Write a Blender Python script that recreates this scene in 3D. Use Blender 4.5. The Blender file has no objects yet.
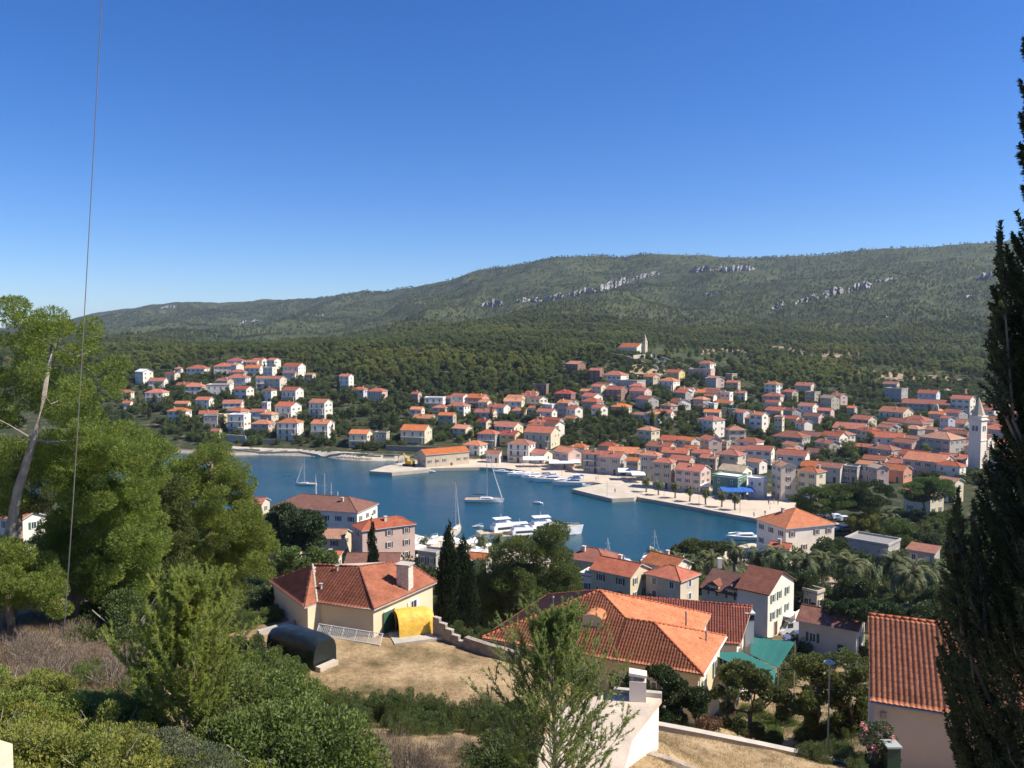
import bpy, bmesh, math, random
import numpy as np
from mathutils import Vector, Matrix
R = math.radians
SC = bpy.context.scene
COL = SC.collection
# ------------------------------------------------------------------ camera
F = 800.0; CH = 52.0; HY = 340.0
PITCH = math.atan((384 - HY) / F)
cd = bpy.data.cameras.new('camera'); cam = bpy.data.objects.new('camera', cd); COL.objects.link(cam)
cd.sensor_width = 36.0; cd.lens = 36.0 * F / 1024.0
cd.clip_start = 0.1; cd.clip_end = 20000
cam.location = (0, 0, CH); cam.rotation_euler = (R(90) - PITCH, 0, 0)
SC.camera = cam
SC.render.resolution_x = 1024; SC.render.resolution_y = 768
# ------------------------------------------------------------------ sky, sun, exposure
SUN_EL, SUN_AZ = 48.0, 97.0      # azimuth clockwise from +Y (the view direction)
w = bpy.data.worlds.new('World'); SC.world = w; w.use_nodes = True
nt = w.node_tree; bg = nt.nodes['Background']
sky = nt.nodes.new('ShaderNodeTexSky'); sky.sky_type = 'NISHITA'; sky.sun_disc = False
sky.sun_elevation = R(SUN_EL); sky.sun_rotation = R(SUN_AZ)
sky.altitude = 900; sky.air_density = 1.0; sky.dust_density = 0.25; sky.ozone_density = 6.0
hs = nt.nodes.new('ShaderNodeHueSaturation'); hs.inputs['Saturation'].default_value = 1.26; hs.inputs['Hue'].default_value = 0.512; nt.links.new(sky.outputs[0], hs.inputs['Color']); nt.links.new(hs.outputs[0], bg.inputs[0]); bg.inputs[1].default_value = 0.098
sl = bpy.data.lights.new('sun', 'SUN'); so = bpy.data.objects.new('sun', sl); COL.objects.link(so)
sl.energy = 5.0; sl.angle = R(0.53); sl.color = (1.0, 0.92, 0.79)
sdir = Vector((math.sin(R(SUN_AZ)) * math.cos(R(SUN_EL)), math.cos(R(SUN_AZ)) * math.cos(R(SUN_EL)), math.sin(R(SUN_EL))))
so.rotation_euler = sdir.to_track_quat('Z', 'Y').to_euler(); so.location = (0, 0, 400)
SC.view_settings.view_transform = 'Standard'; SC.view_settings.look = 'None'
SC.view_settings.gamma = 1; SC.view_settings.use_curve_mapping = False
SC.view_settings.exposure = 0.64
SC.cycles.max_bounces = 8; SC.cycles.diffuse_bounces = 4; SC.cycles.glossy_bounces = 2
SC.cycles.transmission_bounces = 4; SC.cycles.transparent_max_bounces = 4; SC.cycles.volume_bounces = 0
SC.cycles.use_adaptive_sampling = True; SC.cycles.adaptive_threshold = 0.02
# ------------------------------------------------------------------ helpers
rng = random.Random(7)
nrg = np.random.default_rng(11)
def tag(o, label=None, cat=None, group=None, kind=None):
    if label: o['label'] = label
    if cat: o['category'] = cat
    if group: o['group'] = group
    if kind: o['kind'] = kind
    return o
def empty(name, loc=(0, 0, 0), rz=0.0):
    o = bpy.data.objects.new(name, None); COL.objects.link(o)
    o.location = loc; o.rotation_euler = (0, 0, rz); o.empty_display_size = 0.2
    return o
def link(name, me, parent=None, loc=(0, 0, 0), rz=0.0):
    o = bpy.data.objects.new(name, me); COL.objects.link(o)
    o.parent = parent; o.location = loc; o.rotation_euler = (0, 0, rz)
    return o
class MB:
    def __init__(s): s.v = []; s.f = []; s.m = []
    def add(s, vs, fs, m=0):
        b = len(s.v); s.v += [tuple(p) for p in vs]
        for f in fs: s.f.append(tuple(b + i for i in f)); s.m.append(m)
        return s
    def poly(s, vs, m=0): return s.add(vs, [tuple(range(len(vs)))], m)
    def box(s, c, d, rz=0, m=0, tilt=None):
        x, y, z = d[0] / 2, d[1] / 2, d[2] / 2
        M = Matrix.Rotation(rz, 3, 'Z')
        if tilt is not None: M = M @ tilt
        vs = [M @ Vector((a * x, b * y, e * z)) + Vector(c) for a, b, e in
              ((-1,-1,-1),(1,-1,-1),(1,1,-1),(-1,1,-1),(-1,-1,1),(1,-1,1),(1,1,1),(-1,1,1))]
        return s.add(vs, [(0,3,2,1),(4,5,6,7),(0,1,5,4),(1,2,6,5),(2,3,7,6),(3,0,4,7)], m)
    def bar(s, a, b, t=0.05, m=0):
        return s.tube([a, b], [t, t], 5, m)
    def tube(s, pts, rad, n=8, m=0, cap=True):
        pts = [Vector(p) for p in pts]; base = len(s.v); up = Vector((0.13, 0.21, 1)).normalized()
        for i, p in enumerate(pts):
            t = (pts[min(i + 1, len(pts) - 1)] - pts[max(i - 1, 0)])
            t = t.normalized() if t.length > 1e-9 else Vector((0, 0, 1))
            u = t.cross(up)
            if u.length < 1e-3: u = t.cross(Vector((1, 0, 0)))
            u.normalize(); v = t.cross(u)
            for k in range(n):
                a = 2 * math.pi * k / n
                s.v.append(tuple(p + (u * math.cos(a) + v * math.sin(a)) * rad[i]))
        for i in range(len(pts) - 1):
            for k in range(n):
                a = base + i * n + k; b = base + i * n + (k + 1) % n
                s.f.append((a, a + n, b + n, b)); s.m.append(m)
        if cap:
            s.f.append(tuple(base + k for k in range(n))); s.m.append(m)
            s.f.append(tuple(base + (len(pts) - 1) * n + k for k in reversed(range(n)))); s.m.append(m)
        return s
    def prism(s, poly, z0, z1, m=0, mtop=None):
        n = len(poly); a = sum(poly[i][0] * poly[(i+1) % n][1] - poly[(i+1) % n][0] * poly[i][1] for i in range(n))
        if a < 0: poly = poly[::-1]
        g = (lambda z, i: z[i] if isinstance(z, (list, tuple)) else z)
        vs = [(p[0], p[1], g(z0, i)) for i, p in enumerate(poly)] + [(p[0], p[1], g(z1, i)) for i, p in enumerate(poly)]
        s.add(vs, [tuple(reversed(range(n)))] + [(i, (i+1) % n, n + (i+1) % n, n + i) for i in range(n)], m)
        b = len(s.v) - 2 * n
        s.f.append(tuple(b + n + i for i in range(n))); s.m.append(m if mtop is None else mtop)
        return s
    def mesh(s, name, mats, smooth=False):
        me = bpy.data.meshes.new(name); me.from_pydata(s.v, [], s.f)
        for mt in (mats if isinstance(mats, (list, tuple)) else [mats]): me.materials.append(mt)
        me.polygons.foreach_set('material_index', s.m)
        if smooth: me.polygons.foreach_set('use_smooth', [True] * len(s.f))
        me.update(); return me
    def build(s, name, mats, parent=None, loc=(0, 0, 0), rz=0, smooth=False):
        return link(name, s.mesh(name, mats, smooth), parent, loc, rz)
def npmesh(name, V, Fq, mats, smooth=False, mi=None):
    """V (n,3) array, Fq (m,k) index array of equal sided faces"""
    me = bpy.data.meshes.new(name); n, k = len(Fq), Fq.shape[1]
    me.vertices.add(len(V)); me.vertices.foreach_set('co', np.ascontiguousarray(V, dtype=np.float32).ravel())
    me.loops.add(n * k); me.loops.foreach_set('vertex_index', Fq.astype(np.int32).ravel())
    me.polygons.add(n); me.polygons.foreach_set('loop_start', np.arange(0, n * k, k, dtype=np.int32))
    try: me.polygons.foreach_set('loop_total', np.full(n, k, dtype=np.int32))
    except Exception: pass
    for mt in (mats if isinstance(mats, (list, tuple)) else [mats]): me.materials.append(mt)
    if mi is not None: me.polygons.foreach_set('material_index', mi.astype(np.int32))
    me.update(calc_edges=True)
    if smooth: me.polygons.foreach_set('use_smooth', np.ones(n, dtype=bool))
    return me
# pixel -> ray, pixel + height -> point, point -> pixel
CP, SP = math.cos(PITCH), math.sin(PITCH)
def ray(px, py):
    a = (px - 512) / F; b = -(py - 384) / F
    return np.array([a, CP + b * SP, b * CP - SP])      # camera forward = (0,CP,-SP), up = (0,SP,CP)
def P(px, py, z):
    d = ray(px, py); t = (z - CH) / d[2]
    return Vector((d[0] * t, d[1] * t, z))
def PD(px, py, D):
    d = ray(px, py); t = D / d[1]
    return Vector((d[0] * t, D, CH + d[2] * t))
def PP(px, py, p0, n):
    d = Vector(ray(px, py)); o = Vector((0, 0, CH)); n = Vector(n)
    t = (Vector(p0) - o).dot(n) / d.dot(n); return o + d * t
def proj(x, y, z):
    zz = z - CH; f = y * CP - zz * SP; u = y * SP + zz * CP
    return 512 + F * x / f, 384 - F * u / f
# numpy value noise
_lat = np.random.default_rng(3).random((256, 256))
def vnoise(x, y):
    xi = np.floor(x).astype(int); yi = np.floor(y).astype(int); fx = x - xi; fy = y - yi
    fx = fx * fx * (3 - 2 * fx); fy = fy * fy * (3 - 2 * fy)
    a = _lat[xi & 255, yi & 255]; b = _lat[(xi + 1) & 255, yi & 255]; c = _lat[xi & 255, (yi + 1) & 255]; d = _lat[(xi + 1) & 255, (yi + 1) & 255]
    return (a * (1 - fx) + b * fx) * (1 - fy) + (c * (1 - fx) + d * fx) * fy
def fbm(x, y, o=4):
    s = 0; a = 1; t = 0
    for i in range(o):
        s = s + a * (vnoise(x * 2**i + 17.3 * i, y * 2**i + 5.1 * i) - 0.5); t += a; a *= 0.5
    return s / t * 2
# ------------------------------------------------------------------ materials
def nodes(name):
    m = bpy.data.materials.new(name); m.use_nodes = True
    t = m.node_tree; return m, t, t.nodes['Principled BSDF']
def N(t, k, **kw):
    n = t.nodes.new(k)
    for a, b in kw.items(): setattr(n, a, b)
    return n
def ramp(t, src, stops):
    r = N(t, 'ShaderNodeValToRGB'); t.links.new(src, r.inputs[0])
    el = r.color_ramp.elements
    while len(el) < len(stops): el.new(0.5)
    for e, (p, c) in zip(el, stops): e.position = p; e.color = (*c, 1) if len(c) == 3 else c
    return r.outputs[0]
def noise(t, scale, detail=4, rough=0.55, vec=None):
    n = N(t, 'ShaderNodeTexNoise'); n.inputs['Scale'].default_value = scale
    n.inputs['Detail'].default_value = detail; n.inputs['Roughness'].default_value = rough
    if vec is not None: t.links.new(vec, n.inputs['Vector'])
    return n.outputs[0]
def mixc(t, fac, a, b, mode='MIX'):
    m = N(t, 'ShaderNodeMix', data_type='RGBA', blend_type=mode)
    for i, v in ((0, fac), (6, a), (7, b)):
        if isinstance(v, (int, float)): m.inputs[i].default_value = v
        elif isinstance(v, tuple): m.inputs[i].default_value = (*v, 1)
        else: t.links.new(v, m.inputs[i])
    return m.outputs[2]
def sc(c, k): return tuple(min(1, x * k) for x in c)
def objcoord(t): return N(t, 'ShaderNodeTexCoord').outputs['Object']
def geopos(t): return N(t, 'ShaderNodeNewGeometry').outputs['Position']
_mc = {}
def mat(name, col, rough=0.8, var=0.18, scale=1.5, bump=0.0, bscale=12, rnd=0.0, metal=0.0, spec=0.3, world=False):
    if name in _mc: return _mc[name]
    m, t, b = nodes(name); v = geopos(t) if world else objcoord(t)
    n = noise(t, scale, 5, 0.6, v)
    c = ramp(t, n, [(0.3, sc(col, 1 - var)), (0.7, sc(col, 1 + var))])
    if rnd:
        oi = N(t, 'ShaderNodeObjectInfo'); r = N(t, 'ShaderNodeMapRange')
        r.inputs[3].default_value = 1 - rnd; r.inputs[4].default_value = 1 + rnd * 0.6
        t.links.new(oi.outputs['Random'], r.inputs[0])
        h = N(t, 'ShaderNodeHueSaturation'); t.links.new(r.outputs[0], h.inputs['Value']); t.links.new(c, h.inputs['Color']); c = h.outputs[0]
    t.links.new(c, b.inputs['Base Color']); b.inputs['Roughness'].default_value = rough
    b.inputs['Metallic'].default_value = metal; b.inputs['Specular IOR Level'].default_value = spec
    if bump:
        bp = N(t, 'ShaderNodeBump'); bp.inputs['Strength'].default_value = bump; bp.inputs['Distance'].default_value = 0.05
        t.links.new(noise(t, bscale, 4, 0.6, v), bp.inputs['Height']); t.links.new(bp.outputs[0], b.inputs['Normal'])
    _mc[name] = m; return m
def leafmat(name, col, tr=0.35, rnd=0.25, hue=0.02, scale=0.5, sheen=0.25):
    """two sided leaves: diffuse + translucent, colour varied leaf by leaf (noise in space) and tree by tree"""
    if name in _mc: return _mc[name]
    m, t, b = nodes(name); out = t.nodes['Material Output']
    n1 = noise(t, scale, 6, 0.75, objcoord(t))
    c = ramp(t, n1, [(0.3, sc(col, 0.6)), (0.5, col), (0.72, (min(1, col[0] * 1.55), col[1] * 1.35, col[2] * 1.05))])
    oi = N(t, 'ShaderNodeObjectInfo'); r = N(t, 'ShaderNodeMapRange')
    r.inputs[3].default_value = 1 - rnd; r.inputs[4].default_value = 1 + rnd
    t.links.new(oi.outputs['Random'], r.inputs[0])
    r2 = N(t, 'ShaderNodeMapRange'); r2.inputs[3].default_value = 0.5 - hue; r2.inputs[4].default_value = 0.5 + hue
    mu = N(t, 'ShaderNodeMath', operation='FRACT'); m3 = N(t, 'ShaderNodeMath', operation='MULTIPLY'); m3.inputs[1].default_value = 7.31
    t.links.new(oi.outputs['Random'], m3.inputs[0]); t.links.new(m3.outputs[0], mu.inputs[0]); t.links.new(mu.outputs[0], r2.inputs[0])
    h = N(t, 'ShaderNodeHueSaturation'); t.links.new(r.outputs[0], h.inputs['Value']); t.links.new(r2.outputs[0], h.inputs['Hue']); t.links.new(c, h.inputs['Color'])
    c = h.outputs[0]
    t.links.new(c, b.inputs['Base Color']); b.inputs['Roughness'].default_value = 0.55; b.inputs['Specular IOR Level'].default_value = sheen
    tl = N(t, 'ShaderNodeBsdfTranslucent'); t.links.new(c, tl.inputs[0])
    mx = N(t, 'ShaderNodeMixShader'); mx.inputs[0].default_value = tr
    t.links.new(b.outputs[0], mx.inputs[1]); t.links.new(tl.outputs[0], mx.inputs[2]); t.links.new(mx.outputs[0], out.inputs['Surface'])
    _mc[name] = m; return m
def roofmat(name, col, var=0.3, pitch=0.28, axis='X', bump=0.6, course=0.38):
    """clay tile roof: tile columns as bump, weathered tile by tile, each roof a shade of its own"""
    if name in _mc: return _mc[name]
    m, t, b = nodes(name); v = objcoord(t)
    n = noise(t, 0.9, 5, 0.7, v); n2 = noise(t, 7.0, 2, 0.6, v)
    c = ramp(t, n, [(0.28, sc(col, 1 - var)), (0.5, col), (0.75, (min(1, col[0] * 1.25), col[1] * 1.35, col[2] * 1.4))])
    c2 = ramp(t, n2, [(0.35, (0.72, 0.70, 0.68)), (0.6, (1.08, 1.08, 1.08))])
    c = mixc(t, 0.8, c, c2, 'MULTIPLY')
    oi = N(t, 'ShaderNodeObjectInfo'); r = N(t, 'ShaderNodeMapRange'); r.inputs[3].default_value, r.inputs[4].default_value = (0.72, 1.24) if bump else (0.94, 1.06)
    t.links.new(oi.outputs['Random'], r.inputs[0])
    h = N(t, 'ShaderNodeHueSaturation'); mm = N(t, 'ShaderNodeMath', operation='MULTIPLY'); mm.inputs[1].default_value = 13.7; t.links.new(oi.outputs['Random'], mm.inputs[0]); fr_ = N(t, 'ShaderNodeMath', operation='FRACT'); t.links.new(mm.outputs[0], fr_.inputs[0]); r3 = N(t, 'ShaderNodeMapRange'); r3.inputs[3].default_value, r3.inputs[4].default_value = (0.88, 1.10) if bump else (0.97, 1.03); t.links.new(fr_.outputs[0], r3.inputs[0]); t.links.new(r3.outputs[0], h.inputs['Saturation']); t.links.new(r.outputs[0], h.inputs['Value']); t.links.new(c, h.inputs['Color'])
    t.links.new(h.outputs[0], b.inputs['Base Color']); b.inputs['Roughness'].default_value = 0.85; b.inputs['Specular IOR Level'].default_value = 0.2
    if bump:
        wv = N(t, 'ShaderNodeTexWave', bands_direction=axis); wv.inputs['Scale'].default_value = 1 / (pitch * 3.1416 * 2) * 3.1416
        t.links.new(v, wv.inputs['Vector'])
        bp = N(t, 'ShaderNodeBump'); bp.inputs['Strength'].default_value = bump; bp.inputs['Distance'].default_value = 0.06
        t.links.new(wv.outputs['Fac'], bp.inputs['Height']); t.links.new(bp.outputs[0], b.inputs['Normal'])
    _mc[name] = m; return m
ROOF = {'o': roofmat('roof_orange', (0.50, 0.180, 0.085)), 'r': roofmat('roof_red', (0.39, 0.130, 0.080)), 'b': roofmat('roof_brown', (0.25, 0.105, 0.07)),
        't': roofmat('roof_tan', (0.46, 0.22, 0.12)), 'c': roofmat('roof_crimson', (0.34, 0.07, 0.06)), 'k': mat('roof_grey', (0.24, 0.23, 0.22), 0.9, 0.2),
        'w': mat('roof_white', (0.72, 0.72, 0.7), 0.8, 0.06), 's': roofmat('roof_pale', (0.40, 0.30, 0.20))}
def wallm(n, c): return mat('wall_' + n, c, 0.9, 0.09, 0.35, 0.25, 9, rnd=0.07)
WALL = {'w': wallm('white', (0.80, 0.72, 0.60)), 'c': wallm('cream', (0.66, 0.56, 0.38)), 'p': wallm('pink', (0.60, 0.43, 0.36)), 's': wallm('stone', (0.50, 0.42, 0.31)),
        'g': wallm('grey', (0.42, 0.385, 0.34)), 'y': wallm('yellow', (0.66, 0.52, 0.22)), 'e': wallm('beige', (0.62, 0.53, 0.41)), 'n': wallm('green', (0.13, 0.24, 0.17)),
        'a': wallm('salmon', (0.60, 0.27, 0.17)), 'd': wallm('brick', (0.27, 0.15, 0.11)), 'l': wallm('bluish', (0.58, 0.58, 0.58))}
GLASS = mat('window_glass', (0.05, 0.055, 0.06), 0.12, 0.1, spec=0.6)
FRAMEW = mat('frame_white', (0.7, 0.7, 0.68), 0.6, 0.04)
SHUT = {'g': mat('shutter_green', (0.05, 0.12, 0.07), 0.6, 0.1), 'b': mat('shutter_brown', (0.12, 0.06, 0.035), 0.6, 0.1), 'w': mat('shutter_white', (0.62, 0.62, 0.6), 0.6, 0.05)}
TRIM = mat('roof_trim', (0.5, 0.47, 0.43), 0.9, 0.1)
CONC = mat('concrete', (0.42, 0.39, 0.34), 0.9, 0.15, 0.8, 0.3, 14)
STONE = mat('quay_stone', (0.50, 0.43, 0.34), 0.9, 0.16, 0.25, 0.3, 6, world=True)
STONE2 = mat('rubble_stone', (0.30, 0.25, 0.20), 0.95, 0.35, 2.5, 0.9, 5)
METAL = mat('grey_metal', (0.3, 0.31, 0.32), 0.45, 0.1, metal=0.6)
DARK = mat('dark_rubber_or_shade', (0.025, 0.025, 0.028), 0.7, 0.2)  # tyres and tracks, also the painted shade in the tarpaulin's open end
BARK = mat('pine_bark', (0.20, 0.155, 0.12), 0.95, 0.35, 3, 0.9, 9)
BARKG = mat('grey_bark', (0.27, 0.24, 0.20), 0.95, 0.3, 3, 0.8, 9)
# ------------------------------------------------------------------ terrain
CU = np.array([-300, 0, 128, 256, 384, 512, 640, 768, 896, 1024, 1300.])
PROF = {
 -300: [(3,44),(20,42.5),(36,40),(60,37),(90,30),(130,20),(180,8),(230,2),(375,2),(450,12),(520,22),(590,32),(700,40),(1000,44)],
 0:    [(3,44),(20,42),(30,40.8),(40,39.3),(60,35),(90,26),(130,15),(180,6),(225,2),(372,2),(450,12),(520,22),(590,31),(700,38),(1000,44)],
 128:  [(3,44),(20,41.8),(30,40.4),(38,38.6),(50,32),(65,27.5),(80,25),(110,17),(150,8),(200,3),(225,2),(372,2.5),(400,5),(450,12),(520,22),(590,32),(700,39),(1000,44)],
 256:  [(3,44),(20,41),(28,38.2),(36,33),(48,28.2),(60,27.8),(75,27.3),(80,22),(110,14),(150,6),(190,3),(225,1.5),(372,2),(400,6),(450,13),(520,23),(590,33),(700,40),(1000,45)],
 384:  [(3,44),(18,41),(28,37),(38,31.5),(50,27.6),(75,27.6),(79,20),(100,13),(140,5),(170,3),(215,1.5),(350,1.5),(400,8),(450,14),(500,20),(560,29),(700,42),(1000,50)],
 512:  [(3,44),(18,40),(28,36),(38,31.5),(48,27.6),(68,26.8),(72,21),(100,12),(140,5),(190,1.5),(320,1.5),(330,2),(400,7),(450,13),(500,22),(560,32),(700,46),(1000,60)],
 640:  [(3,44),(15,40.5),(22,38.1),(26,37.6),(30,37.0),(33.5,35.0),(37,33.9),(38.5,28),(48,24.5),(70,23),(90,14),(110,9.5),(150,4),(180,2),(300,1.5),(330,3),(400,8),(450,14.5),(520,28),(590,42),(640,42),(700,38),(1000,52)],
 768:  [(3,44),(15,40),(25,36),(30,34.1),(35.6,33.75),(36.8,30),(38,27.5),(60,21.5),(80,16),(110,9),(130,6),(160,3),(200,2),(230,1.5),(300,2.2),(360,4),(430,8),(520,15),(600,22),(700,28),(1000,42)],
 896:  [(3,43),(15,39),(25,35),(31,33.6),(34.6,33.2),(36,31),(40,29.5),(60,23),(80,15),(110,8.5),(150,4.5),(200,2.5),(300,3),(360,5),(430,8),(520,12),(600,18),(700,24),(1000,40)],
 1024: [(3,43),(15,39),(25,35),(34,31),(40,30),(60,24),(80,16),(110,9),(150,5),(200,3),(300,3),(360,5),(430,8),(520,12),(600,19),(700,26),(1000,42)],
 1300: [(3,43),(15,39),(25,36),(40,32),(60,26),(80,18),(110,11),(150,7),(200,4),(300,4),(360,6),(430,9),(520,13),(600,20),(700,28),(1000,45)]}
RU = np.array([-900, 0, 60, 85, 110, 150, 180, 230, 280, 330, 380, 420, 450, 480, 520, 560, 600, 640, 700, 760, 800, 850, 900, 960, 1024, 1200, 1900.])
RPY = np.array([338, 330, 322, 317, 311, 304.5, 300.5, 303, 298.5, 295.5, 291, 284, 281, 271, 263.5, 258.5, 254, 252, 255.5, 260, 257.5, 252, 248, 245, 243, 240, 250.])
RD = np.interp(RU, [-900, 200, 420, 640, 1024, 1900], [3800, 3700, 3000, 2600, 2300, 2200])
LD = np.concatenate([np.linspace(math.log(2), math.log(9000), 900)])
_DG = np.exp(LD); _UG = np.arange(-900, 1901, 10.)
def _smooth(a, k):
    ker = np.hanning(k + 2)[1:-1]; ker /= ker.sum(); p = k // 2
    return np.convolve(np.pad(a, (p, p), mode='edge'), ker, 'valid')
_base = np.zeros((len(CU), len(_DG)))
for i, u in enumerate(CU):
    pr = np.array(PROF[int(u)], float); _base[i] = _smooth(np.interp(_DG, pr[:, 0], pr[:, 1]), 9)
_ZG = np.zeros((len(_UG), len(_DG)))
for j in range(len(_DG)):
    _ZG[:, j] = np.interp(_UG, CU, _base[:, j])
for j in range(len(_DG)): _ZG[:, j] = _smooth(_ZG[:, j], 7)
_rpy = _smooth(np.interp(_UG, RU, RPY), 3); _rd = _smooth(np.interp(_UG, RU, RD), 9)
for i, u in enumerate(_UG):
    z0 = np.interp(1000, _DG, _ZG[i]); pf = HY - (z0 - CH) / 1000 * F
    m = _DG > 1000; t = np.clip((_DG[m] - 1000) / (_rd[i] - 1000), 0, 1)
    e = np.interp(u, [-900, 250, 500, 1100], [1.7, 1.5, 1.0, 0.95])
    py = pf + (_rpy[i] - pf) * t ** e
    z = CH + (HY - py) * np.minimum(_DG[m], _rd[i]) / F
    z = z - np.clip(_DG[m] - _rd[i], 0, None) * 0.22
    _ZG[i, m] = z
# the bay outline at sea level, from where its shores and quays lie
BAYPX = [(-900,451),(60,451),(150,451),(172,452.5),(200,454),(225,455.5),(262,455),(300,456),(325,457),(340,459.5),(362,461),(400,461),(414,463),(418,469.5),(430,470.6),(480,469.6),
         (505,470.6),(525,473.5),(548,477),(575,482),(600,485.6),(607,487.5),(633,497.5),(640,500),(665,504.4),(700,511),(714,513.6),(735,517.6),(757,521.5),(776,526),(782,533),
         (770,542),(748,547),(700,556),(672,562),(640,567),(600,566),(560,560),(520,553),(480,549),(430,543),(400,534),(380,529),(340,521),(240,513),(100,506),(-900,500)]
BAY = np.array([P(a, b, 0)[:2] for a, b in BAYPX])
def sdist(x, y):
    """signed distance to the bay outline, positive on land"""
    x = np.asarray(x, float); y = np.asarray(y, float); d = np.full(x.shape, 1e9); ins = np.zeros(x.shape, bool)
    n = len(BAY)
    for i in range(n):
        a = BAY[i]; b = BAY[(i + 1) % n]; e = b - a
        t = np.clip(((x - a[0]) * e[0] + (y - a[1]) * e[1]) / (e @ e), 0, 1)
        d = np.minimum(d, np.hypot(x - a[0] - t * e[0], y - a[1] - t * e[1]))
        if a[1] != b[1]:
            c = ((a[1] > y) != (b[1] > y)) & (x < (b[0] - a[0]) * (y - a[1]) / (b[1] - a[1]) + a[0]); ins ^= c
    return np.where(ins, -d, d)
def TZ0(x, y, sea=True):
    x = np.asarray(x, float); y = np.asarray(y, float)
    r = np.hypot(x, y); th = np.arctan2(x, y); D = r * np.cos(np.minimum(np.abs(th), R(42)))
    u = 512 + F * np.tan(np.clip(th, -R(60), R(60)))
    D = np.clip(D, 2.01, 8900); ui = np.clip((u + 900) / 10, 0, len(_UG) - 1.001); di = np.clip((np.log(D) - LD[0]) / (LD[1] - LD[0]), 0, len(LD) - 1.001)
    a = ui.astype(int); b = di.astype(int); fa = ui - a; fb = di - b
    z = (_ZG[a, b] * (1 - fa) + _ZG[a + 1, b] * fa) * (1 - fb) + (_ZG[a, b + 1] * (1 - fa) + _ZG[a + 1, b + 1] * fa) * fb
    far = np.clip((D - 800) / 900, 0, 1); rdm = np.interp(u, _UG, _rd); nr = np.clip(1 - np.abs(D - rdm) / 350, 0, 1)
    amp = far * (1 - nr * 0.75)
    rg = 1 - np.abs(fbm(x / 420. + 9, y / 900. + 3, 4))            # gullies running down the slope
    z = z + amp * ((rg - 0.75) * 95 + fbm(x / 90., y / 90., 3) * 10)
    z = z + np.clip((D - 400) / 400, 0, 1) * fbm(x / 60., y / 60., 3) * 2.0 + np.clip(1 - D / 60, 0, 1) * fbm(x / 2.2, y / 2.2, 3) * 0.22 + fbm(x / 9., y / 9., 2) * 0.12
    if sea:
        nearb = (D < 430)
        if nearb.any():
            s = sdist(x[nearb], y[nearb]) if x.ndim else sdist(x, y)
            zz = z[nearb] if x.ndim else z
            land = np.minimum(np.maximum(zz, 0.9), 0.25 + np.clip(s, 0, None) * 0.55)
            wat = np.maximum(-4.0, -0.3 + s * 0.5)
            zz = np.where(s < 0, wat, land)
            if x.ndim: z[nearb] = zz
            else: z = zz
    return z
PADS = []      # (name, outline at its own height, top z)
def padpx(name, px, z): PADS.append((name, np.array([tuple(P(a, b, z)[:2]) for a, b in px]), z))
padpx('quay', [(412,466),(430,468.2),(480,467.2),(505,468.2),(525,471),(548,474.5),(575,479.5),(600,483),(607,485),(633,495),(640,497.5),(665,501.7),(700,508),(714,510.8),(735,514.7),(757,518.6),(778,523),
     (806,524),(806,500),(770,494),(720,489),(680,486),(640,478),(600,472),(560,466),(520,461),(480,459),(440,461),(412,461)], 1.15)
padpx('harbour_pier', [(572,489),(608,482.5),(633,479),(660,483),(640,495),(634,497.5),(612,498.6)], 1.25)
padpx('stone_jetty', [(369,471),(385,466),(414,460),(430,464),(430,469),(414,470.5),(392,472.5)], 1.3)
padpx('near_quay', [(392,526),(430,539),(480,545),(520,549),(560,556),(600,562),(640,563),(672,558),(700,552),(748,543.5),(768,541),(790,552),(740,566),(690,575),(640,580),(590,578),(540,572),(480,566),(430,560),(392,545)], 1.2)
def inpoly(x, y, q):
    ins = np.zeros(np.shape(x), bool)
    for i in range(len(q)):
        a = q[i]; b = q[(i + 1) % len(q)]
        if a[1] != b[1]: ins ^= ((a[1] > y) != (b[1] > y)) & (x < (b[0] - a[0]) * (y - a[1]) / (b[1] - a[1]) + a[0])
    return ins
def TZ(x, y, pads=True):
    x = np.asarray(x, float); y = np.asarray(y, float)
    z = TZ0(x, y)
    for nm, q, top in PADS:
        if y.min() > q[:, 1].max() or y.max() < q[:, 1].min(): continue
        k = inpoly(x, y, q); z = np.where(k, top if pads else np.minimum(z, top - 0.35), z)
    return z
def tz(x, y): return float(TZ(np.array([x]), np.array([y]))[0])
_tt = np.exp(np.linspace(math.log(6), math.log(6000), 700))
def hit(px, py):
    d = ray(px, py); xs = d[0] / d[1] * _tt; ys = _tt; zs = CH + d[2] / d[1] * _tt
    g = TZ(xs, ys); k = np.nonzero((zs < g))[0]
    if len(k) == 0: return None
    k = max(1, k[0]); a = (zs[k-1] - g[k-1]); b = (g[k] - zs[k]); t = a / (a + b + 1e-9)
    D = _tt[k-1] + (_tt[k] - _tt[k-1]) * t
    return Vector((d[0] / d[1] * D, D, CH + d[2] / d[1] * D))
# ground sheet
th = np.concatenate([np.linspace(-88, -38, 60)[:-1], np.linspace(-38, 38, 860), np.linspace(38, 88, 60)[1:]]); th = np.radians(th)
rr = np.concatenate([[1.0], np.exp(np.linspace(math.log(2.5), math.log(150), 210))[:-1], np.arange(150, 425, 1.25), np.exp(np.linspace(math.log(425), math.log(8500), 240))])
A, B = np.meshgrid(th, rr); GX = B * np.sin(A); GY = B * np.cos(A)
GZ = np.empty_like(GX)
for i in range(len(rr)): GZ[i] = TZ(GX[i], GY[i], False)
nA, nR = len(th), len(rr)
V = np.stack([GX, GY, GZ], -1).reshape(-1, 3)
idx = np.arange(nA * nR).reshape(nR, nA)
Fq = np.stack([idx[:-1, :-1], idx[:-1, 1:], idx[1:, 1:], idx[1:, :-1]], -1).reshape(-1, 4)[:, ::-1]
gm, t, b = nodes('ground')
pos = geopos(t); sep = N(t, 'ShaderNodeSeparateXYZ'); t.links.new(pos, sep.inputs[0])
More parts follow.
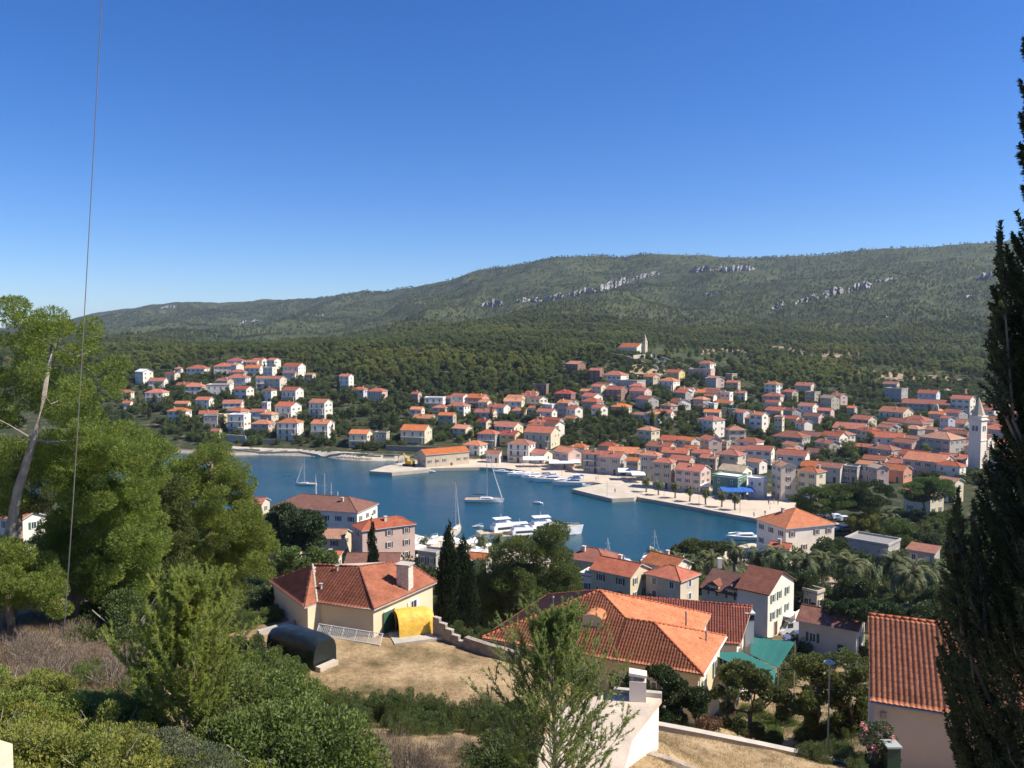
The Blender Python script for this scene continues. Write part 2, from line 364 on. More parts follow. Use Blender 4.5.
nrm = N(t, 'ShaderNodeNewGeometry'); sn = N(t, 'ShaderNodeSeparateXYZ'); t.links.new(nrm.outputs['Normal'], sn.inputs[0])
n_big = noise(t, 0.02, 6, 0.65, pos); n_mid = noise(t, 0.25, 5, 0.7, pos); n_fin = noise(t, 3.0, 5, 0.7, pos)
near = ramp(t, n_mid, [(0.30, (0.10, 0.09, 0.04)), (0.46, (0.27, 0.195, 0.11)), (0.62, (0.43, 0.32, 0.19))])
near = mixc(t, 0.6, near, ramp(t, n_fin, [(0.3, (0.55, 0.52, 0.48)), (0.65, (1.15, 1.12, 1.05))]), 'MULTIPLY')
town = ramp(t, n_mid, [(0.40, (0.030, 0.042, 0.018)), (0.58, (0.065, 0.066, 0.034)), (0.70, (0.27, 0.22, 0.15))])
hill = ramp(t, noise(t, 0.035, 8, 0.75, pos), [(0.34, (0.022, 0.034, 0.015)), (0.48, (0.050, 0.062, 0.024)), (0.60, (0.085, 0.095, 0.040)), (0.74, (0.19, 0.165, 0.11))])
hill2 = mixc(t, 0.75, hill, ramp(t, noise(t, 0.006, 5, 0.6, pos), [(0.32, (0.55, 0.6, 0.65)), (0.7, (1.3, 1.25, 1.1))]), 'MULTIPLY')
def band(lo, hi):
    mr = N(t, 'ShaderNodeMapRange'); mr.inputs[1].default_value = lo; mr.inputs[2].default_value = hi; t.links.new(sep.outputs['Y'], mr.inputs[0]); return mr.outputs[0]
c1 = mixc(t, band(85, 130), near, town); c2 = mixc(t, band(560, 640), c1, hill2)
shore = N(t, 'ShaderNodeMapRange'); shore.inputs[1].default_value = 1.7; shore.inputs[2].default_value = 0.8; t.links.new(sep.outputs['Z'], shore.inputs[0])
c3 = mixc(t, shore.outputs[0], c2, ramp(t, n_fin, [(0.3, (0.24, 0.20, 0.15)), (0.7, (0.50, 0.43, 0.34))]))
t.links.new(c3, b.inputs['Base Color']); b.inputs['Roughness'].default_value = 0.95; b.inputs['Specular IOR Level'].default_value = 0.1
bp = N(t, 'ShaderNodeBump'); bp.inputs['Strength'].default_value = 0.8; bp.inputs['Distance'].default_value = 0.12
t.links.new(n_fin, bp.inputs['Height']); t.links.new(bp.outputs[0], b.inputs['Normal'])
g = link('terrain', npmesh('terrain', V, Fq, gm, True)); tag(g, kind='structure')
# sea
sm, t, b = nodes('sea_water'); pos = geopos(t)
b.inputs['Base Color'].default_value = (0.010, 0.048, 0.072, 1)
cw = ramp(t, noise(t, 0.012, 4, 0.5, pos), [(0.35, (0.006, 0.050, 0.080)), (0.65, (0.014, 0.070, 0.088))]); t.links.new(cw, b.inputs['Base Color'])
b.inputs['Roughness'].default_value = 0.16; b.inputs['IOR'].default_value = 1.33; b.inputs['Specular IOR Level'].default_value = 0.45
rg_ = N(t, 'ShaderNodeMapRange'); rg_.inputs[1].default_value = .35; rg_.inputs[2].default_value = .65; rg_.inputs[3].default_value = .07; rg_.inputs[4].default_value = .30; t.links.new(noise(t, 0.022, 3, .5, pos), rg_.inputs[0]); t.links.new(rg_.outputs[0], b.inputs['Roughness'])
mp = N(t, 'ShaderNodeMapping'); mp.inputs['Scale'].default_value = (1, 1.6, 1); t.links.new(pos, mp.inputs[0])
bp = N(t, 'ShaderNodeBump'); bp.inputs['Strength'].default_value = 0.55; bp.inputs['Distance'].default_value = 0.22
t.links.new(noise(t, 0.9, 4, 0.6, mp.outputs[0]), bp.inputs['Height']); t.links.new(bp.outputs[0], b.inputs['Normal'])
mb = MB(); mb.poly([(-2500, 120, 0), (400, 120, 0), (400, 430, 0), (-2500, 430, 0)])
tag(mb.build('sea', sm), kind='structure')
# quays: paved stone slabs with a real edge, 1.1 m over the water
PAVE = mat('promenade_paving', (0.56, 0.46, 0.35), 0.85, 0.14, 0.12, 0.15, 3, world=True)
for nm, q, top in PADS:
    mb = MB(); mb.prism([tuple(p) for p in q], -3, top, 0)
    tag(mb.build(nm, STONE if nm in ('harbour_pier', 'stone_jetty') else PAVE), kind='structure')
# ------------------------------------------------------------------ houses
_wm = {}
def window_mesh(kind, sh):
    """frame round a dark pane, with or without open shutters; front is -Y, origin at the window centre in the wall plane"""
    k = (kind, sh)
    if k in _wm: return _wm[k]
    m = MB(); a, h = (0.43, 0.6) if kind == 'win' else ((0.5, 1.05) if kind == 'tall' else (0.85, 1.0))
    for x in (-a, a): m.box((x, -0.03, 0), (0.12, 0.10, 2 * h + 0.12), m=0)
    for z in (-h, h): m.box((0, -0.031, z), (2 * a - 0.12, 0.10, 0.12), m=0)
    m.box((0, -0.01, 0), (0.05, 0.06, 2 * h - 0.12), m=0)
    m.box((0, 0.0, 0), (2 * a - 0.10, 0.05, 2 * h - 0.10), m=1)
    if sh:
        for s in (-1, 1): m.box((s * (a + 0.06 + a * .42), -0.035, 0), (a * .8, 0.05, 2 * h), m=2)
    me = m.mesh('window', [FRAMEW, GLASS, SHUT.get(sh, FRAMEW)]); _wm[k] = me; return me
_m = MB(); _m.box((0, -0.02, 0), (0.95, 0.08, 2.1)); DOORME = {k: None for k in 'gbw'}
for k in 'gbw':
    _m = MB(); _m.box((0, -0.02, 0), (0.9, 0.07, 2.05), m=0); _m.box((0, -0.025, 1.08), (1.1, 0.12, 0.10), m=1)
    for s in (-1, 1): _m.box((s * 0.5, -0.025, 0), (0.1, 0.12, 2.05), m=1)
    DOORME[k] = _m.mesh('door', [SHUT[k], TRIM])
def roof_shape(kind, w, d, hw, rh, oh=0.35, th=0.16):
    """roof as one closed shell of thickness th; ridge along X"""
    m = MB(); W, D = w / 2 + oh, d / 2 + oh; k = rh / (d / 2); ze = hw - oh * k
    if kind == 'gable':
        for dz, m0 in ((th, 0), (0, 1)):
            vs = [(-W,-D,ze+dz),(W,-D,ze+dz),(W,0,hw+rh+dz),(-W,0,hw+rh+dz),(-W,D,ze+dz),(W,D,ze+dz)]
            f = [(0,1,2,3),(3,2,5,4)]
            if not m0: m.add(vs, f, 0)
            else: m.add(vs, [tuple(reversed(q)) for q in f], 1)
        m.add([], []); b = 6
        for i, j in ((0,1),(1,2),(2,5),(5,4),(4,3),(3,0)): m.f.append((i, i + b, j + b, j)); m.m.append(1)
        m.tube([(-W, 0, hw+rh+th+0.02), (W, 0, hw+rh+th+0.02)], [0.11, 0.11], 6, 2)
    elif kind == 'hip':
        r = max(0.15, w / 2 - d / 2 * 0.95)
        for dz, m0 in ((th, 0), (0, 1)):
            vs = [(-W,-D,ze+dz),(W,-D,ze+dz),(W,D,ze+dz),(-W,D,ze+dz),(-r,0,hw+rh+dz),(r,0,hw+rh+dz)]
            f = [(0,1,5,4),(1,2,5),(2,3,4,5),(3,0,4)]
            m.add(vs, f if not m0 else [tuple(reversed(q)) for q in f], m0)
        for i, j in ((0,1),(1,2),(2,3),(3,0)): m.f.append((i, i + 6, j + 6, j)); m.m.append(1)
        zt = hw + rh + th + 0.02; m.tube([(-r,0,zt),(r,0,zt)], [0.11,0.11], 6, 2)
        for sx in (-1, 1):
            for sy in (-1, 1): m.tube([(sx*r,0,zt),(sx*W,sy*D,ze+th+0.02)], [0.10,0.10], 5, 2)
    elif kind == 'shed':
        vs = []
        for dz in (th, 0): vs += [(-W,-D,hw+dz),(W,-D,hw+dz),(W,D,hw+rh+dz),(-W,D,hw+rh+dz)]
        m.add(vs, [(0,1,2,3)], 0); m.f += [(7,6,5,4),(0,4,5,1),(1,5,6,2),(2,6,7,3),(3,7,4,0)]; m.m += [1]*5
    else:                                                   # flat roof with a low parapet
        m.box((0,0,hw+0.09),(w+0.3,d+0.3,0.18),m=0)
        for s in (-1,1): m.box((s*(w/2+0.05),0,hw+0.40),(0.2,d+0.3,0.44),m=1); m.box((0,s*(d/2+0.05),hw+0.397),(w-0.1,0.2,0.43),m=1)
    return m
def make_house(name, x, y, z, w, d, hw, kind, rc, wc, rz, st=None, opt='', cat='house', wins=True, seed=0, rk=0.44):
    rg = random.Random(seed * 7 + 3); root = empty(name, (x, y, z), rz); root['category'] = cat
    rh = {'gable': d / 2 * rk, 'hip': d / 2 * rk, 'shed': d * 0.16, 'flat': 0}[kind]
    m = MB(); X, Y = w / 2, d / 2
    if kind == 'gable':
        m.add([(-X,-Y,-4),(X,-Y,-4),(X,Y,-4),(-X,Y,-4),(-X,-Y,hw),(X,-Y,hw),(X,Y,hw),(-X,Y,hw),(-X,0,hw+rh),(X,0,hw+rh)],
              [(0,1,5,4),(2,3,7,6),(1,2,6,9,5),(3,0,4,8,7),(3,2,1,0),(4,5,9,8),(8,9,6,7)])
    elif kind == 'shed':
        m.prism([(-X,-Y),(X,-Y),(X,Y),(-X,Y)], -4, [hw,hw,hw+rh*0.96,hw+rh*0.96])
    else: m.prism([(-X,-Y),(X,-Y),(X,Y),(-X,Y)], -4, hw)
    wm = WALL[wc]; m.build('wall', wm, root)
    r = roof_shape(kind, w, d, hw, rh).build('roof', [ROOF[rc] if kind != 'flat' else ROOF.get(rc, CONC), TRIM if kind != 'flat' else wm, ROOF[rc]], root)
    st = st or max(1, round(hw / 2.9)); sh = hw / st
    if 'C' in opt or rg.random() < 0.45:
        cm = MB(); cx = rg.uniform(-.3, .3) * w; cy = rg.choice((-1, 1)) * d * 0.18; zc = hw + rh * 0.64
        cm.box((cx, cy, zc + 0.35), (0.6, 0.5, 1.5)); cm.box((cx, cy, zc + 1.15), (0.78, 0.68, 0.12)); 
        if kind != 'flat': cm.build('chimney', [WALL['e']], r)
    if wins:
        shc = rg.choice(['g', 'b', 'w', '', '', 'g'] if 'S' not in opt else ['g', 'b'])
        me_w = window_mesh('win', shc); me_t = window_mesh('wide', '')
        balc = 'B' in opt
        for s in range(st):
            zc = s * sh + sh * 0.54
            nf = max(2, int(w / 3.1)); 
            for i in range(nf):
                px = -X + w * (i + 0.5) / nf
                if s == 0 and i == nf // 2:
                    link('door', DOORME[shc or 'b'], root, (px, -Y, 1.03)); continue
                if balc and s > 0: link('window', window_mesh('tall', ''), root, (px, -Y, s * sh + 1.25))
                else: link('window', me_w, root, (px, -Y, zc))
            ns = max(1, int(d / 3.2))
            for i in range(ns):
                py = -Y + d * (i + 0.5) / ns
                if rg.random() < 0.85: link('window', me_w, root, (X, py, zc), R(90))
                if rg.random() < 0.5: link('window', me_w, root, (-X, py, zc), R(-90))
            if balc and s > 0:
                b = MB(); b.box((0, -Y - 0.72, s * sh), (w * 0.92, 1.4, 0.16), m=0)
                if s == st - 1 or 'P' in opt:
                    for q in (-1, 1): b.box((q * w * 0.43, -Y - 1.3, s * sh - sh / 2), (0.28, 0.28, sh - 0.2), m=1)
                bo = b.build('balcony', [TRIM, wm], root)
                rl = MB(); zt = s * sh + 0.98
                rl.box((0, -Y - 1.38, zt), (w * 0.9, 0.06, 0.06)); n = int(w * 0.9 / 0.35)
                for i in range(n + 1): rl.box((-w * 0.445 + w * 0.89 * i / n, -Y - 1.38, zt - 0.46), (0.035, 0.035, 0.86))
                rl.build('railing', METAL if rg.random() < .5 else FRAMEW, bo)
    return root
RN = {'o': 'bright orange', 'r': 'red', 'b': 'brown', 't': 'tan', 'c': 'crimson', 'k': 'grey', 'w': 'white', 's': 'pale'}
WN = {'w': 'white', 'c': 'cream', 'p': 'pinkish', 's': 'stone', 'g': 'grey', 'y': 'yellow', 'e': 'beige', 'n': 'green', 'a': 'salmon', 'd': 'dark brick', 'l': 'bluish white'}
KN = {'gable': 'gabled', 'hip': 'hipped', 'flat': 'flat', 'shed': 'single-slope'}
ON = ['', 'one-storey', 'two-storey', 'three-storey', 'four-storey', 'five-storey']
ORD = ['', 'first', 'second', 'third', 'fourth', 'fifth', 'sixth', 'seventh', 'eighth', 'ninth', 'tenth', 'eleventh', 'twelfth', 'thirteenth', 'fourteenth', 'fifteenth', 'sixteenth', 'seventeenth',
       'eighteenth', 'nineteenth', 'twentieth'] + ['twenty-' + a for a in ('first','second','third','fourth','fifth','sixth','seventh','eighth','ninth')] + ['thirtieth'] + ['thirty-' + a for a in ('first','second','third','fourth','fifth','sixth','seventh','eighth','ninth')] + ['fortieth']
G, Hp, Fl, Sh = 'gable', 'hip', 'flat', 'shed'
# x0, x1, ridge y, base y (pixels), roof kind, roof colour, wall colour, apparent turn of the right end, options
ZONES = {
'left hillside': [
 (136,153,369,385,G,'w','w',60,''),(149,168,378,389,G,'r','w',20,''),(118,134,390,400,Hp,'r','w',20,''),(123,133,401,409,G,'r','w',20,''),(146,169,389,402,Hp,'r','w',25,'B'),
 (175,183,367,373,Hp,'r','w',20,''),(187,210,365,377,Hp,'r','w',22,''),(184,207,383,395,Hp,'r','w',20,''),(207,234,384,396,Fl,'t','w',15,''),(214,236,363,374,Hp,'r','w',15,''),
 (227,246,358,366,Hp,'c','w',20,''),(231,244,363,376,G,'o','w',62,''),(246,261,360,369,G,'r','w',25,''),(245,264,365,377,G,'o','w',20,''),(252,268,358,368,G,'r','w',35,''),(267,281,358,370,G,'r','w',45,''),
 (263,277,367,379,Fl,'w','w',30,''),(283,306,363,379,G,'r','w',30,''),(226,251,374,388,Hp,'r','l',20,''),(256,271,376,389,G,'b','w',15,'B'),(268,287,376,391,G,'b','e',35,''),
 (234,254,386,399,G,'r','w',35,''),(262,277,388,402,Hp,'b','w',35,''),(282,304,387,403,G,'r','w',35,'B'),(196,214,397,409,G,'r','w',25,''),(223,244,400,412,G,'r','w',12,''),(262,271,402,417,Fl,'w','w',40,''),
 (275,302,402,420,G,'r','w',38,'B'),(204,220,415,428,Fl,'k','g',15,''),(218,228,414,427,Fl,'w','y',40,''),(228,251,414,434,Fl,'w','w',28,'B'),(251,275,420,434,Hp,'o','p',25,''),
 (277,304,418.5,441,Hp,'o','w',22,'B'),(211,222,429,440,G,'r','c',20,''),(309,333,399,420,G,'o','w',32,'B'),(311,335,420,439,G,'o','w',28,'B'),(339,354,374,389,G,'r','w',32,''),
 (352,368,387,400,Hp,'r','l',25,''),(367,388,388,402,Hp,'r','p',25,''),(349,373,430,448,G,'o','c',22,'B'),(374,390,432,446,Fl,'s','s',20,''),(306,316,373,383,G,'t','c',30,'')],
'middle hillside': [
 (411,422,392,403,G,'r','p',30,''),(424,446,397,408,Fl,'w','w',12,'B'),(410,425,407,420,G,'o','w',20,''),(432,449,405,416,Hp,'r','c',20,''),(446,471,402,416,Hp,'r','w',25,''),(466,490,394,408,G,'o','a',30,'B'),
 (478,492,400,412,G,'t','w',30,''),(488,504,404,416,G,'r','w',15,''),(400,433,425,444,G,'o','c',22,'B'),(452,474,425,438,G,'o','c',35,''),(476,493,419,432,G,'c','c',38,''),(493,506,422,434,G,'o','w',15,''),
 (477,501,430,447,Hp,'r','g',22,'B'),(463,488,441,456,Hp,'o','w',30,''),(505,527,395,408,G,'o','y',28,''),(489,511,404,417,G,'r','w',30,''),(511,527,408,418,Hp,'o','w',20,''),(525,539,391,401,G,'r','w',25,''),
 (530,548,396,408,G,'b','w',45,''),(528,541,406,415,G,'r','w',25,''),(541,560,404,417,Fl,'w','w',40,''),(532,549,384,395,Fl,'k','d',14,''),(554,576,390,403,Hp,'c','d',20,''),(557,575,400,418,G,'o','g',35,''),
 (566,583,406,421,G,'r','w',45,'B'),(564,580,416,426,G,'o','w',35,''),(537,544,416,426,Hp,'o','w',30,''),(543,565,421,441,G,'b','w',42,''),(494,524,422,437,G,'r','c',30,'B'),(523,561,426.5,449,G,'r','c',24,'B'),
 (499,523,431,447,G,'c','y',30,''),(530,553,450,463,G,'r','w',35,''),(566,586,361,374,G,'t','d',40,''),(486,503,451,463,G,'r','w',18,''),(507,536,439.5,463,Hp,'o','w',22,'B')],
'church hill': [
 (589,604,368,384,G,'r','d',25,''),(602,629,371,386,Hp,'r','w',28,''),(617,646,380,392,Fl,'k','g',30,''),(643,660,374,386,G,'o','s',38,''),(666,685,369.5,382,G,'r','y',30,''),(658,680,377.5,391,Hp,'o','w',28,'B'),
 (591,607,384,399,G,'r','c',35,''),(605,628,386,401,G,'r','d',28,'B'),(629,652,387.5,402,G,'r','p',30,'B'),(581,603,393,407,G,'r','w',40,''),(591,608,405,420,G,'r','w',40,''),(611,632,403.5,414,Hp,'o','e',20,''),
 (668,691,398.5,410,G,'b','w',58,''),(677,694,387.5,400,G,'r','w',42,''),(696,716,360.5,372,Hp,'r','w',28,''),(688,715,369,380.5,Fl,'s','p',16,'B'),(705,718,378,390,Fl,'k','g',14,''),(702,721,388,397,G,'r','w',20,''),
 (720,733,392,405,Fl,'w','w',25,''),(703,717,394,405,G,'b','w',25,''),(708,718,403,415,Fl,'w','w',40,''),(698,708,404,412,G,'r','c',50,''),(735,747,391,400,G,'o','w',15,''),(725,737,373.5,382,Fl,'s','s',40,''),
 (697,725,415.5,438,Hp,'r','w',42,''),(733,752,409.5,425,G,'r','w',45,''),(637,660,426.5,444,Hp,'t','c',35,''),(659,686,436,451,G,'r','c',24,''),(699,722,436,454,G,'r','p',62,''),(719,731,441,453,Fl,'s','s',25,''),
 (724,746,426.5,447,Hp,'t','c',-20,'')],
'harbour front': [
 (553,582,447.5,469,G,'o','p',46,'S'),(569,589,444,460,Hp,'o','c',22,''),(583,602,451,473,G,'r','g',12,'BS'),(597,628,452,475,G,'r','g',22,'S'),(598,619,442.5,456,Hp,'r','s',20,''),(607,641,447.5,463,G,'o','s',12,''),
 (634,655,451,466,G,'t','w',30,''),(640,662,452,481,Hp,'o','g',20,'S'),(652,676,458.5,489,Hp,'r','s',18,'S'),(661,691,448,462,G,'r','s',12,''),(674,711,464.5,493,G,'r','p',26,'S'),(669,695,456,472,G,'r','s',20,''),
 (692,714,450,467,G,'r','s',20,''),(716,746,450,470,Hp,'r','e',25,''),(718,752,465.5,486,G,'s','w',26,'S'),(712,747,475,497,Fl,'l' if False else 'w','n',24,''),(746,767,459,474,G,'o','w',35,''),(748,767,478,498,Fl,'w','l',15,''),
 (771,795,462,501,G,'t','e',64,'S'),(776,806,448,464,Hp,'o','e',20,''),(797,825,467.5,500,Hp,'o','c',30,'S'),(801,832,462,474,G,'o','s',12,''),(818,844,463.5,483,G,'b','e',15,''),(843,860,466,483,Fl,'k','g',15,''),
 (856,876,462.5,482,Sh,'t','w',15,''),(868,888,465,486,G,'s','p',55,''),(880,911,465,483,G,'o','a',24,''),(904,953,453.5,479,G,'o','e',22,'S'),(863,888,456,468,G,'b','g',15,''),(887,900,456,466,G,'o','s',20,''),
 (904,942,488.5,516,G,'o','c',30,''),(938,962,478,503,G,'t','c',30,''),(626,641,458,476,G,'o','s',15,''),(684,700,446,460,G,'o','e',20,''),(700,720,455,470,G,'o','s',20,'')],
'town on the right': [
 (764,782,381.5,397,Hp,'t','w',30,''),(762,785,392.5,404,Hp,'r','e',20,''),(783,798,389.5,404,G,'r','s',38,''),(795,815,382.5,395,G,'r','e',20,''),(805,820,391.5,405,Fl,'s','s',35,''),(765,781,400,410,G,'r','w',15,''),
 (765,788,407,418,G,'r','w',28,''),(749,768,412,433,G,'o','w',30,''),(783,801,408,422,G,'b','g',50,''),(798,818,403,416,G,'r','w',25,''),(803,824,413,428,G,'b','p',25,''),(820,839,395,412,G,'s','s',40,''),
 (831,847,393,409,G,'r','p',40,''),(817,834,408,420,G,'r','p',20,''),(774,784,416,438,Sh,'t','c',20,''),(783,801,416,426,G,'r','w',25,''),(795,812,420,436,G,'r','w',45,''),(772,810,431,449,Hp,'b','g',20,''),
 (821,847,432,452,G,'r','w',28,'B'),(833,869,423,437,G,'r','c',18,''),(847,857,406,416,G,'o','g',20,''),(806,829,449,460,G,'b','e',15,''),(851,876,415.5,429,G,'r','c',30,''),(875,905,433,453,G,'r','w',10,''),
 (902,924,436,454,G,'b','g',10,''),(879,912,407,424,G,'o','c',28,'B'),(901,932,415.5,431,Hp,'r','s',25,''),(903,924,425.5,440,Hp,'t','g',30,''),(920,963,432,461,Hp,'t','g',32,''),(925,939,427.5,439,G,'r','s',30,''),
 (918,939,390,404,G,'r','l',15,''),(903,950,399.5,413,G,'r','g',10,''),(885,907,388,402,Fl,'k','g',25,''),(883,899,381.5,390,G,'b','s',15,''),(879,902,422.5,438,G,'r','s',40,''),(951,974,395.5,415,G,'r','w',20,''),
 (978,994,403,418,G,'r','e',20,''),(994,1011,404,420,G,'o','e',25,''),(982,1000,416,427,G,'b','s',20,''),(989,1014,426,443,G,'r','p',25,''),(940,954,416,436,G,'r','l',40,''),(1008,1034,410,428,G,'r','c',20,''),(1004,1030,440,460,G,'o','w',20,''),(1000,1022,455,475,G,'t','c',25,'')]}
_c = hit(633, 354); FOOT = [(_c.x, _c.y + 5, 16), (_c.x + 4, _c.y - 12, 14), (_c.x - 12, _c.y - 14, 13), (_c.x + 2, _c.y - 30, 12), (_c.x - 14, _c.y - 4, 10)]; _c = hit(985, 470); FOOT += [(_c.x, _c.y, 9), (_c.x + 8, _c.y + 4, 11)]; _c = hit(443, 468); FOOT += [(_c.x - 8, _c.y + 5, 9), (_c.x + 8, _c.y + 5, 9)]; HLIST = []; seed = 0
for zone, L in ZONES.items():
    for row in L:
        x0, x1, yr, yb, kind, rc, wc, ap, opt = row; seed += 1
        xc = (x0 + x1) / 2; p = hit(xc, yb)
        if p is None: continue
        dist = p.y; Wm = (x1 - x0) * dist / F * 0.97; az = math.atan2(p.x, p.y); phi = R(abs(ap))
        d = min(10.5, max(4.5, 0.66 * Wm))
        w = (Wm - d * math.sin(phi)) / math.cos(phi)
        if w < d * 0.75: q = Wm / (math.cos(phi) + 0.8 * math.sin(phi)); w, d = q, q * 0.8
        rz = -az - (phi if ap > 0 else -phi)
        back = (w * math.sin(phi) + d * math.cos(phi)) / 2 * 0.9
        k = (p.y + back) / p.y; cx, cy = p.x * k, p.y * k
        h = CH - p.z - (yr - HY) * cy / F
        rh = {G: d / 2 * .44, Hp: d / 2 * .44, Sh: d * .16, Fl: 0.5}[kind]
        hw = max(2.5, h - rh); st = max(1, min(5, round(hw / 2.9)))
        o = make_house('house', cx, cy, p.z, w, d, hw, kind, rc, wc, rz, st, opt, seed=seed)
        FOOT.append((cx, cy, max(w, d) / 2 + 1.0)); HLIST.append((o, zone, xc, f"{WN[wc]} {ON[st]} house, {RN[rc]} {KN[kind]} roof"))
# smaller houses standing in the gaps between those
_frg = random.Random(31); _n = 0
for _t in range(4000):
    if _n >= 86: break
    zn, (xa, xb, ya, yb_) = _frg.choice([('town on the right', (745, 1040, 398, 462)), ('town on the right', (860, 1040, 420, 480)), ('town on the right', (900, 1030, 430, 484)), ('harbour front', (660, 900, 446, 466)), ('church hill', (585, 740, 385, 425)), ('middle hillside', (415, 580, 402, 440)), ('left hillside', (150, 300, 380, 428)), ('harbour front', (600, 960, 446, 474))])
    px, py = _frg.uniform(xa, xb), _frg.uniform(ya, yb_); p = hit(px, py)
    if p is None or p.z < 1.6: continue
    w = _frg.uniform(7, 11); d = w * .7
    if any((p.x - a) ** 2 + (p.y + 3 - b) ** 2 < (c + w / 2 - 2.4) ** 2 for a, b, c in FOOT): continue
    k_ = _frg.choice([G, G, Hp]); rc = _frg.choice('rrobt'); wc = _frg.choice('wcsegwp'); st = _frg.choice([1, 2, 2]); seed += 1; _n += 1
    o = make_house('house', p.x, p.y + 3, p.z, w, d, 2.8 * st, k_, rc, wc, -math.atan2(p.x, p.y) - R(_frg.uniform(5, 50)), st, '', seed=seed)
    FOOT.append((p.x, p.y + 3, w / 2 + .6)); HLIST.append((o, zn, px, f"{WN[wc]} {ON[st]} house, {RN[rc]} {KN[k_]} roof"))
cnt = {}
for o, zone, xc, desc in sorted(HLIST, key=lambda q: (q[1], q[3], q[2])): cnt.setdefault((zone, desc), []).append(o)
def ordlabel(base, lst, where):
    n = len(lst)
    for i, o in enumerate(lst):
        base = base.replace(' roof', '')  if False else base
        if n == 1: o['label'] = f"{base}, {where}"
        else: o['label'] = f"{base}, {ORD[i + 1]} such from the left {where}"
for (zone, desc), lst in cnt.items(): ordlabel(desc, lst, 'on the ' + zone if 'hill' in zone else ('at the harbour front' if 'front' in zone else 'in the right-side town'))
for o, zone, xc, desc in HLIST: o['group'] = 'houses ' + ('on the ' if 'hill' in zone else 'of the ') + zone
# ------------------------------------------------------------------ vegetation
def rand_unit(n, r=nrg):
    v = r.normal(size=(n, 3)); return v / np.linalg.norm(v, axis=1)[:, None]
def quads(C, U, W, a, b):
    """leaf quads at centres C along unit U with side W, half sizes a (along) and b (across)"""
    a = np.asarray(a).reshape(-1, 1); b = np.asarray(b).reshape(-1, 1)
    V = np.stack([C - U * a - W * b * 0.5, C - U * a * 0.2 + W * b, C + U * a, C - U * a * 0.2 - W * b], 1).reshape(-1, 3)
    n = len(C); return V, np.arange(n * 4).reshape(n, 4)
def clumps(cs, n, leaf, flat=0.7, seed=1, up=0.3, aspect=0.5, fill=0.35):
    """foliage of leaf faces round clump centres cs = [(x,y,z,r)], denser on the shell"""
    r = np.random.default_rng(seed); cs = np.array(cs, float); k = len(cs)
    wts = cs[:, 3] ** 2; wts /= wts.sum(); ci = r.choice(k, n, p=wts)
    d = rand_unit(n, r); rad = np.where(r.random(n) < fill, r.random(n) ** 0.5, 0.85 + 0.25 * r.random(n))
    C = cs[ci, :3] + d * rad[:, None] * cs[ci, 3:4] * np.array([1, 1, flat])
    U = d * 0.8 + rand_unit(n, r) * 0.7 + np.array([0, 0, up]); U /= np.linalg.norm(U, axis=1)[:, None]
    W = np.cross(U, rand_unit(n, r)); W /= np.linalg.norm(W, axis=1)[:, None] + 1e-9
    s = leaf * (0.6 + 0.8 * r.random(n)); return quads(C, U, W, s, s * aspect)
def crown_mesh(name, cs, n, leaf, m, **k):
    V, Fq = clumps(cs, n, leaf, **k); return npmesh(name, V, Fq, m)
LEAF = leafmat('leaves_green', (0.12, 0.155, 0.048), .4); LEAFD = leafmat('leaves_dark', (0.085, 0.112, 0.040), 0.35)
PINEM = leafmat('pine_needles', (0.115, 0.150, 0.032), 0.35, 0.12, 0.012, 0.7); CYPM = leafmat('cypress_scales', (0.026, 0.044, 0.018), 0.15, 0.1)
CYPN = leafmat('cypress_scales_near', (0.085, 0.10, 0.045), 0.5, 0.05, 0.01, 1.6)
SAPM = leafmat('young_pine_needles', (0.36, 0.42, 0.10), 0.62, 0.1, 0.01, 1.5); OLIVE = leafmat('olive_leaves', (0.095, 0.115, 0.060), 0.25)
YELM = leafmat('yellow_green_leaves', (0.24, 0.27, 0.060), 0.4, 0.15); FORM = leafmat('forest_leaves', (0.175, 0.205, 0.060), 0.5, 0.3, 0.02, 0.25)
PALMM = leafmat('palm_fronds', (0.11, 0.14, 0.055), 0.25, 0.15); STONEPINE = leafmat('stone_pine_needles', (0.11, 0.155, 0.038), 0.4, 0.12)
DRYM = leafmat('dry_grass_blades', (0.34, 0.25, 0.12), 0.3, 0.1, 0.01, 1.0); TWIGM = leafmat('dry_twigs', (0.21, 0.165, 0.125), 0.05, 0.1, 0.0, 1.0)
# patches of lighter and darker wood, by where each tree stands
t_ = FORM.node_tree; oi_ = [n for n in t_.nodes if n.type == 'OBJECT_INFO'][0]; hv_ = [n for n in t_.nodes if n.type == 'HUE_SAT'][0]
nz_ = noise(t_, 0.011, 4, 0.6, oi_.outputs['Location']); cr_ = ramp(t_, nz_, [(0.34, (0.62, 0.70, 0.75)), (0.52, (1, 1, 1)), (0.68, (1.5, 1.35, 1.0))])
for l_ in list(hv_.outputs[0].links): s_ = l_.to_socket; t_.links.new(mixc(t_, 1.0, hv_.outputs[0], cr_, 'MULTIPLY') if not globals().get('_mx') else _mx, s_); _mx = s_.links[0].from_socket
def round_cs(seed, W, H, z0, k, rr=0.3):
    r = random.Random(seed); out = []
    for i in range(k):
        a = r.uniform(0, 6.283); t = r.uniform(-1, 1); q = math.sqrt(1 - t * t) * r.uniform(0.45, 0.85)
        out.append((q * math.cos(a) * W / 2, q * math.sin(a) * W / 2, z0 + H / 2 + t * H / 2 * 0.75, W * rr * r.uniform(0.6, 1.1)))
    return out
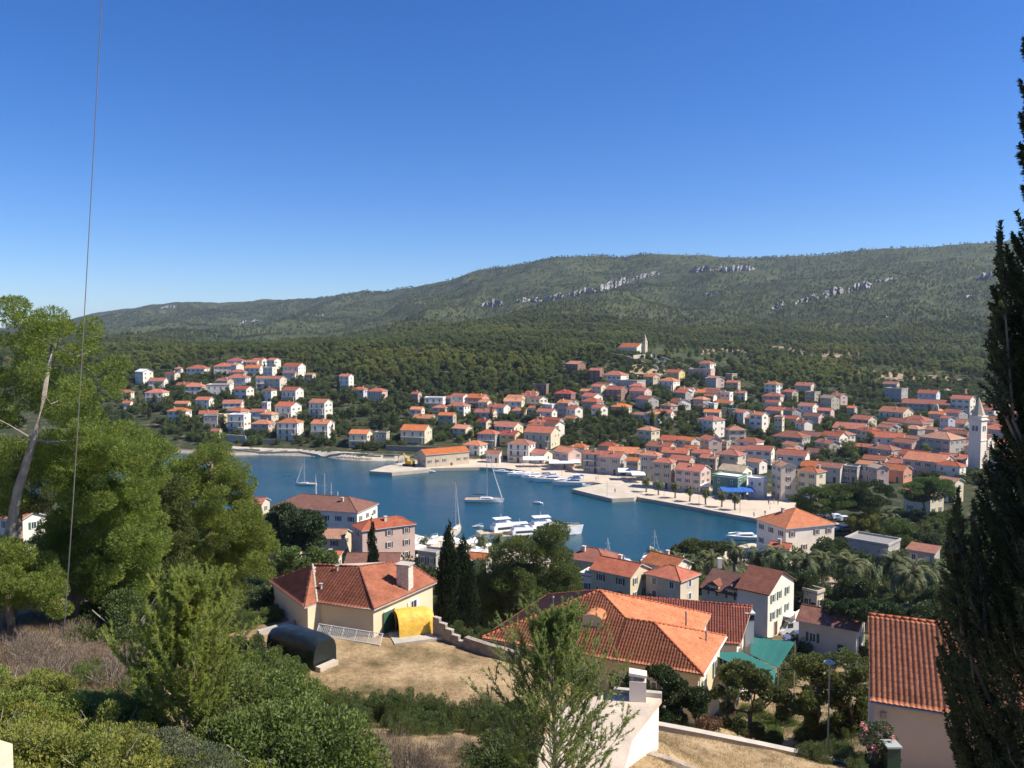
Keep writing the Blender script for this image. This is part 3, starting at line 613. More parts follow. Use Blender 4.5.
def trunk_mesh(seed, h, r0, spread, nl=5, m=None, lean=0.3):
    r = random.Random(seed); mb = MB(); pts = []; x = y = 0
    for i in range(6):
        t = i / 5; pts.append((x, y, -0.5 + (h + 0.5) * t)); x += r.uniform(-1, 1) * lean * h * 0.06; y += r.uniform(-1, 1) * lean * h * 0.06
    mb.tube(pts, [r0 * (1 - 0.6 * i / 5) for i in range(6)], 8)
    for i in range(nl):
        a = r.uniform(0, 6.283); k = r.choice([2, 3, 4, 4]); p = Vector(pts[k]); L = spread * r.uniform(0.6, 1.1)
        e = p + Vector((math.cos(a) * L, math.sin(a) * L, h * r.uniform(0.2, 0.4))); mid = (p + e) / 2 + Vector((0, 0, -0.06 * h))
        mb.tube([p, mid, e], [r0 * 0.42, r0 * 0.28, r0 * 0.1], 6)
    return mb.mesh('trunk', m or BARK, True)
TREEK = {}
def kind(name, crown, trunk, h): TREEK[name] = (crown, trunk, h)
for s in range(4):      # town broadleaf / small pines, 5-7 m at scale 1
    kind(('broad', s), crown_mesh('crown', round_cs(20 + s, 5.2, 4.6, 1.6, 16), 900, 0.30, LEAF if s % 2 else LEAFD, seed=s, aspect=0.7), trunk_mesh(s, 4.0, 0.17, 1.4), 6.2)
for s in range(3):
    cs = [(x * 0.8, y * 0.8, 0.9 + z, q) for x, y, z, q in round_cs(40 + s, 4.4, 6.5, 0.6, 18, 0.26)]
    kind(('pine', s), crown_mesh('crown', cs, 900, 0.30, FORM, seed=30 + s, aspect=0.55), trunk_mesh(50 + s, 5.5, 0.16, 1.2), 8.0)
for s in range(2):
    cs = [(rng.uniform(-.25, .25), rng.uniform(-.25, .25), 0.8 + 9.0 * i / 15, 0.95 * math.sin(min(1, (i + 2) / 6) * 1.57) * (1 - (i / 15.5) ** 2.2) + 0.12) for i in range(16)]
    kind(('cypress', s), crown_mesh('crown', cs, 1100, 0.24, CYPM, seed=60 + s, flat=1.1, up=1.2, aspect=0.4), trunk_mesh(70 + s, 6, 0.16, 0.3, 2), 10.2)
def palm_meshes(seed, h, L, nf):
    r = random.Random(seed); mb = MB(); pts = [(0.10 * math.sin(i), 0.1 * math.cos(i * 1.3), -0.4 + (h + 0.4) * i / 6) for i in range(7)]
    mb.tube(pts, [0.42, 0.36, 0.33, 0.31, 0.30, 0.34, 0.46], 9); tm = mb.mesh('trunk', BARKG, True)
    cm = MB(); top = Vector(pts[-1])
    for i in range(nf):
        a = r.uniform(0, 6.283); el = math.asin(1 - 1.75 * ((i + 0.5) / nf) ** 0.9) if True else 0; le = L * r.uniform(0.85, 1.08)
        hd = Vector((math.cos(a), math.sin(a), 0)); sd = Vector((-math.sin(a), math.cos(a), 0)); p = top.copy(); e = el; pr = []
        for j in range(9): pr.append(p.copy()); p = p + (hd * math.cos(e) + Vector((0, 0, math.sin(e)))) * le / 8; e -= 0.20 + 0.03 * j * (1.1 if el > 0 else .5)
        cm.tube(pr, [0.045 * (1 - j / 10) for j in range(9)], 4, 1, False)
        for j in range(1, 9):
            for q in (0.0, 0.34, 0.67):
                c = pr[j - 1].lerp(pr[j], q); t = (pr[j] - pr[j - 1]).normalized(); nn = sd.cross(t); ll = 0.62 * math.sin(0.5 + 2.3 * (j + q) / 9) * (L / 3.4)
                for sg in (-1, 1):
                    tip = c + sd * sg * ll * 0.8 + t * ll * 0.55 + nn * ll * r.uniform(-0.1, 0.35)
                    cm.add([c - t * 0.07, c + t * 0.07, tip], [(0, 1, 2)], 0)
    return tm, cm.mesh('crown', [PALMM, leafmat('palm_rib', (0.20, 0.17, 0.07), 0.1)])
PALM = [palm_meshes(5 + i, hh, LL, 46) for i, (hh, LL) in enumerate(((4.2, 3.3), (5.2, 3.5), (3.4, 3.1)))]
for s, (tm, cm_) in enumerate(PALM): kind(('palm', s), cm_, tm, (4.2, 5.2, 3.4)[s] + 2)
def plant(name, kd, loc, scale=1.0, rz=None, sz=1.0):
    cr, tr, h = TREEK[kd]; o = empty(name, loc, rng.uniform(0, 6.28) if rz is None else rz); o.scale = (scale, scale, scale * sz); o['category'] = 'palm tree' if kd[0] == 'palm' else 'tree'
    link('crown', cr, o); link('trunk', tr, o); return o
# --- trees between the houses
TL = []   # (object, zone, px)
def free(x, y, r=0.0): return all((x - a) ** 2 + (y - b) ** 2 > (c + r) ** 2 for a, b, c in FOOT)
YT = lambda u: np.interp(u, [100,160,200,240,290,330,360,400,450,490,540,565,590,615,650,690,720,745,770,830,850,880,940,1030], [392,372,364,357,362,372,385,391,394,396,385,366,368,372,362,360,366,384,383,388,390,380,388,396])
YB = lambda u: np.interp(u, [100,160,225,300,360,420,450,470,560,600,680,760,830,900,1030], [440,444,448,449,448,444,436,440,440,444,446,450,470,474,490])
def zone_of(px, py):
    if py > 462: return 'behind the harbour front'
    if px < 400: return 'on the left hillside'
    if px < 575: return 'on the middle hillside'
    if px < 745: return 'below the hilltop church'
    return 'in the right-side town'
pts_ok = 0; tries = 0
wts = [(100,400,.30),(400,580,.18),(580,745,.24),(745,1030,.28)]
CLUST = [(620,425,40,12,10),(655,422,30,12,9),(700,445,8,6,2),(560,432,14,7,4),(592,437,8,5,3),(380,412,30,12,9),(350,400,25,12,6),(440,425,22,8,6),(300,432,10,6,3),(245,420,30,8,5),(590,400,12,10,3),(640,400,30,6,4),(500,390,40,4,5),(330,385,20,8,5),(430,398,20,6,4),
         (860,450,30,10,6),(850,402,30,8,4),(770,445,26,8,5),(700,395,30,20,6),(215,402,12,8,4),(180,410,30,8,6),(160,430,30,10,7),(195,440,20,6,4)]
cand = []
for cx, cy, rx, ry, n in CLUST:
    for i in range(n): cand.append((rng.gauss(cx, rx * .55), rng.gauss(cy, ry * .55)))
while len(cand) < 1600:
    a, b, _ = rng.choices(wts, [q[2] for q in wts])[0]; px = rng.uniform(a, b); py = rng.uniform(YT(px) - 2, YB(px)); cand.append((px, py))
TREEPTS = []
for px, py in cand:
    if len(TL) >= 400: break
    p = hit(px, py)
    if p is None or p.z < 1.6 or not free(p.x, p.y, 1.2) or (604 < px < 664 and py < 374): continue
    if any((p.x - a) ** 2 + (p.y - b) ** 2 < 12 for a, b in TREEPTS): continue
    if proj(p.x, p.y, p.z)[1] > 500: continue
    k = rng.random(); kd = ('broad', rng.randrange(4)) if k < 0.55 else (('pine', rng.randrange(3)) if k < 0.88 else ('cypress', rng.randrange(2)))
    nm = {'broad': 'broadleaf_tree', 'pine': 'pine_tree', 'cypress': 'cypress_tree'}[kd[0]]
    s = rng.uniform(0.62, 1.12); o = plant(nm, kd, p - Vector((0, 0, .3)), s)
    TREEPTS.append((p.x, p.y)); TL.append((o, nm, zone_of(px, py), px, 'small' if s < .78 else ('tall' if s > .98 else 'middling')))
LOOK = {'broadleaf_tree': 'bushy dark green tree', 'pine_tree': 'loose green pine', 'cypress_tree': 'slim dark cypress'}
cnt = {}
for o, nm, zn, px, sz in sorted(TL, key=lambda q: q[3]): cnt.setdefault((nm, sz, zn), []).append(o)
for (nm, sz, zn), lst in cnt.items():
    for i, o in enumerate(lst):
        o['label'] = f"{sz} {LOOK[nm]}, " + (f"{ORD[i + 1]} such from the left " if len(lst) > 1 else 'growing between the houses ') + zn; o['group'] = 'trees between the houses ' + zn
# --- forest on the hills: one mass, instanced crowns
def forest(name, pts, scl, crowns, label, tint=None):
    me = bpy.data.meshes.new(name); me.from_pydata([tuple(p) for p in pts], [], [])
    a = me.attributes.new('sc', 'FLOAT', 'POINT'); a.data.foreach_set('value', np.asarray(scl, dtype=np.float32))
    o = link(name, me); tag(o, label, None, None, 'stuff')
    c = bpy.data.collections.new(name + '_crowns')
    for q in crowns: c.objects.link(q)
    ng = bpy.data.node_groups.new(name, 'GeometryNodeTree'); ng.interface.new_socket('Geometry', in_out='INPUT', socket_type='NodeSocketGeometry'); ng.interface.new_socket('Geometry', in_out='OUTPUT', socket_type='NodeSocketGeometry')
    n = ng.nodes; gi = n.new('NodeGroupInput'); go = n.new('NodeGroupOutput'); ip = n.new('GeometryNodeInstanceOnPoints'); ci = n.new('GeometryNodeCollectionInfo')
    ci.inputs[0].default_value = c; ci.inputs['Separate Children'].default_value = True; ci.inputs['Reset Children'].default_value = True
    rv = n.new('FunctionNodeRandomValue'); rv.data_type = 'FLOAT_VECTOR'; rv.inputs[1].default_value = (0.12, 0.12, 6.28); rv.inputs[0].default_value = (-0.12, -0.12, 0)
    ri = n.new('FunctionNodeRandomValue'); ri.data_type = 'INT'; ri.inputs[4].default_value = 0; ri.inputs[5].default_value = len(crowns) - 1
    na = n.new('GeometryNodeInputNamedAttribute'); na.data_type = 'FLOAT'; na.inputs[0].default_value = 'sc'
    ip.inputs['Pick Instance'].default_value = True; L = ng.links.new
    L(gi.outputs[0], ip.inputs['Points']); L(ci.outputs[0], ip.inputs['Instance']); L(rv.outputs[0], ip.inputs['Rotation']); L(na.outputs[0], ip.inputs['Scale'])
    for k in ri.outputs:
        if k.type == 'INT': L(k, ip.inputs['Instance Index'])
    L(ip.outputs[0], go.inputs[0]); md = o.modifiers.new('scatter', 'NODES'); md.node_group = ng
    return o
def crowns_of(nm, k): return [c for q in TL if q[1] == nm for c in q[0].children if c.name.startswith('crown')][:k]
def uniq(objs, k):
    out = []; seen = set()
    for o in objs:
        if o.data.name not in seen: seen.add(o.data.name); out.append(o)
    return out[:k]
CRP = uniq(crowns_of('pine_tree', 60), 3); CRB = uniq(crowns_of('broadleaf_tree', 80), 4)
def scatter_band(D0, D1, spacing, ymax, seed, u0=-120, u1=1150, bias=None):
    r = np.random.default_rng(seed); A = 0.5 * (D1**2 - D0**2) * (u1 - u0) / F; n = int(A / spacing**2)
    D = np.sqrt(r.random(n) * (D1**2 - D0**2) + D0**2); u = u0 + (u1 - u0) * r.random(n); x = (u - 512) / F * D; z = TZ(x, D)
    px, py = proj(x, D, z); k = np.ones(n, bool) if ymax is None else py < ymax(px) + r.normal(0, 0.8, n)
    return x[k], D[k], z[k], px[k], py[k]
ALL = np.array([(a, b, c) for a, b, c in FOOT])
def clear(x, y):
    k = np.ones(len(x), bool)
    for a, b, c in ALL: k &= (x - a) ** 2 + (y - b) ** 2 > (c + 0.5) ** 2
    return k
OPEN = [((600,374),(606,354),(655,350),(700,364),(700,378),(640,374)), ((655,362),(760,372),(745,352),(650,348)), ((840,372),(905,380),(985,392),(990,380),(905,369),(838,366)), ((612,372),(640,360),(668,372),(700,360),(660,346),(610,356)), ((938,402),(952,402),(962,384),(950,384))]
def opened(px, py):
    k = np.zeros(len(px), bool)
    for q in OPEN: k |= inpoly(px, py, np.array(q, float))
    return k
rr_ = np.random.default_rng(5)
x, y, z, px, py = scatter_band(430, 1250, 6.3, lambda u: YT(u) - 1, 1)
k = clear(x, y) & ~(opened(px, py) & (rr_.random(len(x)) < 0.9)) & ~((px > 606) & (px < 662) & (py > 350)); thin = fbm(x / 70, y / 70, 3)
field = (px > 760) & (py > 345) & (py < 385); k &= ~(field & (thin > 0.05) & (rr_.random(len(x)) < 0.75))
x, y, z = x[k], y[k], z[k]
forest('pine_forest', np.stack([x, y, z - 0.6], 1), 0.75 + 0.55 * rr_.random(len(x)), CRP, 'dense green pine forest covering the slopes behind the houses')
x2, y2, z2, px2, py2 = scatter_band(1250, 3300, 10, None, 2); k = fbm(x2 / 160, y2 / 160, 4) + rr_.normal(0, .25, len(x2)) < 0.22
x2, y2, z2 = x2[k], y2[k], z2[k]
forest('mountain_woodland', np.stack([x2, y2, z2 - 0.8], 1), 0.45 + 0.65 * rr_.random(len(x2)), CRP, 'dark scrub and pine wood covering the long mountain')
# undergrowth in the town and on the near slopes
x3, y3, z3, px3, py3 = scatter_band(230, 620, 3.9, None, 3, 60, 1100); k = clear(x3, y3) & (z3 > 2.0) & (fbm(x3 / 14, y3 / 14, 3) < 0.26) & (sdist(x3, y3) > 12) & (py3 < YB(px3) + 4)
forest('garden_scrub', np.stack([x3[k], y3[k], z3[k] - 0.7], 1), 0.32 + 0.40 * rr_.random(k.sum()), CRB, 'low green garden scrub between the houses of the town')
print('FOREST', len(x), len(x2), k.sum(), 'trees', len(TL))
# ------------------------------------------------------------------ tiled roofs with real tile relief
def tiled(poly, eave, m_name, mats, parent=None, tw=0.24, tl=0.38, amp=0.055, lift=0.03, res=6):
    """clay tile sheet over a planar convex polygon; eave = (a, b) is the direction across the slope"""
    P3 = [Vector(p) for p in poly]; u = (Vector(eave[1]) - Vector(eave[0])).normalized()
    n = Vector((0, 0, 0))
    for i in range(len(P3)): n += (P3[i] - P3[0]).cross(P3[(i + 1) % len(P3)] - P3[0])
    n.normalize(); n = n if n.z > 0 else -n
    u = (u - n * u.dot(n)).normalized(); v = n.cross(u); v = v if v.z > 0 else -v; o = P3[0]
    us = [(p - o).dot(u) for p in P3]; vs = [(p - o).dot(v) for p in P3]
    u0, u1, v0, v1 = min(us) - .1, max(us) + .1, min(vs) - .02, max(vs) + .02
    nu = int((u1 - u0) / tw * res) + 1; rows = int((v1 - v0) / tl) + 1
    U = np.linspace(u0, u1, nu); Vv = []; Hh = []
    for r in range(rows):
        Vv += [v0 + r * tl, v0 + (r + 1) * tl - 0.004]; Hh += [0.045, 0.0]
    Vv = np.minimum(np.array(Vv), v1); Hh = np.array(Hh)
    A, B = np.meshgrid(U, Vv); j = np.repeat(np.arange(rows), 2)[:, None]; col = np.floor(A / tw)
    jit = _lat[(col.astype(int)) & 255, (j * 7 + 3) & 255]
    H = lift + Hh[:, None] + amp * np.abs(np.sin(A / tw * math.pi)) ** 0.8 + 0.012 * (jit - .5)
    X = np.array(o)[None, None] + A[..., None] * np.array(u) + B[..., None] * np.array(v) + H[..., None] * np.array(n)
    idx = np.arange(A.size).reshape(A.shape)
    Fq = np.stack([idx[:-1, :-1], idx[:-1, 1:], idx[1:, 1:], idx[1:, :-1]], -1).reshape(-1, 4)
    me = npmesh(m_name, X.reshape(-1, 3), Fq, mats, True)
    bm = bmesh.new(); bm.from_mesh(me); c = sum(P3, Vector()) / len(P3)
    for i in range(len(P3)):
        a, b = P3[i], P3[(i + 1) % len(P3)]; e = (b - a).normalized(); q = e.cross(n)
        if (c - a).dot(q) > 0: q = -q
        bmesh.ops.bisect_plane(bm, geom=bm.verts[:] + bm.edges[:] + bm.faces[:], plane_co=a, plane_no=q, clear_outer=True)
    bm.to_mesh(me); bm.free(); me.update()
    return me
def joinme(name, mes, parent=None):
    bm = bmesh.new()
    for me in mes: bm.from_mesh(me)
    out = bpy.data.meshes.new(name); bm.to_mesh(out); bm.free()
    for mt in mes[0].materials: out.materials.append(mt)
    out.polygons.foreach_set('use_smooth', [True] * len(out.polygons))
    for me in mes: bpy.data.meshes.remove(me)
    return link(name, out, parent)
TILO = roofmat('near_tiles_orange', (0.56, 0.215, 0.105), 0.24, bump=0); TILR = roofmat('near_tiles_red', (0.42, 0.135, 0.085), 0.30, bump=0)
TILB = roofmat('near_tiles_old', (0.33, 0.125, 0.075), 0.36, bump=0); RIDGE = roofmat('ridge_tiles', (0.40, 0.12, 0.055), 0.2, bump=0)
def ridges(parent, lines, m=RIDGE, r=0.12):
    mb = MB()
    for a, b in lines:
        a = Vector(a); b = Vector(b); n = max(2, int((b - a).length / 0.4))
        for i in range(n):
            mb.tube([a.lerp(b, i / n) + Vector((0, 0, .06)), a.lerp(b, (i + 1.05) / n) + Vector((0, 0, .09))], [r, r * 0.82], 7)
    return mb.build('ridge_tile', m, parent, smooth=True)
def walls(name, pts, zt, zb, m, parent): 
    mb = MB(); mb.prism([(p[0], p[1]) for p in pts], zb, zt); return mb.build(name, m, parent)
def wins(parent, a, b, z, n, kd='win', sh='', t0=0.0, t1=1.0, me=None):
    """n windows in the wall from a to b (seen from outside a is left), centres at height z"""
    a = Vector((a[0], a[1], 0)); b = Vector((b[0], b[1], 0)); e = b - a; rz = math.atan2(e.y, e.x)
    for i in range(n):
        p = a + e * (t0 + (t1 - t0) * (i + 0.5) / n); link('window', me or window_mesh(kd, sh), parent, (p.x, p.y, z), rz)
def slope_pt(px, py, p0, eave_dir, k):
    """point where the pixel's ray meets the roof plane rising by k behind the eave through p0"""
    e = Vector((eave_dir[0], eave_dir[1], 0)).normalized(); back = Vector((-e.y, e.x, 0)); n = Vector((-back.x * k, -back.y * k, 1)); return PP(px, py, p0, n)
def inset(pts, k):
    c = sum((Vector((p[0], p[1])) for p in pts), Vector((0, 0))) / len(pts)
    return [tuple(c + (Vector((p[0], p[1])) - c) * k) for p in pts]
EVE = mat('eave_board', (0.42, 0.36, 0.30), 0.9, 0.1)
def soffit(parent, pts, m=EVE, th=0.12, name='eave'):
    mb = MB(); n = len(pts); vs = [tuple(Vector(p)) for p in pts] + [tuple(Vector(p) - Vector((0, 0, th))) for p in pts]
    mb.add(vs, [tuple(range(n)), tuple(reversed(range(n, 2 * n)))] + [(i, n + i, n + (i + 1) % n, (i + 1) % n) for i in range(n)]); return mb.build(name, m, parent)
# --- the large orange roof in the middle
root = empty('house', (8, 62, 23)); root.location = (0, 0, 0); root['category'] = 'house'
tag(root, 'large house with bright orange clay-tile hipped roof below the slim young pine', None, 'large houses nearest the viewpoint')
ze = 27.5; Lc = P(481, 638.5, ze); Cc = P(703, 675.3, ze); Rc = P(726, 636.7, ze); A0 = P(546.7, 595.6, ze); e1 = (Cc - Lc).normalized()
ap = slope_pt(599.5, 591, Lc, e1, .52); Nn = slope_pt(626, 619.5, Lc, e1, .52); Mm = slope_pt(653.8, 623.4, Lc, e1, .52)
Tt = P(702.3, 631.8, ze); Ss = P(711, 615.2, ze)
mats = [TILO]
e1h = Vector((e1.x, e1.y, 0)).normalized(); Qe = Lc + e1h * (Nn - Lc).dot(e1h)
parts = [tiled([Lc, Qe, Nn, ap], (Lc, Cc), 'r', mats), tiled([Qe, Cc, Mm, Nn], (Lc, Cc), 'r', mats), tiled([Cc, Rc, Mm], (Cc, Rc), 'r', mats), tiled([Lc, ap, A0], (Lc, A0), 'r', mats)]
parts += [tiled([Nn, Mm, Tt], (Cc, Rc), 'r', mats), tiled([ap, Nn, Tt], (Cc, Rc), 'r', mats), tiled([ap, Tt, Ss], (Tt, Ss), 'r', mats), tiled([ap, Ss, A0], (A0, Ss), 'r', mats), tiled([Mm, Rc, Tt], (Mm, Rc), 'r', mats)]
rf = joinme('roof', parts, root)
ridges(rf, [(Lc, ap), (Cc, Mm), (ap, Nn), (Nn, Mm), (Mm, Rc), (ap, A0), (ap, Ss)])
soffit(root, [Lc, Cc, Rc, Tt, Ss, A0]); 
fp = inset([Lc, Cc, Rc, Tt, Ss, A0], 0.93); walls('wall', fp, ze - 0.06, 20, WALL['c'], root)
f0, f1, f2 = fp[0], fp[1], fp[2]; wins(root, f0, f1, 25.6, 5, 'win', 'b', 0.05, 0.9); wins(root, f1, f2, 25.6, 2, 'win', 'g'); wins(root, f0, f1, 22.9, 4, 'win', 'b', 0.1, 0.9)
mb = MB(); d0 = slope_pt(598, 612, Lc, e1, .52)           # the small dormer with its curved hood
e1n = Vector((e1.x, e1.y, 0)).normalized(); bk = Vector((-e1n.y, e1n.x, 0)); rz = math.atan2(e1n.y, e1n.x)
dm = MB(); pts = []
for j, y in enumerate((-1.5, 2.6)):
    for i in range(9):
        a = math.pi * i / 8; pts.append(d0 + e1n * (-0.85 * math.cos(a)) + bk * y + Vector((0, 0, -0.15 + 0.42 * math.sin(a))))
dm.add(pts, [(i, i + 1, i + 10, i + 9) for i in range(8)], 0); dm.add(pts[:9] + [pts[0] - Vector((0,0,.9)), pts[8] - Vector((0,0,.9))], [(0,9,10,8,7,6,5,4,3,2,1)], 1)
dm.build('dormer', [TILO, WALL['c']], rf)
for px, py in ((686, 622), (706, 642), (553, 606)):
    q = slope_pt(px, py, Cc, (Rc - Cc), 0.4) if px > 600 else PP(px, py, Lc, (ap - Lc).cross(A0 - Lc)); mb = MB(); mb.tube([q - Vector((0,0,.3)), q + Vector((0,0,.75))], [.07,.07], 8); mb.tube([q + Vector((0,0,.75)), q + Vector((0,0,.9))], [.13,.05], 8); mb.build('vent_pipe', METAL, rf)
gut = MB(); gut.tube([Cc + Vector((.05,0,-.05)), Rc + Vector((.05,0,-.05))], [.08,.08], 7); gut.tube([Cc + Vector((-.2,.3,-.1)), Vector((f1[0] + .1, f1[1] - .05, 26.8)), Vector((f1[0] + .1, f1[1] - .05, 21))], [.05,.05,.05], 7); gut.build('gutter', FRAMEW, root)
# --- the long red tiled roof right behind it
root = empty('house'); root['category'] = 'house'
tag(root, 'long house with red clay-tile gabled roof directly behind the large orange roof', None, 'large houses nearest the viewpoint')
ze = 24.6; BR = P(740.5, 645.5, ze); BLe = P(600, 633, ze); ed = (BR - BLe).normalized(); TR = slope_pt(752.5, 607, BR, ed, .5); TLf = slope_pt(600, 592.5, BR, ed, .5)
bkd = Vector((-ed.y, ed.x, 0)); dd = (TR - BR).dot(bkd); dz = TR.z - BR.z; off = bkd * dd
B2R = TR + off - Vector((0, 0, dz)); B2L = TLf + off - Vector((0, 0, dz)); TLf.z = TR.z
rf = joinme('roof', [tiled([BLe, BR, TR, TLf], (BLe, BR), 'r', [TILR]), tiled([TLf, TR, B2R, B2L], (TLf, TR), 'r', [TILR])], root); ridges(rf, [(TLf, TR)], m=roofmat('ridge_red', (0.3, 0.08, 0.05), .2, bump=0))
soffit(root, [BLe, BR, TR, TLf]); soffit(root, [TLf, TR, B2R, B2L])
gm2 = MB(); i0 = 0.35
a, b_, c_, d_ = BLe + ed * .3 + bkd * .4, BR - ed * .3 + bkd * .4, B2R - ed * .3 - bkd * .4, B2L + ed * .3 - bkd * .4; tr = (b_ + c_) / 2; tl = (a + d_) / 2
vs = [(a.x,a.y,17),(b_.x,b_.y,17),(c_.x,c_.y,17),(d_.x,d_.y,17),(a.x,a.y,ze+.02),(b_.x,b_.y,ze+.02),(c_.x,c_.y,ze+.02),(d_.x,d_.y,ze+.02),(tl.x,tl.y,TR.z-.2),(tr.x,tr.y,TR.z-.2)]
gm2.add(vs, [(0,1,5,4),(2,3,7,6),(1,2,6,9,5),(3,0,4,8,7),(3,2,1,0),(4,5,9,8),(8,9,6,7)]); gm2.build('wall', WALL['w'], root)
wins(root, b_, c_, 23, 2, 'win', 'g'); wins(root, a, b_, 23, 5, 'win', 'g')
cm = MB(); q = P(750, 655, 22.5); cm.box((q.x, q.y + .5, 24.2), (0.75, 0.75, 4.4), m=0); cm.box((q.x, q.y + .5, 26.0), (0.78, 0.78, 0.5), m=1); cm.box((q.x, q.y + .5, 26.42), (0.95, 0.95, 0.10), m=0); cm.build('chimney', [WALL['l'], DARK], root)
# --- brown-red roofed house with the stone chimney, left of the yard
root = empty('house'); root['category'] = 'house'
tag(root, 'low house with weathered red hipped roof and white square chimney beside the dry yard', None, 'large houses nearest the viewpoint')
ze = 30.0; P1 = P(374, 609.8, ze); P2 = P(437, 582.2, ze); P0 = P(317, 603, ze); W1 = P(304.5, 607.5, ze); W2 = P(269, 581, ze)
fr = (P1 - P0).normalized(); rt = (P2 - P1).normalized()
# ridge points on the right plane, which rises from the eave P1-P2
inv = Vector((-rt.y, rt.x, 0)); 
def onright(px, py, k=.42): return PP(px, py, P1, Vector((-inv.x * k, -inv.y * k, 1)))
R2 = onright(359, 567.2); V3 = onright(376.7, 570.6); R3 = onright(406, 561)
R1 = Vector(P(312.5, 565, R2.z)); BK = P(441, 577, ze)
pA = tiled([P0, P1, R2, R1], (P0, P1), 'r', [TILB], tw=.3, tl=.42, amp=.04); pB = tiled([P1, P2, R3, R2], (P1, P2), 'r', [TILB], tw=.3, tl=.42, amp=.035)
R2b = R2.copy(); pC = tiled([W2, W1, R1], (W2, W1), 'r', [TILB], tw=.3, tl=.42, amp=.035); pD = tiled([W1, P0, R1], (W1, R1), 'r', [TILB], tw=.3, tl=.42, amp=.035)
bk2 = inv; R3b = R3 + inv * 3.5 - Vector((0, 0, 1.6)); R1b = R1 - fr * 2.5 + rt * 4 - Vector((0, 0, 1.9)); R2c = R2 + rt * 3 - Vector((0, 0, 1.4))
pE = tiled([R2, R3, R3b], (R2, R3), 'r', [TILB], tw=.3, tl=.42); pF = tiled([R1, R2, R2c, R1b], (R1, R2), 'r', [TILB], tw=.3, tl=.42)
rf = joinme('roof', [pA, pB, pC, pD, pE, pF], root); RB = roofmat('ridge_brown', (0.24, 0.085, 0.06), .2, bump=0)
ridges(rf, [(R1, R2), (R2, P1), (R2, R3), (R3, P2)], RB, .10); ridges(rf, [(R1, P0)], mat('mortar', (0.42, 0.38, 0.3), .9, .2), .12)
soffit(root, [W2, W1, P0, P1, P2, R3, R1]).data.name = 'eave'
cW = [Vector(q) for q in (W2, W1, P0, P1, P2)] ; cc = (P1 + P2) / 2 + inv * 5
wp = [W2 + (cc - W2) * .05, W1 + (cc - W1) * .05, P0 + (cc - P0) * .06, P1 + (cc - P1) * .06, P2 + (cc - P2) * .06, P2 + inv * 6, W2 + rt * 5]
walls('wall', wp, ze - .05, 22, WALL['c'], root); wins(root, wp[3], wp[4], 28.2, 1, 'tall', '', .12, .34); 
a = wp[3].lerp(wp[4], .24); sm_ = MB(); sm_.box((0, -.05, 0), (1.5, .06, 2.1)); sm_.build('shutter', SHUT['g'], root, (a.x, a.y - .08, 28.2), math.atan2(rt.y, rt.x))
a = wp[3].lerp(wp[4], .62); wins(root, wp[3], wp[4], 28.6, 1, 'win', 'w', .55, .75)
q = onright(404.5, 588.5); cm = MB(); rzz = math.atan2(fr.y, fr.x); cm.box((q.x, q.y + .3, q.z + .75), (1.15, .95, 2.6), rzz, 0); cm.box((q.x, q.y + .3, q.z + 2.1), (1.4, 1.2, .12), rzz, 1)
for s in (-1, 1): cm.box((q.x + s * .45, q.y + .3, q.z + 2.04), (.12, .9, .1), rzz, 1)
cm.build('chimney', [mat('chimney_stone', (.6, .55, .46), .9, .3, 5, .8, 8), CONC], rf)
for px, py in ((337, 572), (321, 590)): 
    q = PP(px, py, P0, (P1 - P0).cross(R2 - P0)); cm = MB(); cm.tube([q - Vector((0,0,.2)), q + Vector((0,0,.5))], [.12,.1], 8); cm.box(q + Vector((0,0,.55)), (.3,.3,.06)); cm.build('vent_pipe', CONC, rf)
tp = MB(); a, b_ = P(318, 612, 28.4), P(352, 604, 28.4); tp.poly([P(300, 622, 27.6), P(330, 626, 27.6), P(345, 612, 27.6), P(322, 604, 27.6)][::-1]); 
tp2 = MB(); tp2.prism([tuple(P(293, 622, 27.8)[:2]), tuple(P(322, 630, 27.8)[:2]), tuple(P(345, 610, 27.8)[:2]), tuple(P(318, 603, 27.8)[:2])], 25, 27.9); tp2.build('porch_slab', CONC, root)
# --- the house at the right edge, behind the dark cypress
root = empty('house'); root['category'] = 'house'
tag(root, 'plain beige house with orange clay-tile roof partly hidden behind the dark cypress', None, 'large houses nearest the viewpoint')
ze = 34.0; E0 = P(870, 702, ze); E1 = E0 + Vector((math.cos(R(23)), -math.sin(R(23)), 0)) * 8.6; ed = (E1 - E0).normalized(); T0 = slope_pt(868, 615.5, E0, ed, .5); T1 = T0 + ed * 8.6
bkd = Vector((-ed.y, ed.x, 0)); dd = (T0 - E0).dot(bkd); K0 = T0 + bkd * dd - Vector((0, 0, T0.z - ze)); K1 = T1 + bkd * dd - Vector((0, 0, T0.z - ze))
rf = joinme('roof', [tiled([E0, E1, T1, T0], (E0, E1), 'r', [TILO], tw=.25), tiled([T0, T1, K1, K0], (T0, T1), 'r', [TILO], tw=.25, res=4)], root); ridges(rf, [(T0, T1)]); soffit(root, [E0, E1, T1, T0]); soffit(root, [T0, T1, K1, K0])
mb = MB(); a, b_, c_, d_ = E0 + ed * .25 + bkd * .3, E1 - ed * .3 + bkd * .3, K1 - ed * .3 - bkd * .4, K0 + ed * .25 - bkd * .4; tr = (b_ + c_) / 2; tl = (a + d_) / 2
vs = [(a.x,a.y,28),(b_.x,b_.y,28),(c_.x,c_.y,28),(d_.x,d_.y,28),(a.x,a.y,ze+.02),(b_.x,b_.y,ze+.02),(c_.x,c_.y,ze+.02),(d_.x,d_.y,ze+.02),(tl.x,tl.y,T0.z-.2),(tr.x,tr.y,T0.z-.2)]
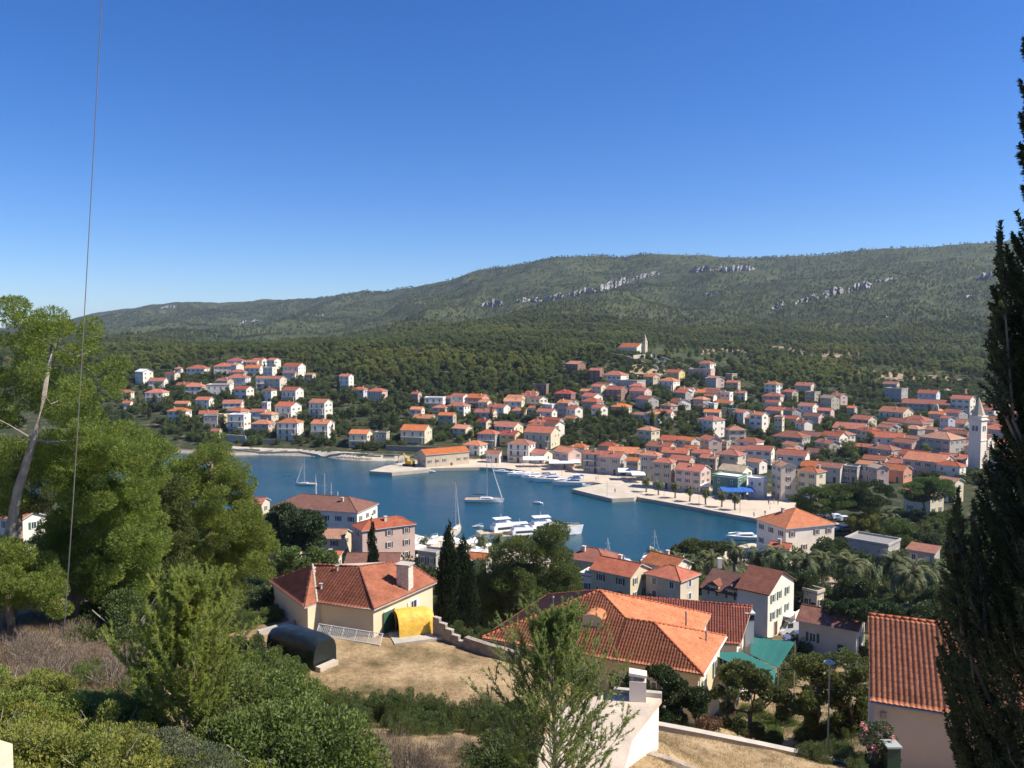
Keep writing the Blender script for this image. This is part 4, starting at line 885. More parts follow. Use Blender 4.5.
mb.add(vs, [(0,1,5,4),(2,3,7,6),(1,2,6,9,5),(3,0,4,8,7),(3,2,1,0),(4,5,9,8),(8,9,6,7)]); mb.build('wall', WALL['e'], root)
mb = MB(); q = a + ed * .35; mb.tube([q + Vector((0,-.08,5.6-ze*0-0)) if 0 else Vector((q.x, q.y-.08, 33.3)), Vector((q.x + .25, q.y-.12, 32.6)), Vector((q.x + .5, q.y-.1, 33.2))], [.02,.02,.02], 5); mb.box((q.x, q.y - .08, 33.35), (.25, .14, .3)); mb.build('cable_box', METAL, root)
mb = MB(); mb.tube([E0 + Vector((0,0,-.05)), E1 + Vector((0,0,-.05))], [.07,.07], 7); mb.build('gutter', CONC, root)
# --- flat-roofed terrace building in front
root = empty('terrace_building'); root['category'] = 'terrace'
tag(root, 'low building with pale concrete flat roof and small white chimney beside a young pine')
zr = 38.6; q0 = P(614, 692.5, zr); q1 = P(661.8, 697.4, zr); q2 = P(632.5, 734, zr); q3 = P(640, 790, 38.2); q4 = P(540, 790, zr); q5 = P(575, 700, zr)
zt = zr; mb = MB(); mb.prism([tuple(p[:2]) for p in (q0, q1, q2, P(615, 800, zr), P(520, 800, zr), P(560, 705, zr))], zr - .22, zr, 0); mb.build('roof', mat('terrace_concrete', (.52, .43, .34), .95, .16, 1.2, .4, 10), root)
mb = MB(); a = q1 + Vector((-.12, -.05, 0)); b_ = q2 + Vector((-.10, .1, 0)); mb.prism([tuple(p[:2]) for p in (q0 + Vector((.1,-.1,0)), a, b_, P(606, 800, zr), P(530, 800, zr), P(566, 708, zr))], 34.5, zr - .24, 0); mb.build('wall', WALL['w'], root)
mb = MB(); mb.box((q0 + q1) / 2 + Vector((0, .02, .08)), ((q1 - q0).length, .22, .2), math.atan2((q1 - q0).y, (q1 - q0).x)); mb.build('parapet', CONC, root)
c = P(638, 700, zr); mb = MB(); rz = -.15; mb.box(c + Vector((0, .1, .38)), (.62, .55, .76), rz); mb.build('chimney', WALL['w'], root)
ch = MB(); ch.box(c + Vector((0, .1, .98)), (.66, .5, .10), rz, 0, Matrix.Rotation(.12, 3, 'Y'))
for s in (-1, 1): ch.box(c + Vector((s * .2, .1, .85)), (.12, .45, .2), rz, 1)
ch.build('chimney_cap', [WALL['w'], STONE2], root.children[-1])
# --- white two-winged house by the palms
root = empty('house'); root['category'] = 'house'
tag(root, 'tall white house with dark brown-red roofs and two dormers, beside the parked white van', None, 'houses between the yard and the near quay')
b0 = hit(768, 636); zg = b0.z; zE = CH - (594 - HY) * b0.y / F
A_ = P(768, 594.5, zE); D0 = A_.y
G2 = P(794, 580, zE); G1 = A_; pk = P(785.5, 571.5, (zE + 2.2)); LF = P(745.5, 589.5, zE)
fd = (G1 - LF).normalized(); gd = (G2 - G1).normalized(); fd = Vector((-gd.y, gd.x, 0)) * -1 if Vector((-gd.y, gd.x, 0)).x < 0 else Vector((gd.y, -gd.x, 0))
if fd.x < 0: fd = -fd
wlen = 6.0; dep = (G2 - G1).length; gdn = gd
def bx(o, u, v, z): return (o + fd * u + gdn * v + Vector((0, 0, z)))
def gable_block(o, L, Dp, z0, z1, rh, wm, rm, parent, nm='wall', ov=.3):
    """o = right front corner; extends L along -fd and Dp along gd, ridge along fd"""
    m = MB(); f = lambda u, v, z: tuple((Vector((o.x, o.y, 0)) - fd * u + gdn * v)[:2]) + (z,)
    m.add([f(0,0,z0), f(0,Dp,z0), f(L,Dp,z0), f(L,0,z0), f(0,0,z1), f(0,Dp,z1), f(L,Dp,z1), f(L,0,z1), f(0,Dp/2,z1+rh), f(L,Dp/2,z1+rh)],
          [(0,1,5,8,4),(2,3,7,9,6),(3,0,4,7),(1,2,6,5),(3,2,1,0),(4,8,9,7),(8,5,6,9)]); m.build(nm, wm, parent)
    r = MB(); k = rh / (Dp / 2)
    for s in (0, 1):
        v0, v1 = (-ov, Dp / 2) if s == 0 else (Dp + ov, Dp / 2); za = z1 - ov * k
        t = [f(-ov,v0,za+.03), f(L+ov,v0,za+.03), f(L+ov,v1,z1+rh+.03), f(-ov,v1,z1+rh+.03)]; r.add(t + [(x, y, z + .15) for x, y, z in t], [(0,1,2,3),(7,6,5,4),(0,4,5,1),(1,5,6,2),(2,6,7,3),(3,7,4,0)])
    r.build('roof', rm, parent)
RBR = roofmat('roof_dark_brown', (0.20, 0.085, 0.06))
gable_block(A_, wlen * .8, dep, zg - 3, zE, 2.3, WALL['w'], RBR, root)
A2 = A_ - fd * wlen * .8 + gdn * 1.2; gable_block(A2, 6.5, dep - 1.2, zg - 3, zE - 1.6, 2.0, WALL['c'], RBR, root)
for u in (1.6, 4.6):
    o = A2 - fd * (u - .9) + gdn * .1; gsave = dep
    m = MB(); f = lambda a, b, z: tuple((Vector((o.x, o.y, 0)) - fd * a + gdn * b)[:2]) + (z,)
    z0 = zE - 2.6; m.prism([f(0,0,0)[:2], f(1.9,0,0)[:2], f(1.9,2,0)[:2], f(0,2,0)[:2]], z0, z0 + 1.7); dr = m.build('dormer', WALL['c'], root)
    r = MB(); t = [f(-.15,-.2,z0+1.75), f(2.05,-.2,z0+1.75), f(.95,-.2,z0+2.4), f(-.15,2.2,z0+1.75), f(2.05,2.2,z0+1.75), f(.95,2.2,z0+2.4)]; r.add(t, [(0,2,1),(3,4,5),(0,3,5,2),(2,5,4,1)]); r.build('dormer_roof', RBR, dr)
    c = Vector(f(.95, -.04, z0 + .8)); link('window', window_mesh('win', 'b'), root, c, math.atan2(fd.y, fd.x))
gw = lambda v, z: (Vector((A_.x, A_.y, 0)) + gdn * v + Vector((0, 0, z)))
for v in (.18, .42, .72):
    for z in (zE - 1.0, zE - 3.6):
        c = gw(dep * v, z); link('window', window_mesh('win', 'g'), root, c, math.atan2(gdn.y, gdn.x))
c = gw(dep * .3, zg + 1.1); link('door', DOORME['b'], root, c, math.atan2(gdn.y, gdn.x))
m = MB(); c = gw(dep * .75, zg + 2.2) + fd * .9; m.box(c, (3.0, 1.8, .15), math.atan2(gdn.y, gdn.x), 0); m.box(c + fd * .85 + Vector((0,0,.5)), (3.0, .12, .9), math.atan2(gdn.y, gdn.x), 0); m.build('balcony', WALL['w'], root)
c = P(726, 575, zE); m = MB(); m.box((c.x, c.y + 4, zE + .8), (.7, .7, 1.6)); m.build('chimney', WALL['w'], root)
gw_ = MB(); a, b_ = P(722, 592, zE - 2.8), P(751, 603, zE - 2.8); d = (b_ - a); gw_.box((a + b_) / 2 - Vector((0, 0, 2.2)), (d.length, .3, 4.6), math.atan2(d.y, d.x)); gw_.build('yard_wall', WALL['b'] if 'b' in WALL else wallm('brown', (.24, .17, .13)), root)
# --- the customs-like big house by the near quay, shown by its corner
def spec(name, x0, x1, yr, yb, kind, rc, wc, ap, opt, label, group=None, st=None, w_=None, cat='house', hwfix=None, dr=.66, seed_=900):
    p = hit((x0 + x1) / 2, yb); Wm = (x1 - x0) * p.y / F; az = math.atan2(p.x, p.y); phi = R(abs(ap)); d = dr * Wm
    w = (Wm - d * math.sin(phi)) / math.cos(phi); back = (w * math.sin(phi) + d * math.cos(phi)) / 2 * .9; k = (p.y + back) / p.y
    cx, cy = p.x * k, p.y * k; h = CH - p.z - (yr - HY) * cy / F; rh = {G: d / 2 * .44, Hp: d / 2 * .44, Sh: d * .16, Fl: .5}[kind]; hw = hwfix or max(2.4, h - rh)
    o = make_house(name, cx, cy, p.z, w, d, hw, kind, rc, wc, -az - (phi if ap > 0 else -phi), st or max(1, round(hw / 2.9)), opt, seed=seed_ + x0)
    o['label'] = label; o['category'] = cat
    if group: o['group'] = group
    FOOT.append((cx, cy, max(w, d) / 2 + .5)); return o
NG = 'houses between the yard and the near quay'
spec('house', 756, 833, 510, 557, Hp, 'o', 'w', 50, 'S', 'big cream two-storey house with bright orange hipped roof at the bay head', NG, 2, dr=.8)
spec('house', 271, 380, 497, 545, Hp, 'b', 'w', 30, '', 'long house with dark red hipped roof at the water behind the round tree', NG, 2, dr=.42)
spec('house', 352, 416, 520, 566, Hp, 'r', 'p', -22, 'S', 'long pink house with red roof and a row of windows behind the small cypress', NG, 3, dr=.45)
spec('house', 310, 352, 531, 560, G, 't', 'c', 20, '', 'small cream house with salmon tiled roof left of the small cypress', NG)
spec('house', 318, 352, 518, 540, G, 'r', 'c', 20, '', 'red-roofed house wedged between the dark red roof and the salmon roof', NG)
spec('house', 262, 302, 534, 566, G, 'r', 'c', 55, '', 'cream gabled house with red roof below the round tree', NG)
spec('house', 240, 270, 499, 530, G, 'r', 'e', 25, '', 'house with plain red roof at the water beside the big left pines', NG)
spec('house', 345, 404, 556, 590, G, 'b', 'e', 10, '', 'low house with patchy brown-red tiles behind the house with the square chimney', NG, 1)
spec('shed', 322, 342, 556, 572, Sh, 'o', 'e', 15, '', 'tiny lean-to with bright orange tiles behind the weathered hipped roof', NG, 1, cat='shed')
spec('house', 4, 46, 512, 566, G, 'o', 'w', 62, '', 'white gabled house with orange roof showing between the left pine trunks', NG)
spec('house', 565, 622, 551, 590, Hp, 'r', 'c', 25, '', 'cream house with wide dull red hipped roof beside the big round pine', NG, 2)
spec('house', 590, 650, 563, 604, G, 'r', 'c', 30, '', 'cream house with red roof and a flat dark annex in front', NG, 2)
spec('house', 642, 692, 558, 590, G, 'o', 'w', 35, '', 'white gabled house with orange roof just above the near quay trees', NG, 2)
spec('house', 645, 699, 569, 606, Hp, 'r', 'e', 32, '', 'beige house with red hipped roof in front of the tall date palm', NG, 2)
spec('house', 467, 492, 556, 590, G, 'o', 'e', 20, '', 'house with orange roof half hidden between the cypress pair and the round pine', NG)
spec('shed', 580, 612, 575, 600, Fl, 'k', 'w', 25, '', 'small flat dark-roofed annex of white walls beside the red-roofed cream house', NG, 1, cat='shed')
spec('house', 418, 445, 552, 582, Fl, 'k', 'g', 30, '', 'grey flat-roofed house left of the tall cypress pair', NG)
spec('house', 799, 863, 615, 660, G, 'b', 'e', 12, '', 'long beige house with brown-red roof and white windows beside the garden lamp', NG, 1)
spec('shed', 803, 823, 592, 615, Fl, 'k', 'e', 30, '', 'small square outbuilding with flat roof behind the parked van', NG, 1, cat='shed')
spec('house', 440, 472, 560, 600, G, 'r', 'w', 30, '', 'red-roofed white house hidden behind the tall cypress pair', NG)
spec('pavilion', 846, 898, 540, 566, Fl, 'k', 'g', 20, '', 'wide grey flat-roofed pavilion under the palms of the park', NG, 1, cat='pavilion')
spec('pavilion', 908, 938, 549, 566, Sh, 'b', 'g', 15, '', 'brown-roofed pavilion beside the park palms near the dark cypress', NG, 1, cat='pavilion')
spec('house', 770, 792, 545, 566, G, 'r', 'c', 15, '', 'small annex with pink-red roof below the big orange hipped roof', NG, 1)
# --- warehouse on the far quay, gable end turned left
o = spec('warehouse', 417, 470, 448.5, 469.5, G, 'o', 's', -28, '', 'long stone warehouse with orange roof and arched gable door on the far quay', None, 1, cat='warehouse', dr=.36)
# --- hilltop church
p = hit(633, 354); k = 1.0; root = empty('church', (p.x, p.y + 5, p.z)); root['category'] = 'church'; tag(root, 'white church with red roof and pointed bell tower on the wooded hilltop')
az = math.atan2(p.x, p.y); s = p.y / F; root.rotation_euler = (0, 0, -az - R(38))
hs_ = 12 * s; Lh = 23 * s; Dh = 15 * s; wh = 6.6 * s
m = MB(); X, Y, rh = Lh / 2, Dh / 2, 4.4 * s
m.add([(-X,-Y,-4),(X,-Y,-4),(X,Y,-4),(-X,Y,-4),(-X,-Y,wh),(X,-Y,wh),(X,Y,wh),(-X,Y,wh),(-X,0,wh+rh),(X,0,wh+rh)],[(0,1,5,4),(2,3,7,6),(1,2,6,9,5),(3,0,4,8,7),(3,2,1,0),(4,5,9,8),(8,9,6,7)]); m.build('wall', WALL['w'], root)
roof_shape(G, Lh, Dh, wh, rh).build('roof', [ROOF['o'], TRIM, ROOF['r']], root)
link('door', DOORME['b'], root, (X, 0, 1.1), R(90)); link('window', window_mesh('win', ''), root, (X, 0, 5.5), R(90))
for i in (-.5, 0, .5): link('window', window_mesh('win', ''), root, (i * X, -Y, wh * .6))
t_ = MB(); tx, ty = X + 1.0, -0.0 + Y * .55; t_.box((tx, ty, 10 * s / 2), (3.4, 3.4, 15.5 * s - 5 * s + 5)); tw_ = t_.build('bell_tower', WALL['c'], root)
sp = MB(); hT = (15.5 * s - 5 * s + 5) / 2 + 10 * s / 2; n = 8
sp.add([(tx + 1.9 * math.cos(2*math.pi*i/n), ty + 1.9 * math.sin(2*math.pi*i/n), hT) for i in range(n)] + [(tx, ty, hT + 7.5 * s)], [(i, (i+1)%n, n) for i in range(n)] + [tuple(reversed(range(n)))]); sp.build('spire', WALL['s'], tw_)
for a in (0, 90, 270): link('opening', window_mesh('win', ''), tw_, (tx + 1.72 * math.sin(R(a)), ty - 1.72 * math.cos(R(a)), hT - 2), R(a))
FOOT.append((p.x, p.y + 5, 13))
# --- parish church by the right cypress, with a tall stone tower
p = hit(985, 470); s = p.y / F; root = empty('church', (p.x, p.y, p.z)); root['category'] = 'church'; tag(root, 'pale parish church with a tall stone spire tower standing in the right-side town')
az = math.atan2(p.x, p.y); root.rotation_euler = (0, 0, -az - R(25))
zT = p.z; top = CH - (397 - HY) * s - p.z; zb = CH - (417 - HY) * s - p.z; bw = 11.8 * s
m = MB(); m.box((-3.0, 0, zb / 2 - 2), (bw, bw, zb + 4)); m.box((-3.0, 0, zb - 1.2), (bw + .9, bw + .9, .35)); m.box((-3.0, 0, zb + .1), (bw + .5, bw + .5, .4)); m.box((-3.0, 0, zb - 9), (bw + .4, bw + .4, .3)); tw_ = m.build('bell_tower', WALL['w'], root)
sp = MB(); sp.add([(-3 + bw * .54 * math.cos(2*math.pi*i/8 + .39), bw * .54 * math.sin(2*math.pi*i/8 + .39), zb + .3) for i in range(8)] + [(-3, 0, top)], [(i, (i+1)%8, 8) for i in range(8)] + [tuple(reversed(range(8)))]); sp.build('spire', WALL['s'], tw_)
for a in (0, 90, 270):
    for q in (-.6, .6):
        cs_, sn_ = math.cos(R(a)), math.sin(R(a)); link('opening', window_mesh('tall', ''), tw_, (-3 + bw / 2 * sn_ + q * cs_, -bw / 2 * cs_ + q * sn_, zb - 4.5), R(a))
m = MB(); fw = 24 * s; fh = 15 * s; nv = 14; pts = [(-fw/2, -2), (fw/2, -2), (fw/2, fh * .45)] + [(fw/2 * math.cos(math.pi * i / nv) * .98, fh * .45 + fh * .62 * math.sin(math.pi * i / nv)) for i in range(1, nv)] + [(-fw/2, fh * .45)]
n = len(pts); vs = [(x + 8, -6.0, z) for x, z in pts] + [(x + 8, -5.2, z) for x, z in pts]; m.add(vs, [tuple(range(n)), tuple(reversed(range(n, 2*n)))] + [(i, n + i, n + (i+1)%n, (i+1)%n) for i in range(n)]); m.build('facade', WALL['w'], root)
m = MB(); m.prism([(8 - fw*.45, -5.2), (8 + fw*.45, -5.2), (8 + fw*.45, 14), (8 - fw*.45, 14)], -3, fh * .62); m.build('nave', WALL['e'], root)
r_ = roof_shape(G, 19.4, fw * .9, fh * .62, 3.2).build('roof', [ROOF['r'], TRIM, ROOF['r']], root, (8, 4.4, 0), R(90)); link('door', DOORME['b'], root, (8, -6, 1.1)); link('window', window_mesh('wide', ''), root, (8, -6, 6.0))
FOOT.append((p.x, p.y, 9)); FOOT.append((p.x + 8, p.y + 4, 10))
# small chapel with a bell gable
p = hit(935, 420); s = p.y / F; root = empty('chapel', p, -math.atan2(p.x, p.y) - R(20)); root['category'] = 'chapel'; tag(root, 'small cream chapel with a tall arched bell gable above the long red roof')
h = 16 * s; m = MB(); m.prism([(-3.4, 0), (3.4, 0), (3.4, 8), (-3.4, 8)], -2, h * .45); m.build('wall', WALL['c'], root); roof_shape(G, 8, 7, h * .45, 1.6).build('roof', [ROOF['t'], TRIM, ROOF['t']], root, (0, 4, 0), R(90))
m = MB(); pts = [(-1.9, h*.4), (1.9, h*.4), (1.5, h*.88), (.8, h), (-.8, h), (-1.5, h*.88)]; n = 6; m.add([(x, -.1, z) for x, z in pts] + [(x, .7, z) for x, z in pts], [tuple(range(n)), tuple(reversed(range(n, 2*n)))] + [(i, n+i, n+(i+1)%n, (i+1)%n) for i in range(n)]); m.build('bell_gable', WALL['c'], root); link('opening', window_mesh('win', ''), root, (0, -.1, h * .74))
# ------------------------------------------------------------------ cliffs, terraces, walls, paths
CLM = mat('limestone', (0.27, 0.26, 0.25), 0.95, 0.5, 0.06, 0.9, 0.25, world=True)
def cliff(seg, seed):
    r = random.Random(seed); cols = []
    (x0, y0, h0), (x1, y1, h1) = seg; n = max(4, int((x1 - x0) / 1.3)); rows = 6; vs = []; gap = 0
    for i in range(n + 1):
        t = i / n; px = x0 + (x1 - x0) * t; py = y0 + (y1 - y0) * t + r.uniform(-.5, .5); q = hit(px, py)
        if q is None: continue
        hp = (h0 + (h1 - h0) * t) * q.y / F * (0.55 + 0.15 * abs(math.sin(t * 3.14 * 2.5 + seed)) + r.uniform(-.15, .15)) * min(1, 4 * t + .2, 4 * (1 - t) + .2)
        dxy = Vector((q.x, q.y, 0)).normalized(); col = []
        off = r.uniform(-9, 9)
        for j in range(rows): col.append(q + dxy * (off + j * 1.2 + r.uniform(-3, 3)) + Vector((r.uniform(-2, 2), 0, -4 + (hp + 4) * j / (rows - 1))))
        col.append(col[-1] + dxy * 40 + Vector((0, 0, -6))); cols.append(col)
    mb = MB(); k = rows + 1
    for c in cols: mb.v += [tuple(p) for p in c]
    for i in range(len(cols) - 1):
        for j in range(k - 1): a = i * k + j; mb.f.append((a, a + k, a + k + 1, a + 1)); mb.m.append(0)
    o = mb.build('cliff', CLM); tag(o, kind='structure')
CL = [((479,307,6),(503,305,10)),((513,303,5),(540,301,8)),((540,302,7),(566,298,9)),((566,297,8),(597,293,10)),((597,293,11),(631,283,12)),((631,281,6),(662,273,5)),((689,272,7),(713,271,9)),((713,272,9),(756,270,9)),
      ((772,309,8),(786,306,8)),((795,304,6),(820,299,9)),((820,299,11),(845,292,12)),((845,294,9),(873,287,13)),((873,284,6),(897,279,6)),((976,280,9),(1002,275,10)),((158,309,3),(176,307,4)),((236,324,3),(262,321,4)),
      ((300,318,2),(330,315,3)),((880,318,4),(905,314,3)),((700,296,3),(722,294,3)),((900,330,3),(925,325,4)),((960,300,4),(975,296,4))]
for i, s in enumerate(CL): cliff(s, i)
def patch(name, px, m, dz=0.12, step=2.0, kind_='structure'):
    q = np.array([tuple(hit(a, b)[:2]) for a, b in px]); x0, y0 = q.min(0); x1, y1 = q.max(0); st = max(step, (x1 - x0) / 160)
    xs = np.arange(x0, x1 + st, st); ys = np.arange(y0, y1 + st, st); A, B = np.meshgrid(xs, ys); Z = TZ(A.ravel(), B.ravel()).reshape(A.shape) + dz
    ins = inpoly(A, B, q) & (fbm(A / (6 * st), B / (6 * st), 3) < .5); idx = np.arange(A.size).reshape(A.shape)
    k = ins[:-1, :-1] & ins[1:, 1:] & ins[:-1, 1:] & ins[1:, :-1]
    Fq = np.stack([idx[:-1, :-1], idx[:-1, 1:], idx[1:, 1:], idx[1:, :-1]], -1)[k]
    if len(Fq): tag(link(name, npmesh(name, np.stack([A, B, Z], -1).reshape(-1, 3), Fq, m, True)), kind='structure')
DRYF = mat('dry_terrace', (0.30, 0.22, 0.14), .95, .45, .05, .5, 1, world=True); PATHM = mat('pale_track', (0.46, 0.40, 0.32), .95, .15, .2, world=True)
patch('dry_field', [(838,368),(880,371),(930,375),(985,381),(992,392),(960,396),(935,388),(890,381),(845,373)], DRYF)
patch('dry_field', [(700,349),(760,347),(830,350),(900,356),(905,360),(820,357),(760,353),(700,355)], DRYF)
patch('dry_field', [(612,372),(640,360),(668,371),(660,379),(630,378)], DRYF)
patch('path', [(938,404),(944,404),(954,382),(950,382)], PATHM, .3, 1.0)
patch('path', [(228,446),(300,450),(345,452),(410,456),(412,459),(345,455),(300,453),(228,449)], PATHM, .25, 1.0)
patch('beach', [(332,455.5),(362,457),(408,457.5),(412,460.2),(362,460.6),(338,459)], mat('beach_pebbles', (.55, .48, .38), .95, .15, .4, world=True), .3, .8)
0 and patch('dirt_yard', [(315,632),(390,645),(440,640),(505,662),(500,695),(440,706),(350,700),(318,690)], mat('dry_earth', (.43, .315, .19), .95, .32, .5, .6, 6, world=True), .03, .35)
patch('park_ground', [(740,560),(800,556),(900,545),(960,552),(960,590),(850,600),(760,600)], mat('park_earth', (.40, .30, .20), .95, .3, .12, world=True), .1, 1.2)
def wall_seg(name, pts, h, th, m, label, cat='wall', group=None, dz=0.0, crest=None, straight=False):
    """garden or retaining wall following the ground through pixel points"""
    mb = MB(); P_ = []
    for a, b in zip(pts[:-1], pts[1:]):
        p, q = hit(*a), hit(*b); n = max(1, int((q - p).length / 2.0))
        for i in range(n): P_.append(p.lerp(q, i / n))
    P_.append(hit(*pts[-1]))
    zs = [tz(p.x, p.y) + dz for p in P_]
    if straight: zs = [zs[0] + (zs[-1] - zs[0]) * i / (len(zs) - 1) for i in range(len(zs))]
    vs = []
    for i, p in enumerate(P_):
        t = P_[min(i + 1, len(P_) - 1)] - P_[max(i - 1, 0)]; t.z = 0; t.normalize(); nn = Vector((-t.y, t.x, 0)) * th / 2
        for s, z in ((-1, -1.5), (1, -1.5), (1, h), (-1, h)): vs.append((p.x + nn.x * s, p.y + nn.y * s, zs[i] + z))
    for i in range(len(P_) - 1):
        a = i * 4
        for j in range(4): mb.f.append((a + j, a + (j + 1) % 4, a + 4 + (j + 1) % 4, a + 4 + j)); mb.m.append(1 if j == 2 else 0)
    mb.f += [(3,2,1,0), tuple(len(vs) - 4 + j for j in range(4))]; mb.m += [0, 0]; mb.v = vs
    o = mb.build(name, [m, crest or m]); tag(o, label, cat, group); return o
def wall_pd(pts, th, m, label):
    mb = MB(); Q = [PD(*p) for p in pts]; vs = []
    for i, p in enumerate(Q):
        t = Q[min(i+1, len(Q)-1)] - Q[max(i-1, 0)]; t.z = 0; t.normalize(); nn = Vector((-t.y, t.x, 0)) * th / 2; g0 = tz(p.x, p.y) - 1.5
        for s, z in ((-1, g0), (1, g0), (1, p.z - .07), (-1, p.z - .07)): vs.append((p.x + nn.x * s, p.y + nn.y * s, z))
        for s, z in ((-1.35, p.z - .068), (1.35, p.z - .068), (1.35, p.z), (-1.35, p.z)): vs.append((p.x + nn.x * s, p.y + nn.y * s, z))
    mb.v = vs
    for i in range(len(Q) - 1):
        for o_ in (0, 4):
            a = i * 8 + o_
            for j in range(4): mb.f.append((a + j, a + (j + 1) % 4, a + 8 + (j + 1) % 4, a + 8 + j)); mb.m.append(1 if o_ else 0)
    for e in (0, (len(Q) - 1) * 8):
        for o_ in (0, 4): mb.f.append(tuple(e + o_ + j for j in (3,2,1,0))); mb.m.append(1 if o_ else 0)
    o = mb.build('retaining_wall', [m, mat('coping', (.5,.44,.36), .9, .12)]); tag(o, label, 'wall'); return o
HW = 'walls on the hillside'
wall_seg('retaining_wall', [(221,441),(246,443)], 3.4, .6, CONC, 'grey concrete retaining wall above the rocky shore below the glass-fronted villa', 'wall', HW)
wall_seg('retaining_wall', [(246,444),(274,444)], 2.4, .6, STONE2, 'brown stone retaining wall in front of the orange hipped roof by the rocky shore', 'wall', HW)
wall_seg('sea_wall', [(228,450),(300,452.5),(345,454.5),(400,457)], .7, .5, STONE, 'long low pale sea wall along the shore road on the far side', 'wall', HW)
wall_seg('retaining_wall', [(386,450),(440,452)], 2.2, .5, STONE2, 'brown stone wall behind the small beach left of the warehouse', 'wall', HW)
wall_seg('cemetery_wall', [(612,357),(632,361)], 2.6, .6, STONE, 'pale wall on the slope just left below the hilltop church', 'wall', HW)
wall_seg('cemetery_wall', [(633,359),(652,358)], 2.6, .6, STONE, 'pale stone wall directly under the hilltop church', 'wall', HW)
wall_seg('cemetery_wall', [(637,363),(658,370)], 2.2, .6, STONE, 'upper slanting cemetery wall right of the hilltop church', 'wall', HW)
wall_seg('cemetery_wall', [(655,358),(680,366),(695,372)], 2.2, .6, STONE, 'long slanting cemetery wall running down right of the hilltop church', 'wall', HW)
wall_seg('garden_wall', [(480,418),(508,419)], 1.8, .4, CONC, 'pale garden wall above the crimson roof on the middle hillside', 'wall', HW)
wall_seg('garden_wall', [(719,414),(741,417)], 4.0, .5, STONE, 'beige stone wall under the small turquoise pool', 'wall', HW)
for i, (a, b) in enumerate(((652,357),(656,360),(661,359),(665,363),(671,363),(676,367),(683,369),(690,371),(659,364),(668,368))):
    q = hit(a, b); t = MB(); t.box((0,0,.5),(2.4,1.4,1.0)); t.box((0,0,1.08),(2.7,1.7,.16)); t.box((0,.5,1.9),(.35,.3,1.6)); t.box((0,.5,2.15),(1.1,.28,.3)); o = t.build('tomb', WALL['w'], None, q, rng.uniform(-.3,.3)); tag(o, 'white stone tomb with a cross, ' + ORD[i+1] + ' from the left by the hilltop church', 'tomb', 'tombs beside the hilltop church')
q = hit(729, 411); m = MB(); m.box((0,0,-.3),(13,7,3.0),m=0); m.box((0,0,1.2),(12,6,.1),m=1); o = m.build('swimming_pool', [STONE, mat('pool_water', (.12,.45,.45), .1, .05)], None, q + Vector((0,3,0)), -.3); tag(o, 'small turquoise swimming pool on a stone terrace below the white flat house', 'pool')
# road along the harbour, kerb line
# ------------------------------------------------------------------ boats
HULL = mat('boat_white', (.78, .78, .77), .35, .04, spec=.5); DECK = mat('boat_deck', (.52, .40, .26), .7, .15); NAVY = mat('boat_navy', (.03, .05, .12), .4, .1); BLUEC = mat('blue_canvas', (.03, .12, .42), .8, .12); ALU = mat('mast_aluminium', (.62, .63, .64), .35, .05, metal=.5); GREYC = mat('boat_grey', (.3, .31, .33), .5, .1)
def hull(L, B, H, m=0, drop=.35):
    """lofted hull, bow at +X, waterline z = 0"""
    mb = MB(); n = 10; sec = []
    for i in range(n + 1):
        t = i / n; x = -L / 2 + L * t; b = B / 2 * (1 - max(0, (t - .35) / .65) ** 2.2) * (.86 + .14 * min(1, t * 4)); h = H * (1 + .35 * t ** 2); b = max(b, .03)
        sec.append([(x + (.04 * L if i == n else 0), -b, h), (x, -b * .82, .12), (x, -b * .25, -drop), (x, b * .25, -drop), (x, b * .82, .12), (x + (.04 * L if i == n else 0), b, h)])
    for s in sec: mb.v += s
    for i in range(n):
        for j in range(5): a = i * 6 + j; mb.f.append((a, a + 6, a + 7, a + 1)); mb.m.append(m)
        a = i * 6; mb.f.append((a, a + 5, a + 11, a + 6)); mb.m.append(m + 1)
    mb.f.append((0, 1, 2, 3, 4, 5)); mb.m.append(m); mb.f.append(tuple(n * 6 + j for j in (5,4,3,2,1,0))); mb.m.append(m); return mb
def cabin(mb, x0, x1, w, z0, h, m=0, slope=.5, mg=2):
    v = [(x0,-w,z0),(x1,-w*.8,z0),(x1,w*.8,z0),(x0,w,z0),(x0+.1,-w*.86,z0+h),(x1-slope*h,-w*.66,z0+h),(x1-slope*h,w*.66,z0+h),(x0+.1,w*.86,z0+h)]
    mb.add(v, [(0,1,5,4),(1,2,6,5),(2,3,7,6),(3,0,4,7),(4,5,6,7)], m)
    if mg is not None:
        for s in (-1, 1):
            f = lambda t, k: Vector(v[0] if s < 0 else v[3]).lerp(Vector(v[1] if s < 0 else v[2]), t).lerp(Vector(v[4] if s < 0 else v[7]).lerp(Vector(v[5] if s < 0 else v[6]), t), k) + Vector((0, s * .02, 0))
            mb.add([f(.12,.35), f(.85,.35), f(.8,.78), f(.12,.78)], [(0,1,2,3) if s < 0 else (3,2,1,0)], mg)
